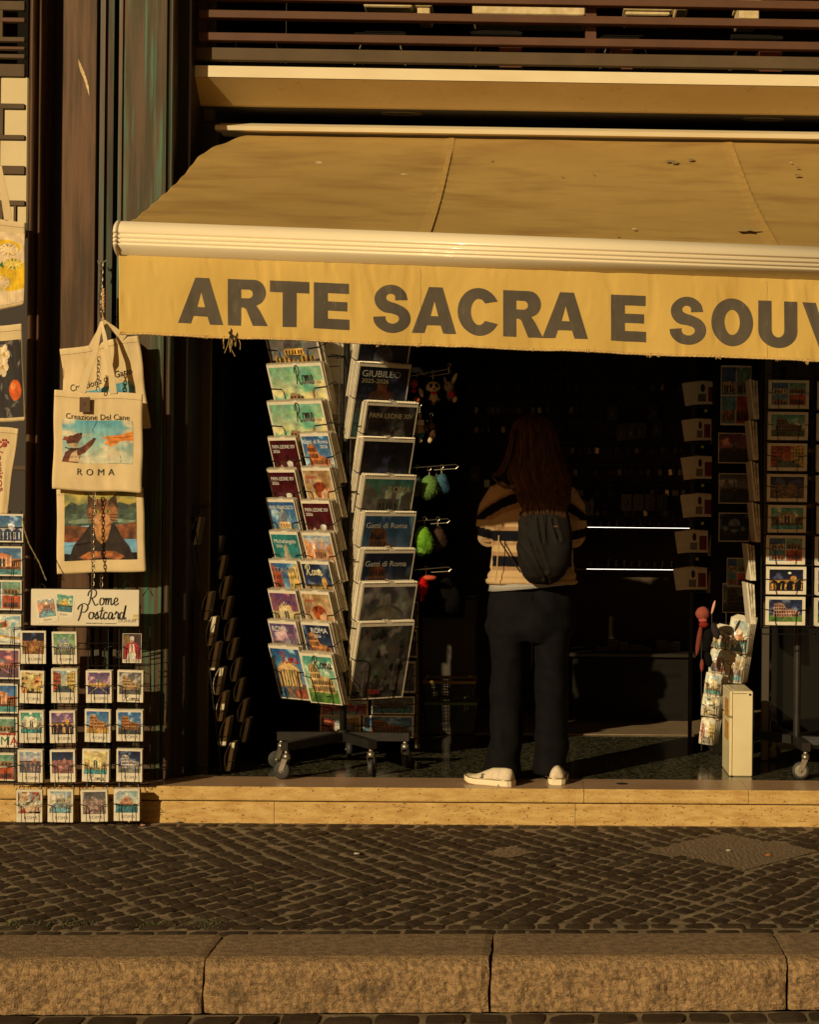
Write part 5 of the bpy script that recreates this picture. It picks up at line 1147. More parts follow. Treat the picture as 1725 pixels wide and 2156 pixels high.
# stand frame
mb = MB(); a_ = Vector((axis.x,axis.y,FZ+.14)); mb.tube([a_, Vector((axis.x,axis.y,2.35))], .017, 12); mb.build('pole', M_bmetal, st, smooth=True)
mb = MB()
for n_,s_ in ((nL,1),(nR,-1)):
    t_ = Vector((-n_.y,n_.x,0)); t_ = t_ if t_.x>0 else -t_
    for u in ((-.19,-.1,0) if s_==1 else (.19,.1,0)):
        for z0,z1 in ((.52,2.3),): mb.tube([axis+n_*.05+t_*u+Vector((0,0,z0)), axis+n_*.05+t_*u+Vector((0,0,z1))], .003, 5)
    for k in range(11): z = .52+k*.16; mb.tube([axis+n_*.05-t_*(.2 if s_==1 else 0)+Vector((0,0,z)), axis+n_*.05+t_*(0 if s_==1 else .2)+Vector((0,0,z))], .003, 5)
for k in range(6):
    for an in range(0,360,60): d = Vector((math.cos(R(an)),math.sin(R(an)),0)); mb.tube([axis+Vector((0,0,.52+k*.33)), axis+d*.13+Vector((0,0,.52+k*.33))], .0035, 5)
mb.build('wire_cage', M_wire, st)
# castor base
def castor(p, yaw, par, disc=None):
    c = empty('castor', (0,0,0)); c.parent = par; c.matrix_local = Matrix.Translation(p-wloc(par)) @ Matrix.Rotation(yaw,4,'Z')
    def b(mb,name,m,smooth=True): me = mb.mesh(name,m,smooth); return link(name,me,c)
    q = MB(); q.tube([(0,0,.095),(0,0,.118)], .019, 14); q.tube([(0,0,.118),(0,0,.135)], .012, 12); b(q,'swivel',M_zinc)
    for s_ in (-1,1):
        q = MB(); vs = [(s_*.017,-.012,.097),(s_*.017,.016,.097),(s_*.017,.034,.04),(s_*.017,.022,.03),(s_*.017,.010,.04)]; vs = vs+[(x-s_*.002,y,z) for x,y,z in vs]; q.add(vs,[(0,1,2,3,4),(9,8,7,6,5)]+[(i,(i+1)%5,5+(i+1)%5,5+i) for i in range(5)]); b(q,'fork',M_zinc,False)
    q = MB(); q.loft([[(x,.022+r_*math.cos(a),.042+r_*math.sin(a)) for a in [2*math.pi*k/24 for k in range(24)]] for x,r_ in ((-.0125,.030),(-.0125,.038),(-.009,.042),(.009,.042),(.0125,.038),(.0125,.030))]); b(q,'tyre',M_tyre)
    q = MB(); q.loft([[(x,.022+r_*math.cos(a),.042+r_*math.sin(a)) for a in [2*math.pi*k/20 for k in range(20)]] for x,r_ in ((-.0135,.026),(-.0128,.0285),(.0128,.0285),(.0135,.026))]); b(q,'wheel_disc',disc or mat('black_wheel',(.03,.027,.022),.5))
    q = MB(); q.tube([(-.021,.022,.042),(.021,.022,.042)], .006, 8); b(q,'axle',M_zinc)
    return c
hub = Vector((axis.x,axis.y,FZ+.155)); hb = MB(); hb.tube([hub-Vector((0,0,.03)),hub+Vector((0,0,.03))], .03, 14); hb.build('hub', M_bmetal, st)
for px,py,yaw in ((603,1641,R(70)),(781,1636,R(-10)),(592,1616,R(100)),(853,1618,R(-15)),(736,1596,R(10))):
    g = atz(px,py,FZ); g.z = FZ; e = Vector((g.x,g.y,FZ+.155)); d = (e-hub); L = d.length; d.normalize(); s_ = Vector((-d.y,d.x,0))
    mb = MB(); A0 = hub+d*.02; A1 = e+d*.02; vs = [A0+s_*.02-Vector((0,0,.02)),A0-s_*.02-Vector((0,0,.02)),A0-s_*.02+Vector((0,0,.02)),A0+s_*.02+Vector((0,0,.02)),A1+s_*.02-Vector((0,0,.02)),A1-s_*.02-Vector((0,0,.02)),A1-s_*.02+Vector((0,0,.02)),A1+s_*.02+Vector((0,0,.02))]
    mb.add(vs,[(0,1,2,3),(7,6,5,4),(0,4,5,1),(1,5,6,2),(2,6,7,3),(3,7,4,0)]); mb.build('base_arm', M_bmetal, st); castor(Vector((g.x,g.y,FZ)), yaw, st)
# ================================================================== low rack behind the stand
s5, o5x, o5y = .6667/1.798, 600/1.798, 2050/1.798
lr = empty('low_card_rack', (at(780,1580,1.05).x,1.05,FZ), 'low black rack of large horizontal city cards standing behind the calendar stand', 'rack')
LR = [(920,905,1190,985,K('steps','pale',(190,60,40),(200,80,90),90,50,61),'red buildings, upper lit card'),(916,985,1150,1115,K('street','pale',(200,90,60),(170,60,60),90,60,62),'red houses and a white tower, lower lit card'),(1160,990,1450,1115,K('colosseum','blue',(150,80,40),(60,50,40),110,60,63),'brown amphitheatre, shaded, bottom row'),(1210,880,1455,980,K('castle','grey',(80,60,45),(60,60,60),90,50,64),'dark river scene, second row from the bottom'),(1330,680,1460,860,K('dome','grey',(130,90,60),(60,60,60),60,70,65),'grey dome, third row from the bottom'),(1390,500,1470,660,K('city','grey',(90,70,60),(60,50,50),50,60,66),'city roofs, fourth row from the bottom'),(1400,340,1475,490,K('wash','grey',(90,70,60),(60,50,50),50,60,67),'grey tones, topmost row')]
mb = MB()
for x0,y0,x1,y1,key,d in LR:
    Y = 1.0; c,w,h = dims(o5x+x0*s5,o5y+y0*s5,o5x+x1*s5,o5y+y1*s5,Y); M = Matrix.Translation(c)@Matrix.Rotation(R(3),4,'X')
    card_stack('postcard_stack', f'large card with {d}, behind the calendar stand', 'large cards in the low rack', M,w,h,.012,key,w*.94,h*.86,0,0); q = MB(); hooks(q,M,w,h,-.006); q.build('pocket',M_wire,lr)
for px in (905,1190,1480): mb.tube([at(o5x+px*s5,o5y+300*s5,1.04),at(o5x+px*s5,o5y+1175*s5,1.04)],.004,6)
for py in (500,660,860,980,1120): mb.tube([at(o5x+905*s5,o5y+py*s5,1.04),at(o5x+1480*s5,o5y+py*s5,1.04)],.003,5)
mb.build('wire_frame', M_wire, lr); a = at(o5x+1455*s5,o5y+1175*s5,1.06); b = at(o5x+1480*s5,o5y+250*s5,1.06); MB().bbox((a.x,1.06,a.z),(b.x,1.09,b.z),.003).build('edge_strip', mat('clear_yellow_edge',(.16,.12,.06),.3), lr)
# ================================================================== plush toys
def toy(label, px, py, Y, spec, ring=True, cat='soft toy', group='soft toy key rings'):
    c = at(px,py,Y); r_ = empty('plush_toy', c, label, cat, group); by = {}
    for nm, dx, dz, dy, rx, rz, ry, col, rot in spec:
        mb = by.setdefault(nm+'|'+str(len(by)), MB()); mb.ell((c.x+dx*.0027, Y+dy*.0027, c.z-dz*.0027), (rx*.0027,ry*.0027,rz*.0027), 20, 14, Matrix.Rotation(R(rot),3,'Y'), s2l(col), jit=.10)
        if nm in ('body','tuft') and rx*rz > 60:
            for _ in range(420):
                th, ph = random.uniform(0,6.283), math.acos(random.uniform(-1,1)); d = Vector((math.sin(ph)*math.cos(th), math.sin(ph)*math.sin(th), math.cos(ph))); q = Vector((c.x+(dx+d.x*rx)*.0027, Y+(dy+d.y*ry)*.0027, c.z+(-dz+d.z*rz)*.0027)); e = q+d*random.uniform(.004,.010)+Vector((0,0,-.006)); t = d.orthogonal().normalized()*.0013; mb.add([q+t,q-t,e],[(0,1,2)],tuple(v*random.uniform(.7,1.25) for v in s2l(col)))
    for nm, mb in by.items(): mb.build(nm.split('|')[0], M_plush, r_, smooth=True)
    if ring:
        q = MB(); t = min(dz-rz for nm,dx,dz,dy,rx,rz,ry,col,rot in spec)*.0027; x = c.x; z = c.z-t
        q.tube([(x+.009*math.cos(a),Y,z+.035+.009*math.sin(a)) for a in [k*.524 for k in range(12)]],.0014,5,True); q.tube([(x,Y,z-.004),(x,Y,z+.026)],.002,5); q.build('key_ring', M_chain, r_)
    return r_
YT = .75; Wc = (215,190,150); Bk = (25,20,18); Gr = (150,138,120); Rd = (200,30,25); Or = (190,100,50)
# px at 1.798 scale; 1 unit ~ 1 picture pixel
toy('panda soft toy with a red bow hanging from the top hook', 912, 822, YT, [('head',0,-6,0,13,11,10,Wc,0),('ear',-11,-17,0,4,4,3,Bk,0),('ear',10,-17,0,4,4,3,Bk,0),('eye',-3,-8,-9,3,4,2,Bk,20),('eye',7,-8,-9,3,4,2,Bk,-20),('nose',3,-2,-10,2,1.5,1.5,Bk,0),('body',2,12,0,9,11,8,Wc,0),('arm',-8,8,-3,4,8,4,Bk,20),('arm',11,8,-3,4,8,4,Bk,-20),('bow',2,5,-8,5,2.5,2,Rd,0),('leg',-4,22,-2,4,6,4,Bk,0),('leg',7,22,-2,4,6,4,Bk,0)])
toy('grey long eared soft toy holding a red heart', 945, 818, YT+.02, [('head',0,-4,0,9,10,9,Gr,10),('ear',10,-18,0,3.5,12,3,Wc,25),('ear',-6,-14,0,3,8,3,Gr,-20),('eye',-3,-6,-8,1.5,1.5,1,Bk,0),('body',4,10,0,7,9,7,Gr,0),('heart',6,11,-7,5,6,3,Rd,0),('leg',12,20,-3,4,6,4,Wc,20)])
toy('brown and red soft toy bear at the left of the panda', 878, 822, YT, [('head',-6,-12,0,8,9,8,Or,0),('body',-4,6,0,10,12,8,Bk,0),('muzzle',-6,-6,-7,4,3,3,Rd,0),('foot',0,18,-6,7,6,5,Or,0),('arm',8,4,-4,4,9,4,Wc,-20),('scarf',-5,2,-8,5,3,2,Rd,0)])
toy('cream rabbit soft toy with a white tag and blue trousers', 884, 900, YT, [('head',0,-8,0,8,8,7,Wc,0),('ear',0,-22,0,3,8,3,Wc,0),('body',0,6,0,8,10,7,Wc,0),('trousers',2,14,-2,7,6,6,(50,120,160),0),('leg',2,24,-3,4,5,4,Wc,0),('arm',-9,3,0,4,8,4,Wc,25),('arm',11,0,0,4,8,4,(90,80,65),-25)])
o = toy('small beige soft toy beside the cream rabbit', 908, 908, YT+.03, [('head',0,-10,0,7,7,6,(110,85,60),0),('body',0,4,0,7,9,6,(90,65,45),0),('leg',-2,16,-2,5,6,4,Wc,0)])
a = at(886,890,YT-.03); tag(MB().bbox((a.x-.016,YT-.035,a.z-.012),(a.x+.016,YT-.033,a.z+.014),.001).build('paper_tag', M_paper), 'small white paper tag on the cream rabbit soft toy', 'tag')
Gn = (120,175,60); Lb = (66,104,124)
toy('pale green furry ball toy, upper row of furry toys', 904, 1024, YT, [('body',0,0,0,16,20,14,(100,134,66),0),('tuft',-4,12,-3,10,10,9,(108,142,74),0)])
toy('light blue furry toy at the right of the pale green one', 930, 1014, YT+.03, [('body',0,0,0,11,15,10,Lb,15),('tuft',5,10,0,8,9,7,(60,100,130),0)])
toy('grey blue furry toy half hidden behind the calendars', 878, 1020, YT, [('body',0,0,0,8,20,9,(90,105,110),0),('tuft',-2,14,0,7,8,6,(110,115,110),0)])
toy('pink brown furry toy behind the pale green one', 919, 1020, YT+.07, [('body',0,0,0,10,16,9,(95,60,55),0)])
toy('bright green furry toy, lower row', 894, 1132, YT-.02, [('body',-3,0,0,15,22,13,(112,168,48),0),('tuft',6,8,0,10,18,9,(98,150,40),0),('tuft',-6,22,0,8,9,7,(140,190,80),0)])
toy('dark mauve furry toy behind the bright green one', 922, 1132, YT+.05, [('body',0,0,0,14,22,12,(70,52,42),0),('tuft',8,4,0,8,14,8,(60,42,38),0)])
toy('red furry toy in the lowest row beside the stand', 897, 1228, YT, [('body',-6,4,0,9,18,10,(190,20,15),0),('head',6,-10,0,14,5,8,(200,90,60),0),('tuft',-8,24,0,5,10,6,(170,15,10),0)])
toy('black furry toy, largest in the lowest row', 930, 1250, YT+.12, [('body',0,0,0,26,34,14,(14,11,10),0),('tuft',-14,22,0,16,20,10,(16,12,10),0),('tuft',16,10,0,20,26,12,(12,10,9),0)], ring=False)
toy('purple and pale blue toy behind the black furry one', 930, 1218, YT+.2, [('body',6,-4,0,10,9,6,(80,40,80),-20),('head',-10,0,0,8,5,5,(110,150,160),0)])
HKS = []
for (x0,y0,x1,y1) in ((865,792,945,777),(868,985,960,978),(872,1098,942,1092),(872,1200,945,1194)):
    HKS.append(MB()); HKS[-1].tube([at(x0,y0,YT-.05),at((x0+x1)/2,(y0+y1)/2,YT-.05),at(x1,y1,YT-.05),at(x1+6,y1+4,YT-.05),at(x1,y1+9,YT-.05),at((x0+x1)/2,(y0+y1)/2+8,YT-.05)],.0022,5)
for k in range(4): a = at(880,790+k*105,YT+.2); HKS[k].tube([at(900,782+k*104,YT-.05), Vector((at(900,782+k*104,YT-.05).x, YT+.33, at(900,782+k*104,YT-.05).z))],.002,5)
hb_ = empty('hook_board', (at(920,1000,1.7).x,1.08,FZ), 'dark board with steel display hooks carrying the soft toys', 'display board'); [h_.build('hook', M_chain, hb_) for h_ in HKS]
a = at(862,1300,1.08); b = at(985,730,1.08); MB().bbox((a.x,1.08,a.z),(b.x,1.12,b.z+.3),.004).build('board', mat('board_brown',(.006,.005,.004),.8,spec=.1), hb_)
# cabinet and baskets
a = at(885,1560,1.9); b = at(1003,1260,1.9); cb = empty('cabinet', (a.x+.1,1.9,FZ), 'plain brown cabinet standing in shade behind the laundry baskets', 'cabinet'); MB().bbox((a.x,1.9,FZ+.001),(b.x,2.3,b.z),.006).build('carcass', mat('brown_cabinet',(.055,.042,.028),.6,c2=(.05,.038,.025),scale=4), cb); MB().bbox((a.x+.01,1.893,FZ+.05),(b.x-.004,1.899,b.z-.12),.002).build('door', mat('brown_cabinet_door',(.06,.045,.03),.55), cb)
def basket(lab, px0,px1,pyt,pyb,Y,rim,colr):
    a = at(px0,pyb,Y); b = at(px1,pyt,Y); r_ = empty('mesh_basket', ((a.x+b.x)/2,Y+.14,a.z), lab, 'basket', 'mesh baskets stacked in the shop'); gm = mat('basket_grid_'+colr,(.06,.055,.04) if colr=='y' else (.05,.06,.045),.5); q = MB(); D = .28
    c0 = [(a.x+.02,Y+.02),(b.x-.02,Y+.02),(b.x-.02,Y+D-.02),(a.x+.02,Y+D-.02)]; c1 = [(a.x,Y),(b.x,Y),(b.x,Y+D),(a.x,Y+D)]
    for k in range(9):
        t = k/8; z = a.z+(b.z-a.z)*t; q.tube([(c0[i][0]+(c1[i][0]-c0[i][0])*t, c0[i][1]+(c1[i][1]-c0[i][1])*t, z) for i in range(4)], .002, 4, True)
    for i in range(4):
        for k in range(16): t = k/16; j = (i+1)%4; q.tube([(c0[i][0]+(c0[j][0]-c0[i][0])*t,c0[i][1]+(c0[j][1]-c0[i][1])*t,a.z),(c1[i][0]+(c1[j][0]-c1[i][0])*t,c1[i][1]+(c1[j][1]-c1[i][1])*t,b.z)],.002,4)
    q.build('grid', gm, r_); q = MB(); q.tube([(x,y,b.z) for x,y in c1], .009, 6, True); q.build('rim', mat('basket_rim_'+colr, rim, .5), r_)
basket('shallow mesh basket with a yellow rim, upper of two in the shade',892,1000,1437,1482,1.45,(.28,.17,.02),'y'); basket('deeper mesh basket with a green rim, lower of two in the shade',895,1003,1482,1540,1.42,(.09,.14,.03),'g')
# ================================================================== right side
def RX(c): return 1251.4+c*.2744
def RY(c): return 723+c*.2744
def RZ(c): return 1140+c*.2744
YSP = .42
sp_ = empty('postcard_spinner', (at(1690,1600,.6).x,.65,FZ), 'black wire spinner of landscape postcards at the right edge of the shop opening', 'stand')
SPN = [(1619,801,1705,860,K('multi',seed=71,nx=80,ny=60),'four small views round a round emblem'),(1618,868,1703,926,K('colosseum','teal',(120,90,60),(80,110,50),80,60,72),'amphitheatre under a green sky'),(1617,934,1701,991,K('street','red',(150,60,30),(90,110,90),80,60,73),'street under an orange sky'),(1616,999,1701,1056,K('city','night',(120,90,60),(50,60,40),80,60,74),'amphitheatre seen from above at night'),(1618,1064,1699,1121,K('fountain','teal',(140,115,80),(80,110,90),80,60,75),'brown fountain front under a green sky'),(1614,1128,1697,1188,K('multi',seed=76,nx=80,ny=60),'four dim city views'),(1614,1194,1699,1251,K('bridge','night',(210,140,50),(60,40,30),80,60,77),'golden bridge under a full moon, brightly lit'),(1613,1257,1697,1316,K('colosseum','storm',(180,130,110),(90,140,50),80,60,78),'amphitheatre on a violet sky, lowest and brightly lit')]
for x0,y0,x1,y1,key,d in SPN:
    c,w,h = dims(x0,y0,x1,y1,YSP); M = Matrix.Translation(c)@Matrix.Rotation(R(2),4,'X'); card_stack('postcard_stack', f'landscape postcards with {d}, on the right spinner','landscape postcards on the right spinner',M,w,h,.012,key,w*.84,h*.78,0,.002)
    q = MB(); hooks(q,M,w,h,-.007); q.tube([M@Vector((-w*.55,.0,-h*.52)),M@Vector((w*.75,.0,-h*.52))],.0025,5); q.build('pocket',M_wire,sp_)
    # next column cut by the edge of the picture and the side column seen edge on
    M2 = Matrix.Translation(c+Vector((.235,.03,-.004)))@Matrix.Rotation(R(14),4,'Z'); card_stack('postcard_stack','landscape postcards in the column cut off by the right edge','postcards in the cut off column',M2,w,h,.012,key,w*.84,h*.78,0,.002)
SD = [(1851,1907,'c'),(0,0,0)]
for k,(x0,y0,x1,y1) in enumerate(((1210,275,1300,580),(1205,590,1290,895),(1215,905,1285,1210),(1225,1220,1300,1525),(1185,1560,1300,1780),(1185,1900,1305,2240))):
    yy0, yy1 = (RY(y0),RY(y1)) if k<4 else ((1140+20*.2744+0, 1140+300*.2744) if k==4 else (1140+320*.2744,1140+635*.2744))
    Y = YSP+.05; a = at(RX(x0)+2,yy1,Y); b = at(RX(x1)+4,yy0,Y)
    r_ = empty('postcard_stack', ((a.x+b.x)/2,Y,a.z), 'postcard stack on the spinner side seen edge on, ' + ('highest','second highest','third highest','fourth highest','second lowest','lowest and brightly lit')[k],'postcards','postcards on the spinner side')
    for j in range(3):
        q = MB(); x = a.x+.009*j+.006; x2 = x-.022+.006*j; q.add([(x,Y,a.z),(x+.009,Y,a.z),(x2+.009,Y,b.z-.004*j),(x2,Y,b.z-.004*j),(x,Y+.19,a.z),(x+.009,Y+.19,a.z),(x2+.009,Y+.19,b.z-.004*j),(x2,Y+.19,b.z-.004*j)],[(0,1,2,3),(7,6,5,4),(0,4,5,1),(1,5,6,2),(2,6,7,3),(3,7,4,0)]); q.build('card_block', M_edges if j else M_paper, r_)
q = MB(); 
for px,Y in ((1604,YSP),(1607,YSP+.2),(1712,YSP+.02),(1718,YSP+.25)): q.tube([at(px,760,Y),at(px,1322,Y)],.004,6)
for py in (1322,1335,790,862,928,994,1060,1126,1190,1254): q.tube([at(1604,py,YSP+.02),at(1715,py,YSP+.02),at(1720,py,YSP+.25)],.0032,5)
q.build('wire_cage',M_wire,sp_); a = at(1672,1590,.75); MB().tube([(a.x,.65,FZ+.14),(a.x,.65,2.2)],.018,12).build('pole',M_bmetal,sp_)
hub = Vector((a.x,.65,FZ+.15))
for px,py,yaw in ((1697,1641,R(80)),(1822,1630,R(10)),(1553,1606,R(80)),(1790,1590,R(10)),(1636,1602,R(60))):
    g = atz(px,py,FZ); e = Vector((g.x,g.y,FZ+.155)); d = e-hub; d.normalize(); s_ = Vector((-d.y,d.x,0)); A0 = hub+d*.02; A1 = e+d*.02; U = Vector((0,0,.02)); mb = MB()
    mb.add([A0+s_*.02-U,A0-s_*.02-U,A0-s_*.02+U,A0+s_*.02+U,A1+s_*.02-U,A1-s_*.02-U,A1-s_*.02+U,A1+s_*.02+U],[(0,1,2,3),(7,6,5,4),(0,4,5,1),(1,5,6,2),(2,6,7,3),(3,7,4,0)]); mb.build('base_arm',M_bmetal,sp_); castor(Vector((g.x,g.y,FZ)),yaw,sp_,mat('grey_wheel',(.22,.19,.14),.5))
a = at(1604,1605,.95); b = at(1622,1330,.95); tag(MB().bbox((a.x,.95,FZ+.001),(b.x,.985,b.z+1.5),.004).build('door_post', mat('grey_aluminium',(.12,.10,.075),.4,metal=.5)), 'grey metal door post standing between the white cabinet and the right spinner', 'post')
a = at(1622,1560,1.0); gl = MB(); gl.box((a.x,.965,FZ+.06),(4.4,.972,2.4)); mg = mat('dark_window_glass',(.008,.008,.007),.08,spec=.8); tag(gl.build('window_glass', mg), 'dark glass pane behind the right spinner', 'window')
# books column
BK = [(1464,803,1519,851),(1463,882,1505,927),(1461,961,1508,1008),(1460,1040,1508,1088),(1448,1117,1498,1163),(1445,1195,1496,1241)]
bs = empty('book_display', (at(1490,1300,1.6).x,1.68,FZ), 'dark slatted display stand holding white booklets right of the shelves', 'display stand')
redc = mat('dark_red_cover',(.16,.01,.012),.5); yel = mat('yellow_book',(.38,.26,.07),.6,c2=(.3,.2,.06),scale=20); silv = mat('silver_speckle',(.25,.24,.2),.35,c2=(.02,.02,.02),scale=300,lo=.4,hi=.6,metal=.4)
for k,(x0,y0,x1,y1) in enumerate(BK):
    Y = 1.6; c,w,h = dims(x0,y0,x1-6,y1,Y)
    ord_ = ('highest','second','third','fourth','fifth','lowest')[k]
    for j in range(4):
        o = empty('booklet', (0,0,0), f'white booklet with a dark red panel, {ord_} row of the display' if j==0 else 'white spare booklet tucked behind the front ones on the display', 'book', 'front booklets' if j==0 else 'spare booklets behind')
        o.matrix_world = Matrix.Translation(c+Vector((-.02*j,.012*j,0)))@Matrix.Rotation(R(-3*j),4,'Y'); link('cover',slab(w,h,.006),o)
        if j == 0:
            link('red_panel', MB().box((w*.08,-.001,-h*.38),(w*.44,-.0002,h*.25)).mesh('red_panel',redc), o); link('drawing', MB().box((-w*.36,-.001,-h*.38),(-w*.02,-.0002,-h*.05)).mesh('drawing',silv), o); link('drawing', MB().ell((-w*.16,-.0008,h*.2),(w*.1,.0006,h*.18),12,6).mesh('drawing',M_ink), o)
    c2,w2,h2 = dims(x1-4,y0+8,x1+12,y1+8,Y-.02); t = empty('yellow_booklet',(0,0,0),f'yellow booklet beside the white one, {ord_} row','book','yellow booklets'); t.matrix_world = Matrix.Translation(c2)@Matrix.Rotation(R(8),4,'Y'); link('cover',MB().bbox((-w2/2,0,-h2/2),(w2/2,.01,h2/2),.001).mesh('cover',yel),t); link('round_mark',MB().ell((w2*.1,-.0005,h2*.1),(w2*.3,.0006,h2*.2),14,6).mesh('round_mark',silv),t)
    a = at((x0+x1)/2,y1+14,1.6); 
    if k < 5: 
        tg_ = MB().bbox((a.x-.018,1.6,a.z-.008),(a.x-.002,1.603,a.z+.008),.001).build('price_sticker', mat('fluorescent_yellow',(.55,.55,.03),.5)); tag(tg_,f'yellow price sticker below the {ord_} booklet row','sticker','yellow price stickers')
for x0 in (1452,1528): a = at(x0,1300,1.68); MB().bbox((a.x,1.66,FZ+.001),(a.x+.02,1.70,2.7),.003).build('upright',M_bmetal,bs)
for (x0,y0,x1,y1) in BK: a = at(1452,y1+3,1.6); MB().bbox((a.x,1.59,a.z-.01),(at(1530,y1,1.6).x,1.66,a.z-.004),.001).build('ledge',M_bmetal,bs)
# dim posters right of booklets
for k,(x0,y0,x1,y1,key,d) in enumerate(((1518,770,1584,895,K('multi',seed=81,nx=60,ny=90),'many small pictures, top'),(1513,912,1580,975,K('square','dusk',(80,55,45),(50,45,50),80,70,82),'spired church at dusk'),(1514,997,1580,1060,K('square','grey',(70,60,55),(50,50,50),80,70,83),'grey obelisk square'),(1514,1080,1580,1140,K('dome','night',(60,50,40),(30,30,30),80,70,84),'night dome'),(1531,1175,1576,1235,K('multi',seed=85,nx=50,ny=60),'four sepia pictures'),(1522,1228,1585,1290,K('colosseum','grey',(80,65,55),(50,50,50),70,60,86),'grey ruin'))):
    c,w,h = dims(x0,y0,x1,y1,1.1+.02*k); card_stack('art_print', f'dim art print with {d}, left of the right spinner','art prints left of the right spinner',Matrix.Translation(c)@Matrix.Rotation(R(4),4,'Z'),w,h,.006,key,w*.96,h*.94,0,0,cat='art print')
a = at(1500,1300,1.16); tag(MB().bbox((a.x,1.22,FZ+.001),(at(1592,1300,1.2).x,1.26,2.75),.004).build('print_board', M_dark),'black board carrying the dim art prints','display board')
# curved watercolour cards low down
LC = [(1030,590,1195,860,K('sk_castle','pale',(190,120,60),(120,150,60),50,80,91),'autumn trees, highest'),(905,660,1060,820,K('sk_steps','pale',(170,130,80),(150,140,90),60,60,92),'brown street, second row left'),(1025,820,1160,1090,K('sk_steps','pale',(200,160,90),(150,130,120),50,90,93),'twin towers, leaning right'),(885,832,1030,1010,K('sk_pantheon','pale',(150,110,90),(150,120,100),60,60,94),'shaded temple, middle left'),(850,1012,985,1180,K('sk_fountain','pale',(180,150,90),(130,150,130),60,70,95),'fountain sketch, lower left'),(826,1178,968,1345,K('sk_wash','pale',(210,190,150),(200,170,90),60,60,96),'yellow sketch, second lowest'),(812,1362,930,1560,K('sk_street','pale',(180,130,80),(150,140,130),50,80,97),'arched gate sketch, lowest left')]
lc = empty('corner_card_rack', (at(1520,1590,1.0).x,1.0,FZ), 'black wire corner rack of watercolour cards behind the white cabinet','rack'); mbf = MB()
for k,(x0,y0,x1,y1,key,d) in enumerate(LC):
    Y = .98; c,w,h = dims(RX(x0),RZ(y0),RX(x1),RZ(y1),Y)
    M = Matrix.Translation(c)@Matrix.Rotation(R(-12),4,'Z')@Matrix.Rotation(R(6),4,'Y'); r_ = empty('watercolour_card',(0,0,0),f'white watercolour card with {d}','postcard','watercolour cards in the corner rack'); r_.matrix_world = M
    bow = lambda u,v,o=0: Vector(((u-.5)*w, -.02*math.sin(math.pi*v)+.03*(v if k in (0,2) else .2*v)-o+.012*(u-.5)**2*4, (v-.5)*h))
    g_ = MB(); g_.grid(bow,8,14); n0 = len(g_.v); g_.grid(lambda u,v: bow(u,v)+Vector((0,.008,0)),8,14); rim=[i for i in range(9)]+[j*9+8 for j in range(1,15)]+[14*9+8-i for i in range(1,9)]+[j*9 for j in range(13,0,-1)]
    for i in range(len(rim)): g_.f.append((rim[i],n0+rim[i],n0+rim[(i+1)%len(rim)],rim[(i+1)%len(rim)])); g_.mi.append(0)
    cm_ = g_.mesh('card_block',M_paper,True); cbm = cm_.name; link('card_block',cm_,r_); link('picture',pic_mesh(key,lambda u,v: bow(.08+.84*u,.06+.86*v,.0012)),r_); q = MB(); hooks(q,M,w,h,-.026); q.build('pocket',M_wire,lc)
    for j in (1,2,3): o = empty('watercolour_card',(0,0,0),'white spare card fanned behind the front cards of the corner rack','postcard','spare cards in the corner rack'); o.matrix_world = M @ Matrix.Translation((.007*j*(1 if k in (0,2) else 1),.011*j,.004*j)) @ Matrix.Rotation(R(.9*j),4,'Y'); link('card_block',bpy.data.meshes[cbm],o)
for px in (1478,1500,1530,1570): mbf.tube([at(px,1290,1.03),at(px,1580,1.03)],.003,5)
mbf.build('wire_frame',M_wire,lc)
# hanging doll: plain round pink head, striped sleeves
toy('pink round headed cloth doll with dangling limbs beside the corner rack', 1478, 1292, .78, [('head',2,0,0,13,13,12,(150,78,66),0),('hat',22,-12,0,2.5,13,3,(225,170,150),14),('face',2,12,-8,8,4,3,(170,84,74),0),('scarf',4,20,-4,9,6,6,(130,40,34),0),('arm',-4,48,0,5,30,5,(120,60,50),8),('arm',26,32,0,7,16,6,(50,45,45),-20),('leg',2,96,0,4,12,4,(130,66,56),0),('body',12,48,4,10,24,8,(20,18,18),10),('leg',14,84,4,7,16,6,(18,16,16),-10)], ring=False, cat='doll', group=None)
# white cabinet
Mw = mat('white_enamel', s2l((226,212,170)), .42, c2=s2l((214,198,156)), scale=3, c3=s2l((130,100,60)), s3=70, t3=(.73,.78), coat=.2)
a = at(RX(1042),RZ(1795),.42); b = at(RX(1222),RZ(1150),.42); fr = empty('mini_cabinet',((a.x+b.x)/2,.58,FZ),'small white two door metal cabinet like a tiny fridge on the floor at the right','cabinet')
MB().bbox((a.x+.014,.42,FZ+.001),(b.x,.75,b.z),.004).build('body',Mw,fr); zs = at(RX(1042),RZ(1352),.42).z
for z0,z1,nm in ((FZ+.001,zs-.003,'door'),(zs+.003,b.z,'door')):
    d_ = MB().bbox((a.x-.002,.424,z0),(a.x+.012,.748,z1),.004).build(nm,Mw,fr)
    zc_ = (z0+z1)/2+(.07 if z0<.2 else -.03); lb = MB(); lb.box((a.x-.0032,.47,zc_-.045),(a.x-.0021,.64,zc_+.045)); lb.build('sticker',mat('orange_sticker',(.42,.16,.03),.6,c2=(.55,.35,.10),scale=60,lo=.45,hi=.55),d_)
MB().tube([(b.x-.014,.418,b.z-.016),(b.x-.014,.424,b.z-.016)],.006,12).build('hinge_cap',M_ink,fr)
MB().box((a.x+.013,.4185,b.z-.012),(b.x-.03,.4195,b.z-.010)).build('front_groove',M_ink,fr)
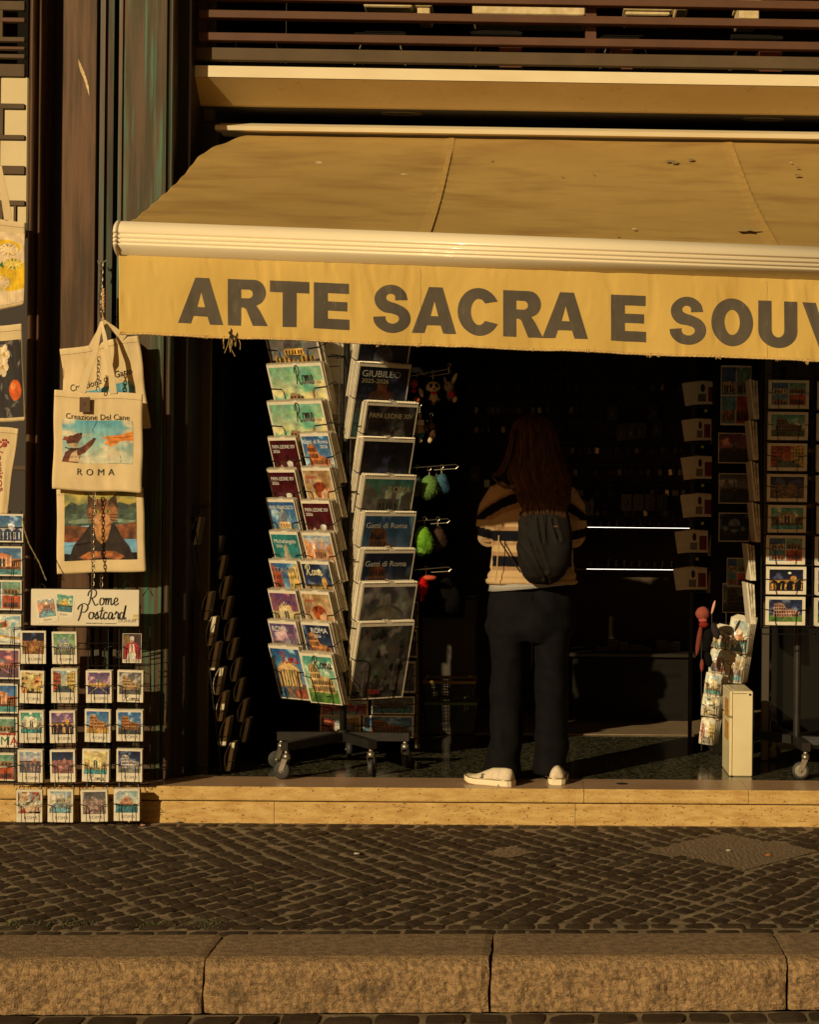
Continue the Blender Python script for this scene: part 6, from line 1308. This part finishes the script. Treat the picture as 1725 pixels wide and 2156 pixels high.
# ================================================================== person
U = 8.17/3704; PX0 = at(1113,1649,.17)
def L3(px, py, dy=0): return Vector((PX0.x+(px-1113)*U, .17+dy, FZ+(1649-py)*U))
def ring(px, py, dy, rx, ry, n=28, tilt=0, e=2.0):
    c = L3(px,py,dy); o = []
    for k in range(n):
        a = 2*math.pi*k/n; ca, sa = math.cos(a), math.sin(a); x = math.copysign(abs(ca)**(2/e),ca)*rx*U; y = math.copysign(abs(sa)**(2/e),sa)*ry
        o.append((c.x+x, c.y+y, c.z+tilt*x))
    return o
person = empty('person', (PX0.x,.25,FZ), 'person seen from behind with long brown hair, striped jumper, dark wide trousers and black backpack', 'person')
M_skin = mat('skin', (.42,.24,.15), .5, c2=(.38,.21,.13), scale=6)
bd = MB()
bd.ell(L3(1117,919,.13),(.070,.088,.100),24,18); bd.ell(L3(1117,930,.20),(.045,.035,.06),16,12); bd.ell(L3(1117,920,.228),(.011,.016,.018),10,8)
for s_ in (-1,1): bd.ell(L3(1117+s_*34,920,.13),(.010,.02,.03),10,8)
bd.tube([L3(1117,950,.12),L3(1116,985,.09),L3(1116,1015,.09)],[.05,.052,.07],16)
bd.loft([ring(1116,y,.09,rx,ry) for y,rx,ry in ((1010,50,.05),(1028,80,.075),(1070,72,.09),(1140,62,.085),(1200,70,.085),(1260,76,.085),(1320,74,.09),(1345,66,.09))])
for s_,ex,hx in ((-1,1022,1075),(1,1206,1150)):
    sh = L3(1116+s_*76,1034,.09); el = L3(ex,1132,.13); wr = L3(hx,1108,.36)
    bd.tube([sh,el,wr],[.043,.036,.024],14); d = (wr-el).normalized(); hc = wr+d*.035
    bd.ell(hc,(.026,.042,.016),16,10)
    for f,(dx,l_,dz) in enumerate(((-.022,.062,0),(-.008,.072,.002),(.007,.068,.002),(.021,.052,0))):
        b = hc+Vector((dx,.03,dz)); bd.tube([b, b+Vector((dx*.2,l_*.5,.004)), b+Vector((dx*.2,l_*.8,-.012)), b+Vector((dx*.2,l_*.85,-.028))],[.009,.0085,.008,.007],8)
    b = hc+Vector((-s_*.024,-.005,.004)); bd.tube([b,b+Vector((-s_*.018,.018,.012)),b+Vector((-s_*.022,.042,.012))],[.011,.010,.008],8)
for s_,x in ((-1,1068),(1,1160)):
    bd.tube([L3(x,1350,.09),L3(x,1500,.09),L3(x-s_*0,1615,.085),L3(x,1640,.07)],[.066,.048,.034,.032],14)
remesh(bd,'body',M_skin,.006,3,person)
# trousers
tr_ = MB()
tr_.loft([ring(1115,y,.10,rx,ry,e=2.3) for y,rx,ry in ((1234,85,.112),(1247,88,.122),(1280,94,.145),(1320,96,.155),(1335,92,.15),(1352,86,.13))])
tr_.loft([ring(x,y,dy,rx,ry,e=2.3) for x,y,dy,rx,ry in ((1068,1325,.10,43,.135),(1068,1380,.10,40,.13),(1068,1440,.10,37,.115),(1066,1500,.10,36,.105),(1063,1560,.09,36,.10),(1056,1610,.08,39,.10),(1053,1642,.07,41,.105))])
tr_.loft([ring(x,y,dy,rx,ry,e=2.3) for x,y,dy,rx,ry in ((1160,1325,.10,40,.135),(1161,1380,.10,38,.13),(1161,1440,.10,36,.115),(1160,1500,.11,35,.105),(1160,1560,.12,35,.10),(1160,1610,.12,35,.10),(1160,1633,.12,36,.105))])
def dtr(p):
    z = p.z-FZ; a = .008*noise.noise(Vector((p.x*7,p.y*5,z*4))) + .010*max(0,noise.noise(Vector((p.x*9+z*7,1,z*6-p.x*5)))) - .008*abs(noise.noise(Vector((p.x*6-z*9,3,z*7+p.x*8)))) + .005*noise.noise(Vector((p.x*16+z*9,p.y*10,z*14)))
    return a + .009*math.sin((p.x-PX0.x)*40+z*22)*noise.noise(Vector((p.x*4,2,z*3)))*1.2
M_tr = mat('navy_trouser_cloth', (.0032,.0030,.0036), .85, c2=(.0042,.0039,.0044), scale=30, bump=.0006, bscale=260, spec=.15)
remesh(tr_,'trousers',M_tr,.009,3,person,disp=dtr)
MB().tube([L3(1116-2*math.sin(k*.3),1246+k*8,.10-.128-.022*math.sin(k*.14)) for k in range(20)],.0012,4).build('back_seam', M_wire, person)
# shirt hem
sh_ = MB(); rg = []
for k,(y,rx,ry) in enumerate(((1212,84,.122),(1226,88,.132),(1247,92,.140))):
    rg.append([(x,yy,z+.0*1+(.10*max(0,(x-L3(1035,0).x))/1 if k==2 else 0)) for x,yy,z in ring(1115,y,.10,rx,ry,40)])
rg.append([(x,yy+(.0045 if yy<.27 else -.0045),z) for x,yy,z in rg[-1]])
sh_.loft(rg,cap=False); M_chk = mat('grey_check_shirt',(.30,.29,.29),.8); t_ = M_chk.node_tree; br = t_.nodes.new('ShaderNodeTexBrick'); tc_ = t_.nodes.new('ShaderNodeTexCoord'); mp_ = t_.nodes.new('ShaderNodeMapping'); mp_.inputs['Rotation'].default_value = (R(90),0,0)
br.offset = 0; br.inputs['Color1'].default_value = (.27,.27,.28,1); br.inputs['Color2'].default_value = (.31,.30,.30,1); br.inputs['Mortar'].default_value = (.55,.50,.42,1); br.inputs['Scale'].default_value = 1; br.inputs['Mortar Size'].default_value = .0012; br.inputs['Brick Width'].default_value = .011; br.inputs['Row Height'].default_value = .008
t_.links.new(tc_.outputs['Object'],mp_.inputs[0]); t_.links.new(mp_.outputs[0],br.inputs[0]); t_.links.new(br.outputs[0],t_.nodes['Principled BSDF'].inputs['Base Color'])
sh_.build('shirt_hem', M_chk, person, smooth=True)
# jumper
sw = MB()
sw.loft([ring(1116,y,dy,rx,ry,e=2.2) for y,dy,rx,ry in ((998,.10,26,.05),(1008,.10,52,.07),(1022,.10,82,.09),(1045,.10,92,.112),(1085,.10,90,.12),(1130,.10,86,.118),(1180,.10,87,.122),(1212,.10,92,.13),(1229,.10,95,.135))])
SLV = []
for s_,ex,hx in ((-1,1022,1072),(1,1206,1152)):
    pts = [L3(1116+s_*66,1036,.10),L3(1116+s_*86,1070,.10),L3(ex,1112,.11),L3(ex+s_*-1,1128,.15),L3(hx-s_*-18,1118,.27),L3(hx,1110,.34)]
    SLV.append(pts); sw.tube(pts,[.056,.062,.060,.062,.050,.034],18)
Cs = s2l((190,160,118)); Cb = s2l((160,126,92)); Cn = (.006,.006,.010)
def swc(p):
    x = (p[0]-PX0.x)/U+1113; y = 1649-(p[2]-FZ)/U; ax = abs(x-1116)
    outer = max(0, ax-82)
    if p[1] > .42: return Cs
    yy = y - .0042*ax*ax*(1 if y < 1095 else 0)*(.9 if y<1095 else 0) - (outer*.10 if y>1095 else 0)
    j = .8*noise.noise(Vector((x*.05,0,y*.02)))
    yy += j
    if ax > 84 and y > 1100:          # sleeve bands below the elbow
        if 1118 < y+ (ax-84)*.25 < 1138: return Cn
        return Cs
    for a,b,c in ((1016,1024,Cs),(1028,1034,Cb),(1034,1056,Cn),(1057,1068,Cb),(1110,1119,Cb),(1119,1141,Cn),(1142,1150,Cb),(1164,1171,Cb),(1171,1193,Cn),(1193,1202,Cb)):
        if a <= yy < b: return c
    return Cs
def dsw(p):
    z = p.z; y = 1649-(z-FZ)/U
    d = .008*noise.noise(Vector((p.x*9,p.y*6,z*7)))+.004*noise.noise(Vector((p.x*20,p.y*10,z*24)))
    if y > 1222: d += .006
    if 1200 < y < 1222: d += .005*math.sin(y*.25)
    return d
remesh(sw,'jumper',M_knit,.0062,2,person,colf=swc,disp=dsw)
# hair
HR = [(870,1114,10,.02,.13),(876,1114,25,.055,.13),(888,1114,39,.088,.13),(908,1116,47,.108,.125),(935,1119,51,.112,.115),(960,1121,55,.105,.09),(985,1123,63,.088,.05),(1008,1130,63,.07,.01),(1035,1139,56,.045,-.03),(1056,1141,52,.033,-.08),(1070,1141,44,.024,-.10)]
def hring(k,n=72):
    y,cx,rx,ry,dy = HR[k]; c = L3(cx,y,dy); o = []
    for i in range(n):
        a = 2*math.pi*i/n; g = 1+.05*math.sin(i*5.1+1)+.04*math.sin(i*2.3)+.03*noise.noise(Vector((i*.9,y*.004,0))); o.append((c.x+rx*U*math.cos(a)*g, c.y+ry*math.sin(a)*g, c.z))
    return o
M_hair = mat('brown_hair', (.045,.022,.011), .42, c2=(.13,.060,.025), scale=9, stretch=(9,9,.5), spec=.25, bump=.0012, bscale=40)
hm_ = MB(); hm_.loft([hring(k) for k in range(len(HR))]); hair = hm_.build('hair', M_hair, person, smooth=True)
st_ = MB()
for i in range(420):
    a = random.uniform(0,2*math.pi); k0 = 1+int(random.random()**2*5); off = random.uniform(1.0,1.035); pts = []
    w1, w2 = random.uniform(-.16,.16), random.uniform(0,6)
    end = len(HR) if random.random()<.75 else len(HR)-1
    for k in range(k0,end):
        y,cx,rx,ry,dy = HR[k]; aa = a+w1*(k-k0)/8+.05*math.sin(k*.9+w2); c = L3(cx,y,dy); pts.append(Vector((c.x+rx*U*math.cos(aa)*off, c.y+ry*math.sin(aa)*off, c.z+random.uniform(-.004,.004))))
    if end == len(HR): pts.append(pts[-1]+Vector((random.uniform(-.006,.006),-.004,-random.uniform(.005,.075))))
    if len(pts) > 2: r0 = random.uniform(.0012,.003); st_.tube(smooth3(pts,3) if False else pts,[r0]*(len(pts)-1)+[.0005],5)
st_.build('hair_strands', M_hair, person, smooth=True)
lk = MB()
for i in range(60):
    o = random.uniform(-1,1); q = random.uniform(-1,1); lk.tube([L3(1074+o*5,905,.06+q*.03),L3(1068+o*5,940,.05+q*.03),L3(1062+o*6,965,.03+q*.02),L3(1050+o*8,992,.02+q*.02),L3(1038+o*9,1003+q*3,.05)],[.003,.003,.0028,.002,.0005],5)
for i in range(26):
    o = random.uniform(-1,1); lk.tube([L3(1030+o*3,1006+o*3,.0),L3(1042,1018+o*3,-.022),L3(1056,1027+o*2.5,-.030),L3(1074,1026+o*4,-.034),L3(1092,1015+o*5,-.045)],[.0008,.002,.0024,.0024,.001],5)
lk.build('hair_lock', M_hair, person, smooth=True)
# backpack: worn, rests on the body
bp_ = empty('backpack', L3(1142,1228,-.09), 'black soft backpack with folds worn on the back of the person in the striped jumper', 'backpack')
M_bp = mat('black_nylon', (.011,.009,.008), .8, c2=(.014,.011,.009), scale=12, bump=.0006, bscale=180, spec=.15)
pk = MB(); pk.loft([ring(x,y,dy,rx,ry,32,e=2.3) for y,x,rx,ry,dy in ((1062,1143,30,.03,-.05),(1068,1143,44,.05,-.055),(1090,1143,53,.062,-.07),(1120,1143,57,.075,-.08),(1155,1142,58,.085,-.085),(1190,1141,53,.083,-.085),(1212,1140,43,.07,-.08),(1226,1139,27,.045,-.07),(1230,1139,12,.02,-.07))])
def dbp(p):
    x = (p.x-PX0.x)/U+1113; y = 1649-(p.z-FZ)/U; d = .006*noise.noise(Vector((p.x*14,p.y*8,p.z*9)))
    for (x0,y0,x1,y1,w) in ((1092,1090,1150,1222,3),(1110,1100,1146,1200,3),(1130,1092,1138,1140,2.5),(1090,1150,1138,1215,3),(1160,1095,1172,1135,2.5),(1100,1080,1120,1150,2.5)):
        dx,dy = x1-x0,y1-y0; t = max(0,min(1,((x-x0)*dx+(y-y0)*dy)/(dx*dx+dy*dy))); q = math.hypot(x-x0-t*dx,y-y0-t*dy); d += -.010*math.exp(-(q/w)**2)+.005*math.exp(-((q-6)/4)**2)
    return d
remesh(pk,'bag_body',M_bp,.006,2,bp_,disp=dbp)
z_ = MB(); z_.tube([L3(1143+.6*math.sin(k),1078+k*7,-.138-.028*math.sin(math.pi*min(1,k/19))) for k in range(20)],.0015,4); z_.build('centre_zip',M_wire,bp_)
q = L3(1164,1107,-.168)-wloc(bp_); me = text_mesh('oui',.012); text_on(bp_,'oui',.013,q.x,q.z,mat('orange_thread',(.35,.10,.03),.7),y=q.y)
for s_ in (-1,1):
    b = MB(); b.tube([L3(1142+s_*38,1075,-.05),L3(1142+s_*48,1045,-.035),L3(1116+s_*58,1014,.03),L3(1116+s_*62,1008,.11),L3(1116+s_*66,1030,.20)],.011,8); b.build('shoulder_strap',M_bp,bp_)
b = MB(); b.tube([L3(1093,1205,-.07),L3(1075,1180,-.055),L3(1052,1146,-.045),L3(1046,1134,-.03)],.0035,6); b.build('strap_end',M_bp,bp_)
b = MB(); b.tube([L3(1046,1128,-.035),L3(1045,1150,-.040),L3(1043,1190,-.040),L3(1040,1224,-.040)],.0028,6); b.build('pale_cord',mat('cream_cord',s2l((190,160,110)),.8),bp_)
# shoes
Msh = mat('white_knit_shoe', s2l((222,206,180)), .75, c2=s2l((206,188,160)), scale=60, bump=.0010, bscale=300); Mso = mat('cream_sole', s2l((236,222,188)), .6); Mgl = mat('gold_trim',(.45,.36,.2),.35,metal=.7)
def shoe(heel, toe, mark=False):
    d = (toe-heel); d.z = 0; Ls = d.length; a = math.atan2(d.y,d.x); s_ = empty('shoe',(0,0,0)); s_.parent = person; s_.matrix_local = Matrix.Translation(Vector((heel.x,heel.y,FZ+.0005))-wloc(person)) @ Matrix.Rotation(a,4,'Z')
    P = [(0,.020,.030,.062),(.04,.034,.052,.078),(.15,.038,.058,.082),(.28,.038,.05,.080),(.42,.037,.04,.078),(.55,.041,.0,.066),(.7,.045,.0,.050),(.85,.041,.0,.040),(.94,.031,.0,.032),(1.0,.014,.0,.024)]
    up = MB(); so_ = MB(); tr2 = MB()
    def rg(t,w,zt,z0,m=20):
        o = []
        for k in range(m):
            an = math.pi*k/(m-1); o.append((t*Ls, w*math.cos(an)*(1-.25*math.sin(an)), z0+(zt-z0)*math.sin(an)**.7))
        return o
    up.loft([rg(t,w*.97,h,.024) for t,w,_,h in P])
    link('upper',up.mesh('upper',Msh,True),s_)
    def outl(k,sc): return [(t*Ls*(1)+(-.004 if t==0 else .004 if t==1 else 0), w*sc*k) for t,w,_,h in P]
    o = outl(1,1.08)+[(x,-y) for x,y in reversed(outl(1,1.08))]
    rs = [[(x,y*k,z+(.012*max(0,x/Ls-.8)/.2)) for x,y in o] for z,k in ((0,.92),(.004,1.0),(.022,1.04),(.026,1.0))]
    so_.loft(rs); link('sole',so_.mesh('sole',Mso,False),s_)
    tr2.tube([(x,y*1.0,.029+(.010*max(0,x/Ls-.8)/.2)) for x,y in o],.0028,6,True); link('trim',tr2.mesh('trim',Mgl,True),s_)
    for k in range(5):
        x = (.2+.17*k)*Ls; g = MB(); 
        for sd in (-1,1): g.box((x,sd*.0475-.001,.0),(x+.003,sd*.0475+.001,.012)); 
        link('tread_cut',g.mesh('tread_cut',M_grey),s_) if k == 0 else None
    if mark: me = text_mesh('S',.030,.001,.3).copy(); me.materials.clear(); me.materials.append(mat('dark_green_mark',(.06,.06,.03),.6)); link('mark',me,s_,Matrix.Translation((.58*Ls,.043,.043)) @ Matrix.Rotation(R(180),4,'Z') @ Matrix.Rotation(R(62),4,'X'))
    return s_
h_ = atz(1080,1656,FZ); t_ = atz(983,1647,FZ); shoe(h_, t_, True)
h2 = atz(1173,1653,FZ); shoe(h2+Vector((0,.0,0)), h2+Vector((.01,.25,0)))
# ================================================================== shop interior goods
YI = 3.3
ht = mat('dim_rod',(.10,.085,.06),.5,metal=.3)
wl = at(1160,1000,YI); ds = empty('display_wall',(wl.x,YI+.06,FZ),'dark slatted display wall with horizontal rods at the back of the shop','display wall')
a = at(860,1620,YI+.06); b = at(1470,700,YI+.06); MB().box((a.x,YI+.06,FZ+.01),(b.x,YI+.10,2.95)).build('panel',mat('brown_slatwall',(.09,.065,.04),.85,spec=.1,c2=(.065,.047,.03),scale=2),ds)
for py in (754,795,843,884,928,974,1017,1060): p0 = at(870,py,YI); p1 = at(1450,py,YI); MB().tube([(p0.x,YI+.02,p0.z),(p1.x,YI+.02,p0.z)],.004,6).build('rod',ht,ds)
M_cross = mat('dark_wood_cross',(.012,.009,.007),.5)
crs = [(975,754,62,'narrow'),(1011,754,70,'dark'),(1041,756,74,'tall'),(1078,756,80,'tall'),(1100,756,66,'narrow'),(1121,756,84,'broad'),(1142,754,72,'broad'),(1181,757,96,'longest'),(1197,757,70,'slim'),(1272,757,66,'wide'),(1279,762,88,'heavy'),(1404,760,90,'large'),(1315,757,60,'small'),(1430,760,55,'short')]
proto = None
for i,(px,py,h,d) in enumerate(crs):
    p0 = at(px,py,YI-.02); hh = h*(8+YI)/F; w = hh*.5
    if proto is None:
        proto = MB(); proto.bbox((-.05,-.008,-1),(.05,.008,0),.004); me = None
    r_ = empty('wooden_cross',p0,'dark wooden cross hanging in shade from the top rod above the person','cross','wooden crosses on the top rod')
    q = MB(); q.bbox((p0.x-.014,YI-.03,p0.z-hh),(p0.x+.014,YI-.018,p0.z),.003); q.build('upright',M_cross,r_); q = MB(); q.bbox((p0.x-w/2,YI-.033,p0.z-hh*.36),(p0.x+w/2,YI-.0305,p0.z-hh*.26),.001); q.build('crossbar',M_cross,r_)
# key rings in rows (copies of a few kinds)
kinds = []
cols = [((.22,.19,.13),.4,.4),((.02,.016,.012),.5,0),((.40,.32,.2),.25,.8),((.12,.04,.03),.5,0)]
for k,(c,rg_,mt) in enumerate(cols):
    q = MB(); q.tube([(.011*math.cos(t),0,-.012+.011*math.sin(t)) for t in [i*.628 for i in range(10)]],.0016,4,True); q.tube([(0,0,-.023),(0,0,-.04)],.0015,4)
    if k%2: q.ell((0,0,-.058),(.014,.004,.018),12,8)
    else: q.bbox((-.013,-.003,-.082),(.013,.003,-.04),.003)
    kinds.append(q.mesh('key_ring',mat(f'trinket_{k}',c,rg_,metal=mt)))
for r_i,(py,x0,x1,n) in enumerate(((795,985,1450,18),(843,880,1235,34),(884,960,1200,22),(928,1200,1450,26),(974,1180,1450,26),(1017,1200,1450,22),(1060,1230,1440,20))):
    for i in range(n):
        px = x0+(x1-x0)*(i+.5*random.random())/n; p = at(px,py,YI); o = bpy.data.objects.new('key_ring',random.choice(kinds)); COL.objects.link(o); o.location = (p.x,YI+.01,p.z-.002); o.rotation_euler = (0,random.uniform(-.2,.2),random.uniform(-.6,.6)); tag(o,'tiny dark key ring in a row on the rods at the back wall','key ring','key rings in rows at the back')
kb = mat('clear_bag',(.14,.12,.09),.2)
for i,(px,py) in enumerate(((1385,884),(1350,888),(1330,890),(1310,892),(1000,980),(1320,1040),(1345,1040),(1370,1040),(1395,1040),(1240,1050),(1290,850),(1378,850))):
    p = at(px,py,YI-.03); t = empty('packed_souvenir',p,'small clear bag with a souvenir hanging on the shaded back wall','souvenir bag','clear souvenir bags on the back wall'); MB().bbox((p.x-.035,YI-.04,p.z-.11),(p.x+.035,YI-.032,p.z),.002).build('bag',mat('bag_film',(.045,.037,.027),.25),t); MB().ell((p.x,YI-.043,p.z-.06),(.014,.003,.02),10,6).build('contents',kb,t)
bd_ = MB()
for i in range(34): p = at(1236+3*math.sin(i*.8),790+i*8,YI-.1); bd_.ell(p,(.012,.012,.012),10,8)
p = at(1236,790,YI-.1); o = bd_.build('bead_string',mat('dark_beads',(.06,.05,.035),.4)); tag(o,'long string of dark round beads hanging right of the head of the person','beads')
# glass shelves with lit edges and counter
led = mat('lit_shelf_edge',(1.0,.93,.80),.5,emit=4); gsh = mat('shelf_glass',(.03,.03,.026),.15)
YG = 2.7
for k,(py,x0,x1) in enumerate(((1110,1238,1453),(1198,1236,1447))):
    a = at(x0,py,YG); b = at(x1,py,YG); s_ = empty('glass_shelf',(a.x,YG,a.z),f'{"upper" if k==0 else "lower"} dark glass shelf with a glowing white front edge','shelf','lit glass shelves'); MB().box((a.x-.5,YG+.006,a.z-.006),(b.x+.02,YG+.35,a.z+.002)).build('pane',gsh,s_); MB().box((a.x,YG,a.z-.0012),(b.x,YG+.004,a.z+.0012)).build('lit_edge',led,s_)
    for j in range(11):
        px = x0+10+(x1-x0-24)*j/11+random.uniform(-3,3); p = at(px,py,YG+.12); t = MB(); hgt = random.uniform(.03,.05); t.loft([[(p.x+r_*math.cos(q),YG+.12+r_*math.sin(q),a.z+.0025+z) for q in [i*.628 for i in range(10)]] for r_,z in ((.014,0),(.017,hgt*.3),(.008,hgt*.7),(.012,hgt))]); o = t.build('figurine',mat('dim_silver',(.16,.14,.10),.3,metal=.7),smooth=True); tag(o,f'small dim figurine in the row on the {"upper" if k==0 else "lower"} lit shelf','figurine',f'figurines on the {"upper" if k==0 else "lower"} lit shelf')
ct = at(1330,1400,2.55); a = at(1205,1500,2.6); b = at(1460,1385,2.6); cn = empty('counter',(ct.x,2.6,FZ),'dark wooden counter with books in the shade behind the person','counter'); MB().bbox((a.x,2.6,FZ+.001),(b.x,3.2,b.z),.006).build('carcass',mat('counter_wood',(.010,.0075,.005),.6,spec=.15,c2=(.007,.005,.004),scale=6,stretch=(1,1,6)),cn); MB().bbox((a.x-.02,2.57,b.z+.001),(b.x+.02,3.21,b.z+.025),.005).build('top',mat('counter_top',(.02,.015,.01),.4),cn)
for j,px in enumerate((1268,1292,1312,1340,1362,1395,1420)):
    p = at(px,1378,2.75); n_ = 2+(j*7)%4
    for m_ in range(n_): o = MB().bbox((p.x-.035,2.72,b.z+.027+m_*.014),(p.x+.035,2.80,b.z+.039+m_*.014),.001).build('small_box',mat('grey_box',(.07,.06,.045),.6)); tag(o,'small grey box in the piles on the dark counter','box','boxes piled on the counter')
# glowing strip added to stand for a lamp reflection in the dark left window
a = at(499,804,2.0); b = at(540,804,2.0); lp = empty('reflection_strip',((a.x+b.x)/2,2.0,a.z),'thin glowing strip standing for a lamp reflection, high on the left in the dark shop','lamp'); MB().tube([a,b],.004,6).build('tube',mat('reflection_glow',(1,.9,.75),.5,emit=3),lp); MB().bbox((a.x,2.005,a.z+.003),(b.x,2.03,a.z+.02),.002).build('strip_back',M_bmetal,lp)
a = at(1020,1026,1.9); b = at(1031,1010,1.9); tag(MB().bbox((a.x,1.9,a.z),(b.x,1.905,b.z),.001).build('white_card',M_paper),'small white card seen just left of the shoulder of the person','card')
# litter and moss on the pavement
for i,(px,py,c,l,ct_) in enumerate(((1618,1800+0,(.4,.12,.03),'tiny orange scrap of paper on the setts at the right','litter'),(1535,1790,(.4,.36,.28),'tiny pale pebble on the gravel patch','pebble'),(752,1797+0,(.5,.45,.35),'tiny white crumb on the setts left of centre','litter'),(300,1737,(.5,.25,.2),'small torn red and white paper scrap under the postcard rack','litter'),(375,1730,(.35,.3,.2),'tiny pebble against the step near the postcard rack','pebble'))):
    g = atz(px,py,.004); o = MB().ell((g.x,g.y,.004),(.012,.009,.004),8,6,jit=.5).build('scrap' if ct_=='litter' else 'pebble',mat(f'scrap_{i}',c,.8)); tag(o,l,ct_)
ms = MB(); 
for i in range(240):
    px = random.choice((150,330,440,40))+random.gauss(0,28); g = atz(px,1944+random.gauss(0,5),0)
    ms.ell((g.x,g.y,-.004+random.random()*.004),(.004,.004,.005),5,4)
tag(ms.build('moss',mat('moss',(.06,.065,.02),.95)),'yellow green moss growing in the joints beside the kerb','moss',kind='stuff')
g = atz(880,2122,-.155); g2 = MB(); g2.ell((g.x,g.y+.01,-.148),(.10,.03,.02),20,10,jit=.25); tag(g2.build('kerb_chip',M_mortar,smooth=False),'pale flat stone chip lying against the foot of the kerb','stone')
